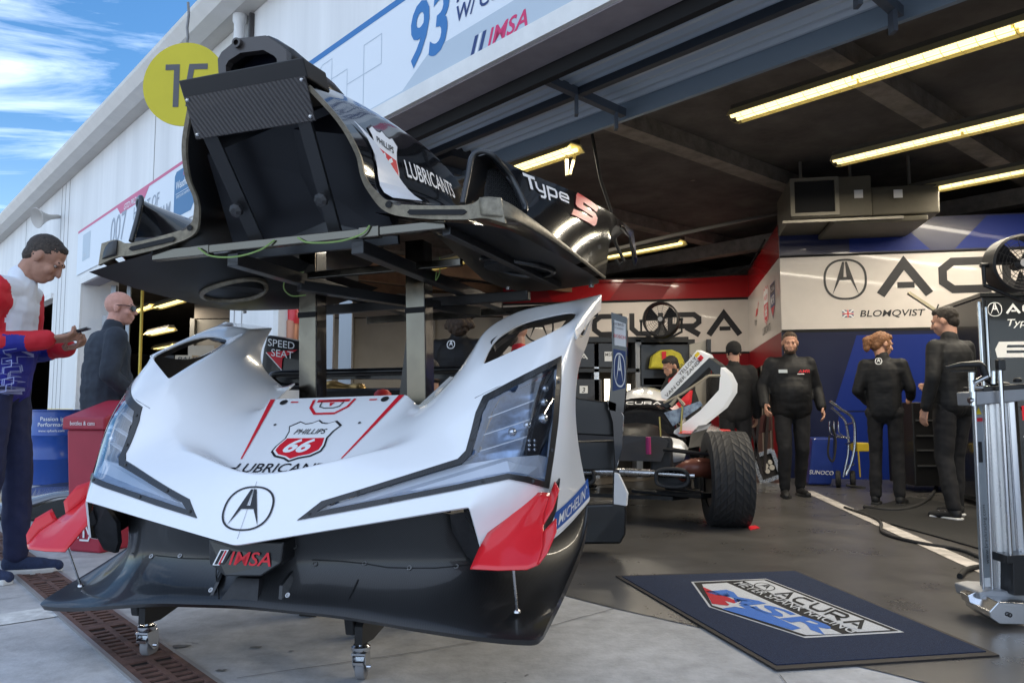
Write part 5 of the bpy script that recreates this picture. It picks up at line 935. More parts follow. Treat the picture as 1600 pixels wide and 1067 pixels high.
# ---- tyre, front of the race car, door
RC = Frame(PT(1135, 745, 6.35), 14); RC.O.z = 0
car = empty('race_car', RC.w(-.8, .6, 0), 'white and black prototype race car with nose removed and gullwing door raised', 'race car')
def tyre(cx, cy, r=.375, w_=.33, turn=0):
    c = RC.w(cx, cy, r); M = Matrix.Rotation(R(turn), 3, 'Z') @ RC.M; ax = M @ V((1, 0, 0))
    n = 72; b = MB(); prof = [(r * .60, -w_ / 2 + .02), (r * .80, -w_ / 2), (r * .93, -w_ / 2 + .005), (r * .985, -w_ / 2 + .025), (r, -w_ / 2 + .06), (r * 1.005, 0), (r, w_ / 2 - .06), (r * .985, w_ / 2 - .025), (r * .93, w_ / 2 - .005), (r * .80, w_ / 2), (r * .60, w_ / 2 - .02)]
    b.lathe(prof, c, ax, n); ty = b.build('tyre', RUBBER, car, smooth=50)
    e1 = ax.orthogonal().normalized(); e2 = ax.cross(e1); b = MB()
    def tp(an, x, dr): return c + ax * x + (e1 * math.cos(an) + e2 * math.sin(an)) * (r * (1.006 - .02 * max(0, abs(x) - w_ / 2 + .07) / .07) + dr)
    for i in range(30):                               # tread blocks leave slanted grooves
        a0 = 2 * math.pi * i / 30
        for s in (-1, 1):
            for x0, x1, g in ((.006, .058, .0), (.0625, .110, .17), (.1135, .152, .32)):
                d = .165; q = [(a0 + g, x0), (a0 + g + (.2094 - .012), x0), (a0 + g + .15 + (.2094 - .014), x1), (a0 + g + .15, x1)]
                b.hexa([tp(a, s * x, -.006) for a, x in q] + [tp(a, s * x, .0035) for a, x in q])
    b.build('tread', mat('tread_rubber', (.028, .028, .03), .7, var=.3, vscale=40), ty)
    b = MB(); b.lathe([(r * .62, -.10), (r * .6, -.14), (.05, -.10), (.001, -.10)], c, ax, 32); b.lathe([(r * .62, .10), (r * .6, .14), (.05, .10), (.001, .10)], c, ax, 32); b.build('rim', mat('dark_wheel', (.05, .05, .055), .35, .8), ty, smooth=40)
    return ty
tyre(0, 0, .375, .335, 9); tyre(-1.62, 0, .375, .335, 0)
def rc(name, m, bevel=0): return lambda b: b.build(name, m, car, bevel=bevel)
# tub and canopy
def ring_sec(y, w_, zb, zt, ys=0): return [RC.w(-.8 + w_ * math.cos(a) * (1 if math.sin(a) > 0 else .95), y + ys * math.sin(a), zb + (zt - zb) * max(0, math.sin(a)) ** .8) for a in [math.pi * i / 14 for i in range(15)]]
b = MB(); b.grid([ring_sec(.35, .33, .30, .62), ring_sec(.7, .46, .30, .70), ring_sec(1.05, .52, .30, .80)]); o = b.build('front_tub', mat('tub_black', (.012, .012, .014), .35, 0, .5), car); shade(o, 50)
b = MB(); b.grid([ring_sec(.95, .48, .60, .72), ring_sec(1.2, .47, .60, .88), ring_sec(1.45, .43, .60, 1.0), ring_sec(1.62, .41, .6, 1.045)]); o = b.build('windscreen', mat('dark_windscreen', (.01, .012, .016), .05, 0, 1), car); shade(o, 60)
b = MB(); b.grid([ring_sec(1.50, .43, .6, 1.045), ring_sec(1.75, .45, .6, 1.13), ring_sec(2.1, .46, .6, 1.17), ring_sec(2.7, .42, .6, 1.10), ring_sec(3.3, .3, .6, .95)]); o = b.build('roof', WHITE_PAINT, car); shade(o, 60)
sm = plane_map(RC.w(-.8, 1.33, .945), RC.d(1, 0, 0), RC.d(0, .8, .5).normalized(), .04)
art('screen_band', [(rect2d(-.36, -.03, .36, .06), INK_BLACK, 0)] + grp(word_acura(INK_WHITE), .055, -.22, -.01, 1.0, layer=1), sm, car)
b = MB(); b.grid([[RC.w(*p) for p in r] for r in ([(-.40, .75, .70), (-.1, .72, .69), (.05, .62, .66)], [(-.40, 1.1, .76), (-.05, 1.05, .72), (.12, .95, .66)], [(-.38, 1.6, .80), (.0, 1.6, .74), (.15, 1.6, .62)], [(-.38, 2.6, .80), (.05, 2.6, .74), (.18, 2.6, .55)])]); o = b.build('sidepod_white', WHITE_PAINT, car); md = o.modifiers.new('s', 'SUBSURF'); md.levels = 2; shade(o, 60)
b = MB(); b.grid([crv([PT(u, v, Y) for u, v, Y in r], 5) for r in (((1006, 689, 6.9), (1034, 685, 6.9), (1062, 690, 6.85), (1074, 702, 6.8)), ((1008, 700, 6.78), (1034, 698, 6.75), (1058, 702, 6.72), (1070, 712, 6.7)), ((1016, 712, 6.74), (1034, 718, 6.7), (1052, 722, 6.7), (1068, 719, 6.7)))]); o = b.build('wheel_arch_cover', WHITE_PAINT, car); md = o.modifiers.new('t', 'SOLIDIFY'); md.thickness = .02; shade(o, 60)
b = MB(); b.prism([PT(u, v, 6.66) for u, v in ((1016, 705), (1026, 692), (1044, 690), (1040, 699), (1024, 708))], V((0, .012, 0))); b.build('red_flash', RED_PAINT, car)
b = MB(); b.prism([PT(u, v, 6.95) for u, v in ((960, 696), (1010, 690), (1014, 708), (962, 713))], V((0, .25, .02))); b.build('cowl', WHITE_PAINT, car, bevel=.01)
art('cowl_number', [(xf(text2d('93', .075, .1, .006, 1.4), 1), INK_BLACK, 1)], plane_map(PT(972, 711, 6.94), (1, 0, .03), (0, 0, 1), .003), car)
b = MB(); b.prism([RC.w(*p) for p in ((-.40, .74, .705), (-.28, .73, .703), (-.18, 1.0, .745), (-.30, 1.02, .76))], (0, 0, .006)); b.build('red_flash', RED_PAINT, car)
for s in (1, -1):
    q = lambda x: -.8 + s * x
    b = MB(); b.beam(RC.w(q(.28), .1, .55), RC.w(q(.28), .45, .5), .18, .30); b.build('damper_box', CARBON_MATT, car, bevel=.02)
    b = MB(); b.tube([RC.w(q(.1), -.12, .42), RC.w(q(.55), -.10, .40)], .028, 12); b.tube([RC.w(q(.0), -.14, .42), RC.w(q(.2), -.13, .415)], .034, 12); b.build('steering_rack', ALU, car, smooth=40)
    for y0, z0, z1, r_ in ((.0, .60, .56, .014), (.2, .60, .56, .014), (-.1, .26, .24, .016), (.3, .26, .24, .016)): b = MB(); b.tube([RC.w(q(.3), y0, z0), RC.w(q(.68), .02, z1)], r_, 8); b.build('wishbone', BLACK_STEEL, car)
    b = MB(); ov = crv([(x - .11, y, z - .11) for x, y, z in ((.36, -.16, .47), (.37, -.17, .54), (.46, -.18, .565), (.58, -.18, .555), (.615, -.17, .49), (.58, -.16, .435), (.46, -.16, .425), (.38, -.16, .44), (.36, -.16, .47))], 4); b.tube([RC.w(q(x), y, z) for x, y, z in ov], .016, 8); b.prism([RC.w(q(x), y + .09, z) for x, y, z in ov[:-1]], RC.d(0, .02, 0)); b.build('brake_duct', mat('duct_grey', (.04, .04, .042), .5), car)
    b = MB(); b.grid([[RC.w(q(x), y, z) for x, y, z in ov], [RC.w(q(x), y + .11, z) for x, y, z in ov]]); b.build('duct_wall', CARBON_MATT, car)
    b = MB(); hp = crv([(.44, -.02, .40), (.53, -.06, .455), (.62, -.03, .46), (.68, .06, .44)], 8); b.tube([RC.w(q(x), y, z) for x, y, z in hp], [.075 + .006 * (i % 2) for i in range(len(hp))], 14); b.build('flexible_hose', mat('hose_copper', (.20, .06, .035), .45, .2, .3), car, smooth=60)
    b = MB(); b.grid([[RC.w(q(x), y, z) for x, y, z in r] for r in ([(.50, .25, .60), (.52, .42, .72), (.58, .7, .78)], [(.60, .22, .62), (.66, .42, .76), (.70, .75, .80)])]); b.build('wheel_liner', CARBON, car)
b = MB(); b.tube([RC.w(-.75, -.10, .27), RC.w(-.2, -.22, .25), RC.w(-.1, -.1, .25)], .02, 6); b.prism([RC.w(-1.5, -.15, .22), RC.w(-.42, -.2, .21), RC.w(-.30, -.05, .21), RC.w(-.30, .35, .21), RC.w(-1.5, .4, .21)], (0, 0, .03)); b.build('floor_tray', CARBON, car)
b = MB(); b.prism([RC.w(-1.45, .05, .50), RC.w(-.52, .02, .50), RC.w(-.46, .10, .66), RC.w(-.52, .12, .70), RC.w(-1.45, .12, .72)], RC.d(0, .03, 0)); b.build('front_bulkhead', mat('bulkhead_grey', (.03, .03, .033), .45), car)
fm_ = plane_map(RC.w(-.72, .9, .705), RC.d(1, 0, 0), RC.d(0, .95, .3), .01)
b = MB(); b.tube([RC.w(-.55, .6, .68), RC.w(-.56, .62, .86)], .008, 6); b.tube([RC.w(-.38, .8, .72), RC.w(-.36, .85, .98)], .010, 6); b.build('wiper', mat('gold_anodised', (.5, .38, .12), .3, .9), car)
for c_, col in (((-.62, .02, .56), 'pink'),):
    b = MB(); b.tube([RC.w(*c_), RC.w(c_[0], c_[1] - .01, c_[2] + .14)], .022, 8); b.build('reservoir_hose', mat('pink_cap', (.35, .03, .14), .5), car)
# raised door
DY = 7.25
def z5(pts): return [PT(880 + x / 2.809, 480 + y / 2.808, DY) for x, y in pts]
dd = RC.d(.12, .05, 0)
dp_ = MB(); dp_.prism(z5([(425, 372), (585, 188), (632, 208), (640, 222), (452, 408), (430, 400)]), dd * .4); door = dp_.build('door', WHITE_PAINT, car, bevel=.006)
b = MB(); b.prism(z5([(452, 408), (640, 222), (692, 258), (686, 310), (668, 300), (640, 262), (455, 440), (425, 420)]), dd * .4); b.build('door_frame', CARBON, door)
b = MB(); b.prism(z5([(690, 262), (722, 290), (744, 335), (742, 375), (700, 440), (545, 563), (510, 570), (482, 552), (486, 540), (600, 452), (682, 362), (686, 310)]), dd * .4); b.build('door_skin', WHITE_PAINT, door, bevel=.006)
b = MB(); b.prism(z5([(442, 462), (520, 440), (596, 412), (606, 430), (480, 520)]), dd * .1); b.build('door_window', mat('door_window_film', (.30, .40, .52), .15, var=.5, vscale=14, col2=(.10, .13, .2)), door)
b = MB(); b.tube(z5([(440, 420), (520, 380), (640, 300), (690, 300)]), .012, 6); b.tube(z5([(470, 430), (500, 395), (530, 430)]), .02, 6); b.build('door_strut', mat('strut_tan', (.35, .31, .24), .5), door)
q0, q1, q2 = [PT(880 + x / 2.809, 480 + y / 2.808, DY - .012) for x, y in ((437, 378), (600, 205), (425, 365))]
dn = plane_map(q0, q1 - q0, (q2 - q0), .004)
art('driver_names', [(xf(text2d('VAN DER ZANDE', .034, 0, .003, 1.35), 1, .0, -.055), INK_BLACK, 1), (xf(text2d('YELLOLY', .032, 0, .003, 1.3), 1, .23, -.008), INK_BLACK, 1), (xf(text2d('BRAUN', .030, 0, .003, 1.3), 1, .27, .036), INK_BLACK, 1), (rect2d(.46, -.05, .51, -.01), INK_RED, 1), (rect2d(.46, .0, .51, .03), INK_YEL, 1)], dn, door)
# ---- rear wing section standing in front of the car
rw_ = empty('rear_wing_section', PT(945, 820, 5.0), 'black rear wing section with a blue and white badged end plate standing beside the car', 'wing section')
def P5(pts, Y=5.0): return [PT(u, v, Y) for u, v in pts]
ed = V((.05, .02, 0)); b = MB(); b.prism(P5([(955, 488), (980, 496), (978, 606), (974, 645), (950, 640), (957, 560)]), V((.012, .03, 0))); b.build('end_plate', BLACK_PAINT, rw_)
b = MB(); b.prism([p - V((0, .004, 0)) for p in P5([(958.5, 545), (977.5, 549), (977, 606), (957, 611)])], V((0, .002, 0))); b.build('blue_badge_panel', INK_NAVY, rw_)
b = MB(); b.prism([p - V((0, .004, 0)) for p in P5([(960, 500), (977.5, 506), (977.5, 542), (960, 539)])], V((0, .002, 0))); b.build('white_badge_panel', INK_WHITE, rw_)
q0 = PT(968, 578, 4.99); em_ = plane_map(q0, PT(978, 580, 4.99) - q0, (0, 0, 1), .003)
art('badge', [(xf(i[0], .105, 0, 0, .36), INK_WHITE, 1) for i in logo_a(INK_WHITE)] + [(xf(text2d('HYBRID', .018, 0, .001, .8, align='CENTER'), 1, 0, .285), INK_BLACK, 1), (xf(text2d('POWERED', .011, 0, .001, .8, align='CENTER'), 1, 0, .262), INK_BLACK, 1), (xf(text2d('BOSCH', .022, 0, .001, .8, align='CENTER'), 1, 0.003, .205), INK_RED, 1)], em_, rw_)
b = MB(); b.prism(P5([(890, 612), (905, 622), (950, 628), (966, 640), (966, 682), (890, 678)], 5.1), V((0, .12, 0))); b.prism(P5([(880, 690), (962, 688), (962, 735), (880, 735)], 5.2), V((0, .1, 0))); b.build('main_plane', CARBON, rw_, bevel=.01)
b = MB(); b.prism(P5([(948, 625), (962, 630), (974, 650), (972, 700), (962, 735), (958, 660)]), V((.01, .04, 0))); b.prism(P5([(958, 735), (966, 735), (968, 790), (957, 790)]), V((.01, .03, 0))); b.build('strut', BLACK_PAINT, rw_)
b = MB(); b.prism(P5([(960, 738), (966, 740), (980, 770), (978, 790), (959, 787)], 4.98), V((.01, .01, 0))); b.build('white_foot', WHITE_PAINT, rw_)
b = MB(); b.prism(P5([(880, 790), (978, 786), (980, 800), (978, 835), (970, 850), (880, 850)]), V((0, .25, 0))); b.build('lower_box', CARBON, rw_, bevel=.015)
# ---- equipment racks behind the car
def fan(c, ax, r, label, stand=True):
    e = empty('drum_fan', c - V((0, 0, r)), label, 'fan', 'black drum fans'); ax = V(ax).normalized(); b = MB()
    b.lathe([(r * .93, -.10), (r, -.11), (r, .08), (r * .93, .09), (r * .93, -.10)], c, ax, 40); b.build('housing', DARK_PLASTIC, e, smooth=40)
    x = ax.cross(V((0, 0, 1))).normalized(); y = x.cross(ax); b = MB()
    for k in range(1, 9): rr = r * k / 9 * 1.03; b.tube([c + ax * .08 + (x * math.cos(2 * math.pi * i / 32) + y * math.sin(2 * math.pi * i / 32)) * rr for i in range(33)], .0025, 4)
    for k in range(14): an = 2 * math.pi * k / 14; b.tube([c + ax * .085, c + ax * .08 + (x * math.cos(an) + y * math.sin(an)) * r], .0025, 4)
    b.build('grille', mat('grille_black', (.03, .03, .032), .4, .5), e)
    b = MB()
    for k in range(3):
        a0 = 2 * math.pi * k / 3; pts = []
        for t_ in range(5): an = a0 + t_ * .22; pts.append([c + (x * math.cos(an) + y * math.sin(an)) * rr + ax * (-.03 + .02 * t_) for rr in (r * .18, r * .88)])
        b.grid(pts)
    b.lathe([(r * .2, -.06), (r * .2, .03), (.001, .05)], c, ax, 20); b.build('blades', mat('fan_blade', (.03, .03, .035), .3, .2), e)
    b = MB(); b.lathe([(.03, 0), (.03, .003), (.001, .004)], c + ax * .086, ax, 16); b.build('hub_badge', mat('badge_grey', (.4, .4, .42), .4), e)
    if stand:
        b = MB(); b.tube([c + x * (r + .03), c + x * (r + .03) - V((0, 0, r * .7)), c - V((0, 0, r + .06)), c - x * (r + .03) - V((0, 0, r * .7)), c - x * (r + .03)], .016, 8); b.tube([c + x * (r - .02), c + x * (r + .05)], .02, 8); b.tube([c - x * (r - .02), c - x * (r + .05)], .02, 8); b.build('yoke', BLACK_STEEL, e, smooth=50)
    return e
fan(PT(1033, 500, 10.2), (-.35, -1, .05), .235, 'black drum fan on top of the equipment rack behind the car')
fan(PT(1592, 413, 5.6), (-.15, -1, -.05), .21, 'black drum fan above the black cabinet at the right edge')
er = empty('equipment_rack', PT(1000, 700, 10.5), 'tall black equipment rack with shelves and gear behind the race car', 'rack')
er.location.z = 0
def RB(u0, u1, v0, v1, Y, dep=.4): a, c = PT(u0, v1, Y), PT(u1, v0, Y); return [V((a.x, Y, a.z)), V((c.x, Y, a.z)), V((c.x, Y + dep, a.z)), V((a.x, Y + dep, a.z)), V((a.x, Y, c.z)), V((c.x, Y, c.z)), V((c.x, Y + dep, c.z)), V((a.x, Y + dep, c.z))]
SHB = mat('rack_black', (.012, .012, .013), .4, 0, .2)
for q, nm, m in (((900, 1076, 526, 535), 'top_shelf', SHB), ((900, 1000, 575, 582), 'shelf', SHB), ((900, 960, 536, 574), 'panel', mat('rack_panel', (.02, .02, .024), .35, 0, .3)), ((900, 940, 592, 640), 'panel', mat('rack_panel')), ((1005, 1080, 590, 602), 'keyboard_tray', DARK_PLASTIC), ((930, 936, 536, 800), 'upright', ALU), ((996, 1002, 530, 800), 'upright', mat('rack_alu', (.3, .3, .3), .4, .8)), ((1080, 1086, 530, 800), 'upright', SHB), ((1000, 1080, 610, 700), 'drawer_front', SHB), ((1000, 1080, 538, 604), 'monitor_back', mat('monitor_dark', (.02, .021, .025), .3, 0, .3)), ((905, 1078, 536, 790), 'back_panel', mat('rack_back', (.016, .014, .013), .8))):
    b = MB(); b.hexa(RB(*q, 10.5 if nm != 'back_panel' else 10.92, .4 if nm != 'back_panel' else .02)); b.build(nm, m, er, bevel=.006 if nm != 'back_panel' else 0)
rm = plane_map(PT(903, 561, 10.49), (1, 0, 0), (0, 0, 1), .004)
art('rack_lettering', grp(word_acura(INK_WHITE), .075, -.46, .0, 1.0) + [(rect2d(.36, -.03, .46, .10), INK_WHITE, 0), (xf(text2d('MSR', .045, 0, .003), 1, .37, .04), INK_BLACK, 1), (rect2d(.02, -.46, .13, -.36), INK_WHITE, 0), (xf(text2d('3', .07, .2, .004), 1, .05, -.45), INK_BLACK, 1)], rm, er)
b = MB(); b.hexa(RB(945, 953, 592, 640, 10.4, .03)); b.hexa(RB(962, 985, 600, 640, 10.4, .03)); b.build('reflection_glow', mat('reflection_glow_warm', (1, .9, .7), .5, emit=(1, .85, .6), estr=1.6), er)  # glowing panels imitate a bright reflection off the tool boxes, not a lamp
yb = empty('yellow_bag', PT(1045, 575, 10.4), 'yellow bag with a red label lying on the rack under the fan', 'bag')
b = MB(); bp = [PT(u, v, 10.25) for u, v in ((1017, 575), (1020, 556), (1032, 547), (1050, 546), (1064, 552), (1072, 570), (1068, 576))]; b.prism(bp, V((0, .2, 0))); b.build('bag_body', mat('bag_yellow', (.55, .48, .04), .6, var=.2, vscale=12), yb, bevel=.02)
b = MB(); b.prism([PT(u, v, 10.24) for u, v in ((1034, 549), (1041, 549), (1041, 561), (1034, 561))], V((0, .004, 0))); b.build('bag_label', INK_RED, yb)
wd = empty('locker_door', PT(1150, 600, 8.9), 'pale grey locker door standing open behind the raised car door', 'door')
wd.location.z = 0; b = MB(); b.prism([PT(u, v, 9.3) for u, v in ((1078, 538), (1105, 531), (1105, 700), (1078, 700))], V((0, .04, 0))); b.build('door_leaf', mat('locker_beige', (.32, .30, .26), .5), wd)
b = MB(); b.prism([PT(u, v, 9.25) for u, v in ((1105, 530), (1111, 530), (1111, 700), (1105, 700))], V((0, .06, 0))); b.build('door_edge', SHB, wd)
# ---- black cabinet at the right
cb_ = empty('equipment_cabinet', V((4.6, 7.4, 0)), 'tall black gloss equipment cabinet with white lettering behind the aluminium jack', 'cabinet')
cO = V(((1540 - 800) / FPX * 7.15, 7.15, 0)); ZC = zof(467, 7.15)
def CBX(x0, x1, y0, y1, z0, z1): return [cO + IX * a + IY * c_ + V((0, 0, d)) for a, c_, d in ((x0, y0, z0), (x1, y0, z0), (x1, y1, z0), (x0, y1, z0), (x0, y0, z1), (x1, y0, z1), (x1, y1, z1), (x0, y1, z1))]
CABM = mat('cabinet_gloss_black', (.012, .013, .013), .2, 0, .6)
b = MB(); b.hexa(CBX(.0, 1.6, .0, 1.1, .05, ZC)); b.build('carcass', CABM, cb_, bevel=.008)
b = MB(); b.hexa(CBX(.03, 1.6, -.012, -.003, .95, ZC - .03)); b.hexa(CBX(.03, 1.6, -.012, -.003, .1, .92)); b.build('front_door', CABM, cb_, bevel=.003)
b = MB(); b.tube([cO - IX * .03 - IY * .02, cO - IX * .03 - IY * .02 + V((0, 0, ZC - .05))], .022, 12); b.tube([cO + IX * .02 - IY * .035, cO + IX * .02 - IY * .035 + V((0, 0, ZC - .1))], .014, 10); b.build('corner_rail', CHROME, cb_, smooth=50)
b = MB(); b.hexa([cO + V((0, 0, ZC)) + IX * a + IY * c_ + V((0, 0, d)) for a, c_, d in ((-.02, -.02, .0), (1.6, -.02, .0), (1.6, 1.1, .0), (-.02, 1.1, .0), (-.02, -.02, .035), (1.6, -.02, .035), (1.6, 1.1, .035), (-.02, 1.1, .035))]); b.build('top', CABM, cb_)
b = MB(); b.beam(cO + IY * 1.2 + V((0, 0, ZC + .02)) - IX * .02, cO + IY * 1.2 - IX * .28 + V((0, 0, ZC + .22)), .06, .03); b.build('lid_stay', mat('stay_tan', (.4, .36, .25), .4, .4), cb_)
cm_ = plane_map(cO - IY * .012, IX, (0, 0, 1), .002)
art('cabinet_lettering', grp(logo_a(INK_WHITE), .062, .10, ZC - .12) + grp(word_acura(INK_WHITE), .085, .19, ZC - .16) + [(xf(text2d('Type S', .065, .25, .005, 1.25), 1, .20, ZC - .275), INK_WHITE, 0), (poly2d([(.12, ZC - .42), (.8, ZC - .42), (.8, ZC - .45), (.19, ZC - .45), (.18, ZC - .475), (.8, ZC - .475), (.8, ZC - .50), (.18, ZC - .50), (.18, ZC - .525), (.8, ZC - .525), (.8, ZC - .565), (.10, ZC - .565), (.085, ZC - .49)]), INK_WHITE, 0), (rect2d(.28, .83, .7, .96), INK_RED, 0), (xf(text2d('SHANK', .07, 0, .003), 1, .28, 1.06), INK_WHITE, 0), (xf(text2d('ACURA', .08, 0, .003, 1.2), 1, .28, .68), INK_WHITE, 0)], cm_, cb_)
# ---- aluminium pneumatic jack
jk = empty('air_jack', V((2.25, 3.65, 0)), 'tall aluminium air jack tower with chrome rods at the right edge of the garage mouth', 'jack')
jY = 3.62
def JP(u, v, dY=0): return PT(u, v, jY + dY)
ALUB = mat('brushed_aluminium', (.66, .66, .66), .30, .85, rvar=.08, vscale=6, stretch=(8, 8, .6)); GREYP_ = mat('jack_grey_plate', (.30, .33, .36), .4, .4)
def jt(name, u0, v0, u1, v1, r, m, dY=0, n=18): b = MB(); b.tube([JP(u0, v0, dY), JP(u1, v1, dY)], r, n); return b.build(name, m, jk, smooth=50)
jt('main_cylinder', 1548, 622, 1566, 932, .058, ALUB, .02, 28)
jt('tie_rod', 1523, 630, 1537, 930, .0055, CHROME, -.04); jt('tie_rod', 1540, 630, 1551, 928, .006, CHROME, -.05); jt('lift_rod', 1562, 565, 1579, 872, .0095, CHROME, -.09); jt('side_cylinder', 1577, 612, 1594, 866, .030, CHROME, -.02, 22)
b = MB(); b.prism([JP(u, v, .0) for u, v in ((1524, 630), (1540, 628), (1551, 925), (1538, 928))], V((0, .03, 0))); b.build('data_plate', GREYP_, jk)
b = MB(); b.prism([JP(u, v, -.004) for u, v in ((1526, 690), (1534, 690), (1536, 722), (1528, 722))], V((0, .003, 0))); b.build('black_label', INK_BLACK, jk)
b = MB(); b.prism([JP(u, v, -.004) for u, v in ((1524.5, 653), (1535, 652.5), (1535.5, 658), (1525, 658.5))], V((0, .003, 0))); b.build('red_label', INK_RED, jk)
b = MB(); b.prism([JP(u, v, -.004) for u, v in ((1529, 636), (1534, 647), (1525, 647.5))], V((0, .003, 0))); b.build('warning_sign', INK_YEL, jk)
b = MB(); b.prism([JP(u, v, -.006) for u, v in ((1537, 903), (1547, 902), (1548, 916), (1538, 917))], V((0, .003, 0))); b.build('white_label', INK_WHITE, jk)
q0, q1 = JP(1546, 880, -.01), JP(1536, 740, -.01); tm = plane_map(q0, q1 - q0, (q1 - q0).cross(V((0, 1, 0))) * -1, -.004)
art('plate_lettering', [(xf(text2d('www.brackracing.com', .016, 0, .001, 1.35), 1, .0, .006), INK_BLACK, 1)], plane_map(q0, q1 - q0, V((0, -1, 0)).cross(q1 - q0), .006), jk)
b = MB(); b.prism([JP(u, v, -.06) for u, v in ((1521, 612), (1605, 606), (1605, 626), (1523, 634))], V((0, .14, 0))); b.build('top_block', mat('cast_grey', (.34, .35, .37), .45, .5), jk, bevel=.006)
b = MB(); b.prism([JP(u, v, -.06) for u, v in ((1535, 604), (1605, 599), (1605, 608), (1537, 612))], V((0, .16, 0))); b.build('top_plate', BLACK_STEEL, jk, bevel=.004)
b = MB(); hp = [JP(u, v, -.02) for u, v in ((1478, 574), (1500, 570), (1530, 568), (1536, 574), (1540, 590), (1552, 600), (1575, 602))]; b.tube(hp, [.006, .012, .016, .018, .017, .016, .014], 10); b.tube([JP(1485, 580, -.02), JP(1525, 579, -.02)], .004, 6); b.build('lever_handle', BLACK_STEEL, jk, smooth=60)
b = MB(); b.tube([JP(1518, 582, -.03), JP(1519, 612, -.03)], .016, 10); b.tube([JP(1522, 598, -.05), JP(1542, 588, -.05)], .012, 10); b.tube([JP(1522, 605, -.05), JP(1545, 606, -.05)], .010, 10); b.tube([JP(1520, 625, -.05), JP(1514, 626, -.05)], .014, 10); b.tube([JP(1521, 612, -.05), JP(1521, 634, -.05)], .014, 10); b.tube([JP(1553, 580, -.05), JP(1553, 600, -.05)], .014, 10); b.build('air_fitting', CHROME, jk, smooth=50)
b = MB(); b.box(JP(1563, 570, -.09), .032, .03, .05); b.lathe([(.016, 0), (.02, .01), (.012, .02), (.001, .02)], JP(1590, 597, -.02), n=12); b.build('rod_clamp', BLACK_STEEL, jk, bevel=.004)
b = MB(); b.prism([JP(u, v, -.12) for u, v in ((1574, 868), (1610, 866), (1610, 930), (1584, 930), (1583, 880), (1574, 881))], V((0, .12, 0))); b.build('guide_block', BLACK_STEEL, jk, bevel=.003)
b = MB(); b.prism([JP(u, v, -.08) for u, v in ((1530, 925), (1550, 922), (1605, 925), (1605, 945), (1545, 948), (1532, 940))], V((0, .2, 0))); b.build('base_casting', mat('cast_grey'), jk, bevel=.008)
b = MB(); b.prism([V((p.x, p.y, max(p.z, .012))) for p in [JP(u, v, -.2) for u, v in ((1546, 955), (1560, 940), (1612, 943), (1612, 976), (1562, 975), (1548, 965))]], V((.02, .22, 0))); b.build('foot', CHROME, jk, bevel=.004)
b = MB(); b.prism([V((p.x, p.y, max(p.z, .012))) for p in [JP(u, v, -.05) for u, v in ((1512, 930), (1530, 922), (1555, 945), (1546, 962), (1515, 942))]], V((.01, .08, 0))); b.build('foot', CHROME, jk, bevel=.003)
b = MB(); b.lathe([(.010, 0), (.010, .006), (.005, .006), (.005, .002)], JP(1577, 960, -.205), V((0, -1, 0)), 14); b.build('bolt', DARK_PLASTIC, jk)
# ---- trolley, cases, drawers, hoses
tr_ = empty('hand_trolley', GR(1318, 757), 'chrome tubular hand trolley with black wheels and yellow strap against the blue wall', 'trolley')
TY = 9.2
def TP(u, v, d=0): return PT(u, v, TY + d)
b = MB(); b.tube(crv([TP(1297, 627), TP(1315, 640), TP(1333, 655), TP(1336, 690), TP(1331, 720), TP(1322, 742)]), .017, 8); b.tube(crv([TP(1299, 637, .25), TP(1312, 648, .25), TP(1322, 662, .25), TP(1326, 700, .25), TP(1318, 745, .25)]), .017, 8)
for v in (660, 690, 725): b.tube([TP(1334, v), TP(1322, v + 4, .25)], .012, 8)
for i in range(3): b.tube(crv([TP(1296 + 7 * i, 658), TP(1297 + 7 * i, 675), TP(1306 + 7 * i, 682), TP(1318 + 5 * i, 684)]), .009, 6)
b.build('frame', CHROME, tr_, smooth=60)
for u in (1315, 1338):
    b = MB(); b.lathe([(.02, -.03), (.085, -.03), (.10, -.02), (.10, .02), (.085, .03), (.02, .03)], V((TP(u, 745).x, TY + .1, .10)), (1, -.4, 0), 24); b.build('wheel', RUBBER, tr_, smooth=40)
b = MB(); b.box(TP(1343, 698, .1), .14, .2, .10); b.build('yellow_box', mat('trolley_yellow', (.55, .40, .03), .5), tr_, bevel=.01)
b = MB(); b.beam(TP(1341, 705), TP(1344, 745), .02, .01); b.build('yellow_strap', mat('trolley_yellow'), tr_)
b = MB(); b.tube(crv([TP(1300, 665, -.05), TP(1306, 690, -.05), TP(1302, 720, -.05), TP(1294, 710, -.05), TP(1296, 680, -.05)]), .012, 6); b.tube([TP(1322, 758), TP(1352, 762)], .014, 6); b.build('coiled_hose', RUBBER, tr_, smooth=60)
bb = empty('blue_tank', GR(1283, 757), 'blue plastic tank with white lettering on the floor beside the trolley', 'tank')
b = MB(); p = [PT(u, v, 9.5) for u, v in ((1263, 757), (1270, 684), (1303, 684), (1300, 757))]; b.prism(p, V((.05, .35, 0))); b.build('tank_body', mat('tank_blue', (.012, .035, .22), .45, 0, .2), bb, bevel=.02)
art('tank_lettering', [(xf(text2d('SUNOCO', .05, .2, .004), 1, 0, 0), INK_WHITE, 0)], plane_map(PT(1264, 740, 9.48), (1, 0, -.05), (0, 0, 1), .01), bb)
cs = empty('tool_case', GR(1200, 752), 'open aluminium edged case with round gauges tilted on the floor by the back corner', 'case')
co = [PT(u, v, 9.9) for u, v in ((1176, 714), (1206, 703), (1220, 743), (1190, 754))]
b = MB(); b.prism([p + V((0, .03, 0)) for p in co], V((.03, .1, 0))); b.build('lining', mat('case_black', (.02, .018, .018), .7), cs)
b = MB()
for i in range(4): b.beam(co[i], co[(i + 1) % 4], .03, .05)
b.build('edge_frame', ALU, cs)
b = MB()
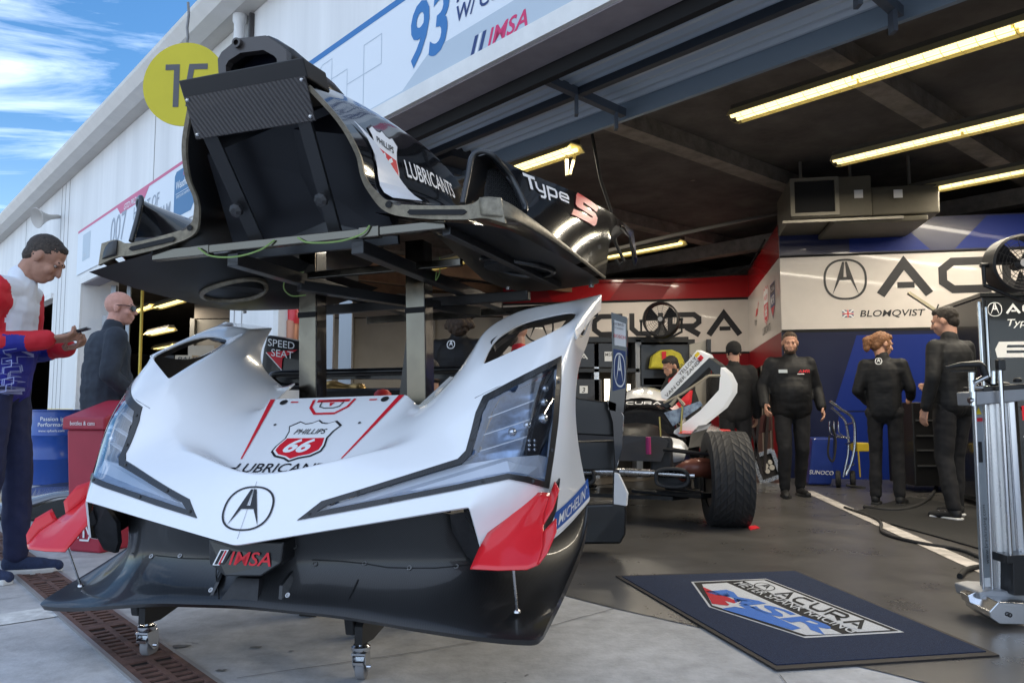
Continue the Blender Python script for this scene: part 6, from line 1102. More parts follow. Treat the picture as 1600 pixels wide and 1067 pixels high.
for u, v, r_ in ((1196, 728, .035), (1203, 722, .028), (1206, 730, .035), (1199, 736, .03)): b.lathe([(r_, 0), (r_, .012), (r_ * .6, .014), (.001, .008)], PT(u, v, 9.92), (0, -1, .1), 16)
b.build('gauges', mat('gauge_beige', (.5, .47, .42), .4), cs, smooth=40)
dw = empty('drawer_chest', PT(1440, 700, 8.6), 'black drawer chest with chrome drawer edges between the woman and the tall man', 'tool chest')
dw.location.z = 0; x0, x1 = PT(1398, 0, 8.7).x, PT(1500, 0, 8.7).x
b = MB(); b.hexa([V(p) for p in ((x0, 8.7, .08), (x1, 8.7, .08), (x1, 9.3, .08), (x0, 9.3, .08), (x0, 8.7, 1.0), (x1, 8.7, 1.0), (x1, 9.3, 1.0), (x0, 9.3, 1.0))]); b.build('chest', SHB, dw, bevel=.01)
for z in (.80, .63, .47, .30): b = MB(); b.beam(V((x0 + .03, 8.69, z)), V((x1 - .03, 8.69, z)), .02, .016); b.build('drawer_edge', mat('drawer_chrome', (.35, .35, .36), .35, .9), dw)
b = MB(); b.tube([V((x0 + .12, 8.66, .9)), V((x0 + .12, 8.66, 1.02))], .02, 8); b.build('red_clip', INK_RED, dw)
stn = empty('folding_chair', PT(1195, 700, 8.9), 'dark folded director chair standing left of the bearded man', 'chair'); stn.location.z = 0
b = MB()
for q in (((1172, 655), (1168, 735)), ((1186, 650), (1176, 740)), ((1172, 655), (1190, 740)), ((1200, 648), (1194, 735))): b.beam(PT(*q[0], 8.9), PT(*q[1], 8.9), .02, .03)
b.build('frame', mat('chair_brown', (.05, .04, .04), .5), stn)
b = MB(); b.prism([PT(u, v, 8.92) for u, v in ((1174, 652), (1204, 646), (1206, 672), (1176, 680))], V((0, .02, 0))); b.build('canvas', mat('chair_canvas', (.09, .03, .03), .8), stn)
hose = MB(); hp = crv([GR(1350, 795), GR(1400, 800), GR(1440, 790), GR(1460, 770), GR(1470, 745), PT(1478, 700, 8.3)]); hose.tube([V((p.x, p.y, max(p.z, .02))) for p in hp], .018, 8); tag(hose.build('air_hose', RUBBER, smooth=60), 'black air hose curving across the floor to the drawer chest', 'hose')
hose = MB(); hp = crv([GR(1320, 795), GR(1372, 815), GR(1380, 835), GR(1430, 850), GR(1500, 862), GR(1545, 880)]); hose.tube([V((p.x, p.y, .015)) for p in hp], .013, 8); tag(hose.build('power_cable', RUBBER, smooth=60), 'black power cable lying across the worn white floor line', 'cable')
hose = MB(); hp = crv([GR(1500, 905), GR(1510, 895), GR(1535, 890), GR(1560, 897), GR(1580, 893)]); hose.tube([V((p.x, p.y, .018)) for p in hp], .016, 8); tag(hose.build('strap_end', mat('strap_black', (.01, .01, .01), .8), smooth=60), 'loose black strap lying on the floor beside the jack foot', 'strap')
rg = MB(); rp = [GR(1340, 800), GR(1420, 778), GR(1560, 800), GR(1640, 860), GR(1560, 868), GR(1480, 845), GR(1390, 820)]; rg.prism([V((p.x, p.y, .006)) for p in rp], (0, 0, .01)); tag(rg.build('rubber_mat', mat('black_floor_mat', (.012, .012, .012), .9, var=.3, vscale=40)), 'black rubber floor mat under the woman and the tall man', 'floor mat')
tg = MB(); tg.prism([V((p.x, p.y, .006)) for p in [GR(1168, 824), GR(1180, 822), GR(1187, 826), GR(1172, 829)]], (0, 0, .004)); tag(tg.build('red_tag', INK_RED), 'small red tag lying on the dark floor beside the big tyre', 'tag')
rdc = MB(); rdc.hexa(RB(1112, 1142, 671, 678, 8.0, .3)); tag(rdc.build('red_tray', mat('tray_red', (.45, .015, .015), .4), bevel=.01), 'red plastic tray showing just over the top of the big tyre', 'tray'); 
# ---- behind the nose, between the posts
sb = empty('seat_board', PT(448, 600, 4.4), 'black moulded board with a red and white slogan behind the white fender', 'board')
pl5 = [PT(u, v, 4.4) for u, v in ((417, 523), (440, 527), (470, 534), (476, 540), (477, 560), (474, 606), (440, 606), (420, 596), (407, 578), (411, 545))]
b = MB(); b.prism(pl5, V((.04, .06, 0))); b.build('board', mat('board_black', (.006, .006, .007), .3, 0, .3), sb, bevel=.01)
q0 = PT(419, 540, 4.39); bm_ = plane_map(q0, PT(455, 545, 4.39) - q0, (0, 0, 1), .004)
art('slogan', [(xf(text2d('SPEED', .042, 0, .004, 1.0), 1, 0, .0), INK_WHITE, 1), (xf(text2d('SEAT', .042, 0, .004, 1.0), 1, .02, -.055), INK_WHITE, 1), (poly2d([(-.01, -.04), (.17, .0), (.085, -.06), (.08, -.125)]), INK_RED, 0), (stroke2d([(-.01, -.04), (.085, -.13)], .005), INK_WHITE, 1)], bm_, sb)
wb = tag(MB().tube(crv([PT(u, v, 4.25) for u, v in ((470, 604), (440, 603), (428, 596), (425, 588), (436, 584), (480, 583), (600, 580), (745, 576))]), .02, 10).build('wing_element', mat('board_black'), smooth=50), 'long black tubular wing element crossing behind both stand posts', 'wing element')
b = MB(); b.prism([PT(u, v, 4.3) for u, v in ((500, 578), (640, 574), (760, 570), (760, 592), (640, 592), (500, 592))], V((0, .12, 0))); b.build('flap', CARBON, wb)
lb_ = tag(MB().prism([PT(u, v, 4.0) for u, v in ((637, 510), (646, 512), (640, 650), (620, 650))], V((.03, .06, 0))).build('leaning_panel', mat('board_black')), 'narrow black panel leaning against the right stand post', 'panel')
gd = empty('golden_exhaust_part', PT(540, 612, 4.7), 'golden brown metal duct part lying behind the hood panel', 'car part')
b = MB(); b.tube(crv([PT(u, v, 4.7) for u, v in ((505, 605), (530, 606), (552, 607), (566, 612), (575, 620))]), [.035 + .01 * math.sin(i * .5) for i in range(25)], 12); b.build('duct', mat('gold_foil', (.42, .27, .10), .3, .8), gd, smooth=60)
b = MB(); b.tube([PT(500, 615, 4.65), PT(640, 613, 4.65)], .03, 10); b.build('dark_rail', BLACK_STEEL, gd)
rc_ = tag(MB().lathe([(.001, .035), (.03, .03), (.05, .01), (.055, -.02), (.001, -.02)], PT(598, 617, 4.6), n=20).build('crew_cap', mat('cap_red', (.5, .02, .02), .5), smooth=50), 'red cap lying behind the hood panel beside the leaning black panel', 'cap')
# red fire bottle and post at the pier
fb = empty('safety_bottle', PT(458, 520, 6.1), 'red safety bottle hanging at the edge of the white door pier', 'bottle')
b = MB(); b.lathe([(.001, -.11), (.05, -.11), (.055, .06), (.03, .11), (.001, .115)], PT(459, 484, 6.05), n=16); b.build('bottle', mat('bottle_red', (.6, .02, .03), .35, 0, .3), fb, smooth=40)
b = MB(); b.lathe([(.001, -.10), (.05, -.10), (.055, .08), (.03, .12), (.001, .12)], PT(456, 519, 6.05), n=16); b.build('lower_bottle', mat('bottle_copper', (.45, .2, .12), .4, .3), fb, smooth=40)
# ---- left side: drum, bin, body panels, boxes
br = empty('steel_drum', GR(62, 758), 'blue steel drum standing by the yellow painted pier', 'drum')
dc = GR(62, 758) + V((0, .27, 0)); dc.z = 0; b = MB(); b.lathe([(.001, 0), (.28, 0), (.29, .012), (.28, .02), (.28, .29), (.292, .31), (.28, .33), (.28, .58), (.292, .60), (.28, .62), (.28, .89), (.292, .90), (.292, .915), (.27, .915), (.265, .88), (.001, .88)], dc, n=40); b.build('drum_shell', mat('drum_blue', (.008, .055, .28), .35, 0, .4, var=.1, vscale=3), br, smooth=35)
def cyl_map(c, r, a0): return lambda x, y, k=0: c + V((math.cos(a0 + x / r) * (r + .003), math.sin(a0 + x / r) * (r + .003), y))
art('drum_lettering', [(xf(text2d('Passion is', .05, 0, .001), 1, 0.05, .78), INK_WHITE, 0), (xf(text2d('Performance', .05, 0, .001), 1, .02, .71), INK_WHITE, 0), (xf(text2d('www.vpfuels.com', .03, 0, 0), 1, .03, .645), INK_WHITE, 0)], cyl_map(dc, .281, R(-105)), br, .04)
bn_ = empty('recycling_bin', GR(135, 868), 'red plastic recycling bin with sloped lid beside the nose section', 'bin')
bF = Frame(GR(133, 866) + V((0, .2, 0)), 20); bF.O.z = 0; BINM = mat('bin_red', (.36, .025, .05), .5, var=.06, vscale=4)
def taper(b, w0, d0, z0, w1, d1, z1): b.hexa([bF.w(*p) for p in ((-w0, -d0, z0), (w0, -d0, z0), (w0, d0, z0), (-w0, d0, z0), (-w1, -d1, z1), (w1, -d1, z1), (w1, d1, z1), (-w1, d1, z1))])
b = MB(); taper(b, .135, .135, .0, .165, .17, .80); b.build('bin_body', BINM, bn_, bevel=.015)
b = MB(); b.hexa([bF.w(*p) for p in ((-.185, -.19, .80), (.185, -.19, .80), (.185, .19, .80), (-.185, .19, .80), (-.185, -.19, .88), (.185, -.19, .88), (.13, .12, 1.0), (-.13, .12, 1.0))]); b.build('lid', BINM, bn_, bevel=.012)
bmap = plane_map(bF.w(0, -.193, .83), bF.d(1, 0, 0), bF.d(0, 0, 1), .002)
art('lid_lettering', [(xf(text2d('bottles & cans', .028, 0, .002, align='CENTER'), 1, .0, .0), INK_WHITE, 0)], bmap, bn_)
bm2 = plane_map(bF.w(0, -.143, .12), bF.d(1, 0, 0), bF.d(0, -.04, 1), .004)
art('recycling_mark', [(stroke2d([(-.05, -.03), (-.045, .0), (-.02, .05)], .012), INK_WHITE, 0), (stroke2d([(-.008, .062), (.02, .05), (.045, .0)], .012), INK_WHITE, 0), (stroke2d([(.05, -.015), (.04, -.04), (-.035, -.04)], .012), INK_WHITE, 0), (poly2d([(-.008, -.025), (.008, -.025), (.008, .01), (.003, .035), (-.003, .035), (-.008, .01)]), INK_WHITE, 0)], bm2, bn_)
pn_ = empty('floor_body_panel', GR(55, 805), 'grey and black race car floor panel with a yellow edge lying on the apron', 'car part')
pY = 7.0
def LP(u, v, Y): p = PT(u, v, Y); p.z = max(p.z, .01); return p
b = MB(); b.grid([crv([LP(-60, 812, 6.6), LP(10, 803, 6.6), LP(50, 790, 6.6), LP(90, 778, 6.6), LP(118, 776, 6.6)]), crv([LP(-60, 800, 7.2), LP(10, 788, 7.2), LP(50, 779, 7.2), LP(90, 770, 7.2), LP(118, 768, 7.2)]), crv([LP(-60, 775, 8.0), LP(10, 768, 8.0), LP(50, 765, 8.0), LP(90, 763, 8.0), LP(118, 762, 8.0)])]); o = b.build('panel_skin', mat('panel_grey_gloss', (.16, .17, .19), .25, .3, .5), pn_); md = o.modifiers.new('t', 'SOLIDIFY'); md.thickness = .02; shade(o, 50)
b = MB(); lo = [LP(u, v, 6.58) for u, v in ((-60, 822), (12, 806), (50, 793), (90, 781), (122, 778), (122, 800), (90, 808), (50, 812), (-60, 826))]; b.prism(lo, V((0, .25, 0))); b.build('panel_underside', CARBON, pn_)
b = MB(); b.tube([LP(10, 791, 7.1) + V((0, 0, .015)), LP(50, 782, 7.1) + V((0, 0, .015)), LP(86, 775, 7.1) + V((0, 0, .015))], .008, 6); b.build('yellow_edge', INK_YEL, pn_)
b = MB(); b.tube([LP(38, 786, 6.9), LP(38, 780, 6.9) + V((0, 0, .03)), LP(42, 781, 6.9) + V((0, 0, .03))], .015, 6); b.build('peg', BLACK_STEEL, pn_)
pp2 = empty('floor_body_panel', GR(90, 775), 'dark curved race car panel lying behind the grey one near the drum', 'car part')
b = MB(); b.grid([crv([LP(35, 770, 8.4), LP(70, 764, 8.4), LP(118, 762, 8.4)]), crv([LP(35, 766, 8.8), LP(70, 757, 8.8), LP(118, 752, 8.8)])]); o = b.build('panel_skin', CARBON, pp2); md = o.modifiers.new('t', 'SOLIDIFY'); md.thickness = .03
for i, (lb, c_, q, txt) in enumerate((('cream cardboard carton in the left garage seen through the white fender opening', (.42, .36, .27), [(258, 598), (274, 555), (300, 555), (300, 600)], 'PAUL'), ('taller cream carton behind the first one in the left garage', (.40, .34, .26), [(294, 600), (294, 540), (335, 540), (335, 600)], 'PAUL'), ('black case lying left of the cream cartons in the left garage', (.02, .02, .02), [(225, 600), (240, 555), (272, 555), (256, 600)], 'M'))):
    e = empty('carton' if i < 2 else 'black_case', PT(q[0][0], 640, 9.5), lb, 'box'); e.location.z = 0; Y = 9.2 + .3 * i
    pts = [PT(u, v, Y) for u, v in q]; pts[0].z = pts[3].z = 0.0; b = MB(); b.prism([p + V((0, 0, .006)) if p.z < .01 else p for p in pts], V((.15, .4, 0))); b.build('box_shell', mat('carton_%d' % i, c_, .7, var=.08, vscale=4), e)
    art('box_lettering', [(xf(text2d(txt, .06, .2, .006, 1.3), 1), INK_BLACK if i < 2 else INK_WHITE, 0)], plane_map(PT(277 if i == 0 else 308 if i == 1 else 243, 565 if i < 2 else 572, Y - .01), (1, 0, 0), (0, 0, 1), .003), e)
# brown roof beams and racking of the left garage
rk = empty('garage_racking', WP(9, 12, 1), 'brown timber racking at the back of the left garage', 'racking')
TIM = mat('racking_brown', (.26, .16, .10), .8, var=.2, vscale=3)
for k, z in enumerate((.9, 1.5, 2.05, 2.5, 2.9)): b = MB(); b.beam(WP(9.6, 14.0, z), WP(26, 14.0, z), .12, .07); b.build('shelf_beam', TIM, rk)
for t in (10, 12, 14, 16, 18, 20): b = MB(); b.beam(WP(t, 14.05, 0), WP(t, 14.05, 3.2), .08, .08); b.build('upright', TIM, rk)
for t in (10.6, 12.0, 13.4, 14.8): b = MB(); b.beam(WP(t, 3.0, 3.3), WP(t, 13.8, 3.3), .1, .22); b.build('roof_joist', TIM, rk)
# ================================================================== PEOPLE
def cap_mesh(b, p0, r0, p1, r1, n=12):
    p0, p1 = V(p0), V(p1); d = p1 - p0; Ln = d.length; d = d.normalized() if Ln > 1e-6 else V((0, 0, 1))
    prof = [(r0 * math.cos(a), -r0 * math.sin(a)) for a in [math.pi / 2 * (1 - i / 4) for i in range(5)]] + [(r1 * math.cos(a), Ln + r1 * math.sin(a)) for a in [math.pi / 2 * i / 4 for i in range(5)]]
    b.lathe(prof, p0, d, n)
def ell_mesh(b, c, r, M=None, n=16):
    c = V(c); M = M or Matrix.Identity(3); vs = []; m = 10
    for i in range(m + 1):
        th = math.pi * i / m
        for j in range(n): ph = 2 * math.pi * j / n; vs.append(c + M @ V((r[0] * max(math.sin(th), .001) * math.cos(ph), r[1] * max(math.sin(th), .001) * math.sin(ph), r[2] * math.cos(th))))
    b.add(vs, [(i * n + j, i * n + (j + 1) % n, (i + 1) * n + (j + 1) % n, (i + 1) * n + j) for i in range(m) for j in range(n)])
def blob(name, items, vox, mats, parent, T, smooth=4, pick=None, wrinkle=0, wscale=14):
    b = MB()
    for it in items:
        if it[0] == 'c': cap_mesh(b, it[1], it[2], it[3], it[4])
        else: ell_mesh(b, it[1], it[2], it[3] if len(it) > 3 else None)
    o = b.build(name, mats, parent); md = o.modifiers.new('r', 'REMESH'); md.mode = 'VOXEL'; md.voxel_size = vox; md.use_smooth_shade = True
    s = o.modifiers.new('s', 'SMOOTH'); s.iterations = smooth; s.factor = .5; bake(o); me = o.data
    if wrinkle:
        for v in me.vertices: v.co += V(v.normal) * wrinkle * (noise.noise(V((v.co.x * wscale, v.co.y * wscale, v.co.z * wscale * .8))) + .5 * noise.noise(v.co * wscale * 2.3))
    if pick:
        for p in me.polygons: p.material_index = pick(p.center)
    me.transform(T); me.polygons.foreach_set('use_smooth', [True] * len(me.polygons)); return o
def skin(n, c): return mat('skin_' + n, c, .5, var=.10, vscale=26, spec=.4)
def person(pos, face, h, label, J=None, head=(0, 0, 0), skin_c=(.42, .23, .16), hair=None, hair_c=(.02, .015, .012), beard=None, top='puffer', top_mats=None, top_pick=None, leg_mat=None, shoe_mat=None, sole_mat=None, vox=.013, bulk=1.0, belly=1.0, hands=('relax', 'relax'), hvox=.0085, collar=True, legs=True, arm_r=1.0, extra=None, sleeves_to=1.0):
    """FACE: direction of travel in degrees, 0 = away from the camera, 90 = to the right"""
    k = h / 1.75; e = empty('person', V(pos), label, 'person'); T = Matrix.Translation(V(pos)) @ Matrix.Rotation(-R(face), 4, 'Z') @ Matrix.Scale(k, 4)
    P = dict(pelvis=(0, 0, .95), chest=(0, .0, 1.28), neck=(0, .01, 1.47), shL=(-.172, 0, 1.395), shR=(.172, 0, 1.395), elL=(-.25, -.03, 1.13), elR=(.25, -.03, 1.13), wrL=(-.25, .07, .89), wrR=(.25, .07, .89), hipL=(-.09, 0, .92), hipR=(.09, 0, .92), knL=(-.10, .03, .50), knR=(.10, .03, .50), anL=(-.11, -.02, .09), anR=(.11, -.02, .09), head=(0, .04, 1.615))
    P.update(J or {}); P = {a: V(b_) for a, b_ in P.items()}
    pit, yaw, rol = head; HM = Matrix.Rotation(-R(yaw), 3, 'Z') @ Matrix.Rotation(-R(pit), 3, 'X') @ Matrix.Rotation(R(rol), 3, 'Y'); hc = P['head']
    H = lambda x, y, z: hc + HM @ V((x, y, z)); SK = skin('%d' % int(sum(skin_c) * 1000), skin_c)
    it = [('e', H(0, -.015, .03), (.076, .096, .088), HM), ('e', H(0, .025, -.035), (.061, .068, .083), HM), ('e', H(0, .045, -.083), (.041, .042, .034), HM), ('c', H(0, .088, .008), .010, H(0, .106, -.028), .0135), ('c', H(-.034, .080, .022), .013, H(.034, .080, .022), .013), ('e', H(-.036, .062, -.028), (.026, .026, .026)), ('e', H(.036, .062, -.028), (.026, .026, .026)), ('c', H(-.017, .088, -.056), .0095, H(.017, .088, -.056), .0095), ('c', H(-.015, .085, -.068), .010, H(.015, .085, -.068), .010), ('e', H(-.077, -.005, -.008), (.011, .021, .032), HM), ('e', H(.077, -.005, -.008), (.011, .021, .032), HM),
          ('c', H(0, -.02, -.06), .056, P['neck'] - V((0, 0, .02)), .060), ('c', P['neck'] - V((0, 0, .03)), .06, P['chest'], .08), ('c', P['chest'], .08, P['pelvis'], .075)]
    for s in 'LR': it += [('c', P['neck'] - V((0, 0, .08)), .05, P['sh' + s], .045), ('c', P['sh' + s], .042, P['el' + s], .034), ('c', P['el' + s], .034, P['wr' + s], .024)] + ([('c', P['hip' + s], .07, P['kn' + s], .045), ('c', P['kn' + s], .045, P['an' + s], .035), ('c', P['pelvis'], .09, P['hip' + s], .07)] if legs else [])
    for s, mode in zip('LR', hands):
        w_ = P['wr' + s]; d = (w_ - P['el' + s]).normalized(); sg = -1 if s == 'L' else 1
        if mode == 'hold': nrm = V((-sg * .35, -.2, .9)).normalized()       # palm up
        else: nrm = V((-sg * 1, .0, .0))                                    # palm in
        nrm = (nrm - d * nrm.dot(d)).normalized(); sd_ = d.cross(nrm) * sg
        if mode != 'hold' and sd_.y < 0: sd_ = -sd_
        if mode == 'hold' and sd_.dot(V((-sg, 0, 0))) < 0: sd_ = -sd_
        pc = w_ + d * .055
        for q in (-.026, -.009, .009, .026): it.append(('c', w_ + d * .012 + sd_ * q * .6, .014, w_ + d * .088 + sd_ * q, .0125))
        curl = {'relax': (.35, .75), 'hold': (.6, 1.1), 'fist': (.9, 1.5), 'point': (.1, .2)}[mode]
        for i, (q, ln) in enumerate(((.029, .072), (.010, .080), (-.010, .074), (-.028, .058))):
            cu = curl if not (mode == 'hold' and i == 0) else (.2, .5); a = w_ + d * .088 + sd_ * q; m_ = a + (d * math.cos(cu[0]) + nrm * math.sin(cu[0])) * ln * .55; t_ = m_ + (d * math.cos(cu[0] + cu[1] * .8) + nrm * math.sin(cu[0] + cu[1] * .8)) * ln * .5; it += [('c', a, .0105, m_, .0095), ('c', m_, .0095, t_, .0078)]
        th0 = w_ + d * .022 + sd_ * .024; th1 = th0 + (d * .6 + sd_ * .55 + nrm * .35).normalized() * .045; th2 = th1 + (d * .85 + sd_ * .1 + nrm * .35).normalized() * .034; it += [('c', th0, .015, th1, .012), ('c', th1, .0115, th2, .009)]
        P['hand' + s] = pc + nrm * .03; P['nrm' + s] = nrm; P['dir' + s] = d
    body = blob('body', it, hvox, [SK], e, T, 3)
    b = MB()
    for x in (-.031, .031): ell_mesh(b, H(x, .0745, .003), (.0105, .0085, .006), HM, 12)
    for v in b.v: v[:] = T @ v
    b.build('eyes', mat('eye_white', (.30, .26, .23), .3), e, smooth=60)
    b = MB()
    for x in (-.031, .031): ell_mesh(b, H(x, .0815, .003), (.0065, .0035, .005), HM, 10)
    for x in (-1, 1): cap_mesh(b, H(x * .016, .091, .026), .0042, H(x * .048, .079, .028), .0035, 6)
    for v in b.v: v[:] = T @ v
    b.build('pupils_and_brows', mat('brow_dark', (.03, .02, .015), .6), e, smooth=60)
    HMm = mat('hair_%d' % int(hair_c[0] * 1000 + hair_c[1] * 7000), hair_c, .6, var=.45, vscale=60, bump=.8, bscale=140)
    if hair == 'short': blob('hair', [('e', H(0, -.026, .040), (.082, .094, .084), HM), ('e', H(0, .03, .085), (.060, .045, .034), HM), ('e', H(0, -.06, -.015), (.066, .05, .06), HM)], .008, [HMm], e, T, 2, wrinkle=.004, wscale=60)
    elif hair == 'crop': blob('hair', [('e', H(0, -.021, .035), (.0785, .0950, .0865), HM), ('e', H(0, .034, .083), (.050, .030, .026), HM), ('e', H(0, -.055, -.02), (.060, .046, .05), HM)], .006, [HMm], e, T, 1, wrinkle=.002, wscale=110)
    elif hair == 'pony': blob('hair', [('e', H(0, -.028, .038), (.086, .10, .09), HM), ('e', H(0, .035, .078), (.066, .045, .04), HM), ('e', H(0, -.07, -.02), (.07, .055, .07), HM), ('c', H(0, -.11, .04), .03, H(0, -.165, .0), .042), ('c', H(0, -.165, .0), .042, H(0, -.15, -.09), .03), ('c', H(.07, .03, .02), .02, H(.075, .02, -.05), .014), ('c', H(-.07, .03, .02), .02, H(-.075, .02, -.05), .014)], .008, [HMm], e, T, 2, wrinkle=.006, wscale=45)
    elif hair == 'curly': blob('hair', [('e', H(0, -.035, .04), (.105, .11, .105), HM), ('e', H(0, -.07, -.05), (.10, .075, .10), HM)] + [('e', H(.10 * math.cos(i * 1.9), -.05 + .08 * math.sin(i * 2.7), .03 + .1 * math.sin(i * 1.3)), (.035, .035, .035)) for i in range(16)], .009, [HMm], e, T, 1, wrinkle=.012, wscale=40)
    elif hair == 'beanie': blob('beanie', [('e', H(0, -.018, .048), (.088, .104, .088), HM), ('c', H(-.06, .0, .0), .035, H(.06, .0, .0), .035), ('c', H(0, .05, .03), .05, H(0, -.07, .0), .05), ('e', H(0, -.015, .02), (.09, .107, .05), HM)], .009, [mat('beanie_black', (.012, .012, .013), .95)], e, T, 3)
    if beard: blob('beard', [('e', H(0, .035, -.078), (.056, .058, .046), HM), ('e', H(-.052, .01, -.05), (.020, .04, .045), HM), ('e', H(.052, .01, -.05), (.020, .04, .045), HM)], .007, [mat('beard_%d' % int(beard[0] * 1000), beard, .7, var=.4, vscale=90, bump=.6, bscale=200)], e, T, 2, wrinkle=.002, wscale=70)
    # clothes
    c, p = P['chest'], P['pelvis']; u = bulk; bl = belly; ar = arm_r
    tops = [('e', c + V((0, .0, .02)), (.185 * u, .125 * u, .17)), ('e', (c + p) / 2 + V((0, .01 * bl, -.02)), (.165 * u, .125 * u * bl, .18)), ('e', p + V((0, 0, .02)), (.17 * u, .125 * u * (1 + (bl - 1) * .6), .15)), ('e', c * .68 + p * .32, (.172 * u, .124 * u * (1 + (bl - 1) * .5), .16)), ('e', c * .30 + p * .70 + V((0, .006 * bl, 0)), (.168 * u, .126 * u * (1 + (bl - 1) * .85), .16)), ('c', p + V((-.055 * u, 0, -.02)), .118 * u, c + V((-.06 * u, 0, 0)), .112 * u), ('c', p + V((.055 * u, 0, -.02)), .118 * u, c + V((.06 * u, 0, 0)), .112 * u), ('c', P['neck'] - V((0, 0, .035)), .078, c, .12)]
    for s in 'LR':
        wr = P['el' + s] + (P['wr' + s] - P['el' + s]) * sleeves_to
        tops += [('c', P['neck'] - V((0, 0, .065)), .066, P['sh' + s], .064 * ar), ('c', P['sh' + s], .068 * ar, P['el' + s], .056 * ar), ('c', P['el' + s], .056 * ar, wr - (wr - P['el' + s]).normalized() * .01, .046 * ar), ('c', c, .10, P['sh' + s] - V((0, 0, .06)), .07 * ar)]
    if collar: tops += [('c', P['neck'] - V((0, 0, .03)), .072, P['neck'] + V((0, .0, .012)), .068)]
    tm = top_mats or [PUFFER]
    blob('jacket' if top != 'sweater' else 'sweater', tops, vox, tm, e, T, 3, top_pick, .005 if tm[0] is PUFFER else .007, 12)
    if legs:
        lg = [('e', p - V((0, 0, .03)), (.155 * u, .115 * u, .11))]
        for s in 'LR': lg += [('c', P['hip' + s], .086 * min(u, 1.12), P['kn' + s], .066 * min(u, 1.12)), ('c', P['kn' + s], .066 * min(u, 1.12), P['an' + s] + V((0, 0, .02)), .058), ('c', p, .11, P['hip' + s], .095)]
        blob('trousers', lg, vox, [leg_mat or TROUS], e, T, 3, None, .008, 11)
        for s in 'LR':
            a = P['an' + s]; b0 = V((a.x, a.y, 0)); fx = .03 if s == 'R' else -.03
            sh = blob('shoe', [('e', b0 + V((0, -.01, .055)), (.042, .055, .055)), ('c', b0 + V((0, .0, .05)), .042, b0 + V((fx * .5, .12, .040)), .040), ('c', b0 + V((fx * .5, .10, .038)), .040, b0 + V((fx, .185, .032)), .032), ('c', b0 + V((0, -.01, .06)), .045, b0 + V((0, -.005, .12)), .043)], .008, [shoe_mat or mat('shoe_black', (.015, .015, .016), .6)], e, T, 3)
            bb_ = MB(); out = [(-.042, -.055), (-.046, .0), (-.044, .10), (-.036 + fx, .175), (fx, .215), (.036 + fx, .185), (.046, .10), (.046, .0), (.040, -.055), (0, -.07)]
            bb_.prism([T @ (b0 + V((x, y, .0005))) for x, y in out], (0, 0, .028 * k)); bb_.build('sole', sole_mat or mat('sole_dark', (.03, .03, .03), .7), sh, bevel=.006)
    e['_T'] = 0; del e['_T']
    return e, P, T, H, HM
PUFFER = wave_mat('quilted_black_jacket', dict(col=(.009, .0095, .011), rough=.6, spec=.3), 9, 'Z', .05, .008, distort=.8)
TROUS = mat('black_trousers', (.010, .010, .012), .85, var=.2, vscale=9, bump=.45, bscale=13)
def gp_(u, v): p = GR(u, v); p.z = 0; return p
LOGO_J = lambda e, P, T, c, ux, uy, s: art('jacket_emblem', grp(logo_a(INK_WHITE, .12), s), plane_map(T @ V(c), (T.to_3x3() @ V(ux)), (T.to_3x3() @ V(uy)), .012), e)
# 1 man in a red, white and blue jacket, looking at his phone
JW, JR, JB = mat('jacket_white', (.62, .66, .72), .7, var=.03, vscale=5, bump=.2, bscale=9), mat('jacket_red', (.52, .010, .022), .65, var=.08, vscale=5, bump=.5, bscale=11), mat('jacket_blue', (.014, .018, .24), .65, var=.12, vscale=5, bump=.5, bscale=11)
Pj = dict(pelvis=(0, -.02, .97), chest=(0, .0, 1.30), neck=(0, .06, 1.49), head=(0, .165, 1.600), shL=(-.19, .02, 1.42), shR=(.19, .02, 1.42), elR=(.225, -.03, 1.14), wrR=(.12, .24, 1.175), elL=(-.24, .02, 1.13), wrL=(-.06, .27, 1.15), anL=(-.10, .06, .09), anR=(.11, -.06, .09), knL=(-.1, .05, .5), knR=(.1, .0, .5))
def pk(c):
    x, y, z = c
    if z < 1.19 and abs(x) < .23 and y < .17: return 2
    if abs(x) > .155 + max(0, (z - 1.36)) * .45 or y > .16: return 1
    return 0 if z > 1.17 + .25 * max(0, .10 - y) * 0 else 1
e1, P, T, H, HM = person(gp_(-32, 911) + V((0, .1, 0)), 80, 1.97, 'man in a red, white and blue team jacket looking down at his phone', Pj, (38, -4, 0), (.36, .19, .13), 'crop', (.040, .029, .022), None, 'shell', [JW, JR, JB], pk, mat('navy_trousers', (.012, .016, .055), .8, var=.15, vscale=8, bump=.5, bscale=10), mat('shoe_navy', (.018, .03, .075), .85, var=.2, vscale=60), mat('sole_white', (.55, .55, .54), .6), .008, 1.06, 1.08, ('hold', 'hold'), .0062, arm_r=1.08)
b = MB(); hp = (P['handL'] + P['handR']) / 2 + V((0, .045, .028)); M_ = T.to_3x3().normalized() @ Matrix.Rotation(R(18), 3, 'X'); b.box(T @ hp, .072, .15, .009, M_); ph = tag(b.build('mobile_phone', mat('phone_black', (.01, .01, .012), .2, 0, .5), bevel=.002), 'black mobile phone in both hands of the man in red, white and blue', 'phone')
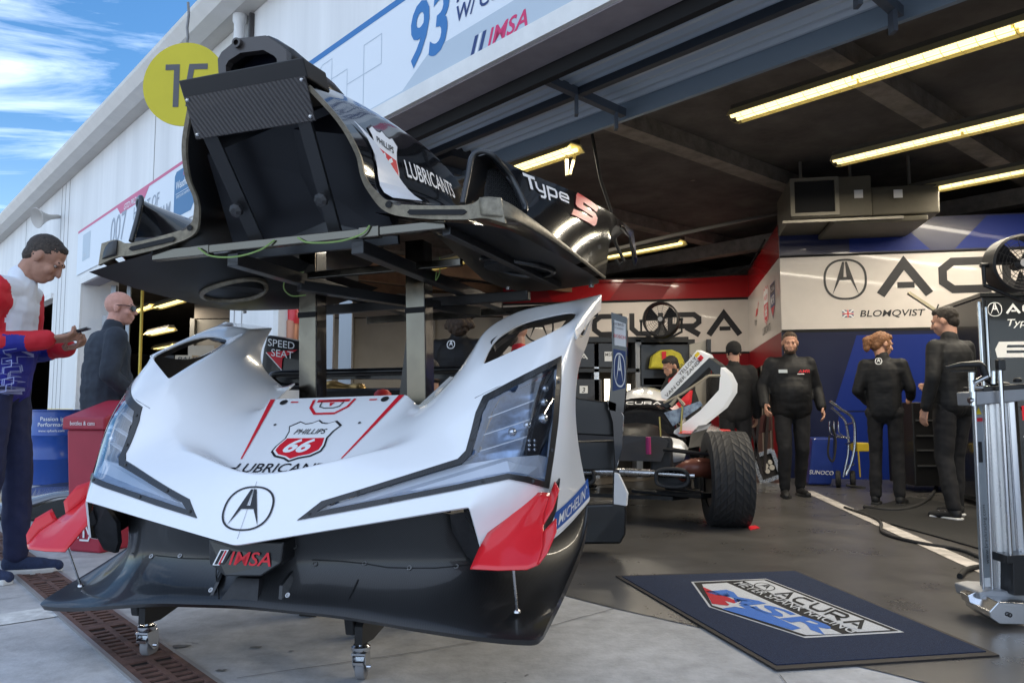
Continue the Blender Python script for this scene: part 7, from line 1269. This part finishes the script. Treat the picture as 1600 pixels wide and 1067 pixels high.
# pattern on the jacket, arm badge
tr1 = None
for o_ in e1.children:
    if o_.name.startswith('jacket'): tr1 = bvh(o_)
Mw = T.to_3x3().normalized(); sx_ = Mw @ V((0, 1, 0)); o1 = T @ V((.3, .03, .88))
sm1 = surf_map(tr1, o1, sx_, (0, 0, 1), .004, .3); LN = mat('jacket_line', (.30, .34, .60), .6)
blk = lambda x, y: [(x, y), (x + .055, y + .012), (x + .055, y + .045), (x + .09, y + .052), (x + .09, y + .085), (x + .035, y + .073), (x + .035, y + .04), (x, y + .033), (x, y)]
art('jacket_pattern', [(stroke2d(blk(x, y), .0035), LN, 0) for x, y in ((.03, .02), (.0, .10), (.06, .12), (.03, .19), (.075, .03))], sm1, e1, .03)
art('arm_badge', [(rect2d(-.04, 0, .035, .03), INK_BLACK, 0), (xf(text2d('PERFORMANCE', .008, 0, 0, .9, align='CENTER'), 1, 0, .006), INK_WHITE, 1)], surf_map(tr1, T @ V((.4, -.03, 1.27)), sx_, (0, 0, 1), .003, .1), e1, .03)
# 2 bald man with sunglasses
Pj = dict(neck=(0, .03, 1.48), head=(0, .075, 1.625), elR=(.26, -.05, 1.14), wrR=(.17, .14, 1.0), elL=(-.26, -.04, 1.14), wrL=(-.18, .14, 1.0), shL=(-.20, 0, 1.40), shR=(.20, 0, 1.40))
e2, P, T, H, HM = person(gp_(170, 845) + V((-.07, 0, 0)), 48, 1.80, 'bald man in sunglasses and a slate grey sweater standing behind the nose', Pj, (4, 30, 0), (.50, .26, .20), None, top='sweater', top_mats=[mat('slate_sweater', (.030, .038, .052), .95, var=.18, vscale=9, bump=.45, bscale=16)], leg_mat=mat('pale_trousers', (.55, .54, .56), .8), vox=.009, bulk=1.16, belly=1.15, hvox=.006, arm_r=1.12, hands=('fist', 'fist'))
b = MB()
for s in (-1, 1): b.tube([T @ H(s * .082, -.01, .012), T @ H(s * .080, .055, .016), T @ H(s * .062, .086, .014)], .0035, 6); b.prism([T @ H(s * x, y, z) for x, y, z in ((.008, .101, .018), (.06, .088, .022), (.064, .082, .0), (.045, .092, -.018), (.014, .101, -.012))], T.to_3x3() @ (HM @ V((0, .004, 0))))
b.build('sunglasses', mat('sunglasses_black', (.012, .012, .014), .15, 0, .5), e2)
# 3 bearded man walking out
Pj = dict(elL=(-.28, -.06, 1.14), wrL=(-.30, .05, .93), elR=(.29, -.02, 1.15), wrR=(.30, .16, .96), knR=(.10, .10, .50), anR=(.10, .06, .09), knL=(-.10, .02, .50), anL=(-.10, -.12, .10), shL=(-.19, 0, 1.395), shR=(.19, 0, 1.395), hipL=(-.1, 0, .92))
e3, P, T, H, HM = person(gp_(1240, 776), 186, 1.77, 'bearded man in a black quilted jacket walking towards the camera', Pj, (12, 10, 0), (.43, .23, .16), 'crop', (.045, .026, .015), (.05, .028, .016), vox=.012, bulk=1.25, belly=1.25, arm_r=1.15, hvox=.0065)
Mw = T.to_3x3(); art('chest_logos', [(rect2d(-.16, .0, -.07, .035), mat('patch_grey', (.4, .45, .48), .6), 0), (xf(text2d('AMR', .035, .2, .003, 1.2), 1, .04, .0), INK_RED, 0), (stroke2d([(.10, -.012), (.03, -.012)], .008), INK_WHITE, 0)], plane_map(T @ V((0, .175, 1.29)), Mw @ V((-1, 0, 0)), Mw @ V((0, -.1, 1)), .01), e3)
# 4 woman with red hair in a ponytail, seen from behind
Pj = dict(elR=(.24, .02, 1.16), wrR=(.22, .25, 1.08), elL=(-.24, -.04, 1.14), wrL=(-.16, .12, 1.02), shL=(-.165, 0, 1.40), shR=(.165, 0, 1.40))
e4, P, T, H, HM = person(gp_(1388, 789), 32, 1.70, 'woman with a ginger ponytail in a black quilted jacket, seen from behind', Pj, (14, 55, 0), (.46, .25, .17), 'pony', (.19, .085, .036), vox=.012, bulk=.95, hvox=.0065)
LOGO_J(e4, P, T, (-.02, -.135, 1.43), (1, 0, 0), (0, .25, 1), .032)
wp = tag(MB().box(T @ (P['handR'] + V((.02, .06, .02))), .05, .13, .05, T.to_3x3().normalized()).build('white_cloth', mat('cloth_white', (.55, .56, .57), .8), bevel=.018), 'crumpled white cloth in the hand of the ginger haired woman', 'cloth')
# 5 tall man at the right, seen from behind
Pj = dict(elL=(-.26, -.04, 1.14), wrL=(-.27, .03, .90), elR=(.25, .04, 1.15), wrR=(.14, .25, 1.10), head=(0, .05, 1.62), anL=(-.12, -.06, .09), anR=(.12, .12, .09), knR=(.11, .10, .5))
e5, P, T, H, HM = person(gp_(1500, 812) + V((.02, .05, 0)), 340, 1.83, 'tall dark haired man in black with white soled trainers, back to camera', Pj, (14, -28, 0), (.45, .25, .18), 'short', (.016, .011, .008), vox=.012, bulk=1.08, arm_r=1.02, sole_mat=mat('sole_bright', (.70, .70, .70), .5), hvox=.0065)
art('shoe_mark', [(poly2d([(0, .01), (.02, 0), (.09, .028), (.025, .014), (.008, .02), (.012, .03)]), INK_WHITE, 0)], plane_map(T @ V((-.165, -.02, .05)), T.to_3x3() @ V((0, 1, 0)), (0, 0, 1), .006), e5)
# 6 man in a black beanie with a backpack
e6, P, T, H, HM = person(gp_(1152, 772), 8, 1.68, 'man in a black beanie and long black coat, back to camera by the red wall', dict(elL=(-.24, -.02, 1.14), wrL=(-.2, .14, .98)), (10, -12, 0), (.40, .22, .16), 'beanie', top_mats=[mat('coat_black', (.009, .009, .010), .85, var=.2, vscale=8)], vox=.013, bulk=1.15, arm_r=1.15)
# 7 curly haired person between the posts
e7, P, T, H, HM = person(PT(716, 640, 6.3) - V((0, 0, PT(716, 640, 6.3).z)), 12, 1.80, 'person with curly brown hair and a white emblem on a black jacket back', None, (8, -8, 0), (.42, .24, .17), 'curly', (.050, .030, .018), vox=.013, bulk=1.05)
LOGO_J(e7, P, T, (-.02, -.135, 1.40), (1, 0, 0), (0, .25, 1), .034)
# 8 man seen through the fender opening
e8, P, T, H, HM = person(V((PT(813, 640, 6.9).x, 6.9, 0)), 282, 1.74, 'bald bearded man with a red collar seen through the right fender opening', None, (6, 0, 0), (.46, .26, .19), None, beard=(.10, .07, .05), top_mats=[mat('jacket_dark', (.012, .012, .014), .8), JR], top_pick=lambda c: 1 if c.z > 1.40 and abs(c.x) < .10 else 0, vox=.013, hvox=.007)
# 9 mechanic leaning into the car
e9, P, T, H, HM = person(V((PT(1078, 640, 8.6).x, 8.6, 0)), 245, 1.62, 'mechanic in a black and red jacket bending over behind the open car door', dict(chest=(0, .10, 1.22), neck=(0, .20, 1.38), head=(0, .27, 1.50), shL=(-.18, .14, 1.34), shR=(.18, .14, 1.34), elL=(-.24, .24, 1.10), wrL=(-.15, .42, 1.02), elR=(.24, .24, 1.10), wrR=(.15, .42, 1.02)), (28, 0, 0), (.40, .22, .15), 'short', (.014, .011, .010), beard=(.02, .016, .013), top_mats=[mat('jacket_dark'), JR], top_pick=lambda c: 1 if (c.z < 1.22 and abs(c.x) > .14 and c.y > .1) or (abs(c.x) < .10 and c.z > 1.25 and c.y > .2) else 0, vox=.013, hvox=.007)
# 10 crouching mechanic, arms reaching, mostly behind the right post
e10, P, T, H, HM = person(V((PT(668, 640, 5.2).x + .02, 5.2, -.42)), 285, 1.70, 'mechanic in navy leaning on his arms behind the hood panel, hidden by the right post', dict(elL=(-.18, .22, 1.16), wrL=(-.06, .42, 1.36), elR=(.20, .20, 1.16), wrR=(.10, .40, 1.36), knL=(-.1, .30, .62), knR=(.1, .30, .62), anL=(-.1, .0, .54), anR=(.1, .0, .54)), (20, 0, 0), (.45, .26, .19), 'short', (.014, .011, .010), top_mats=[mat('jacket_navy', (.010, .012, .030), .8)], vox=.011)
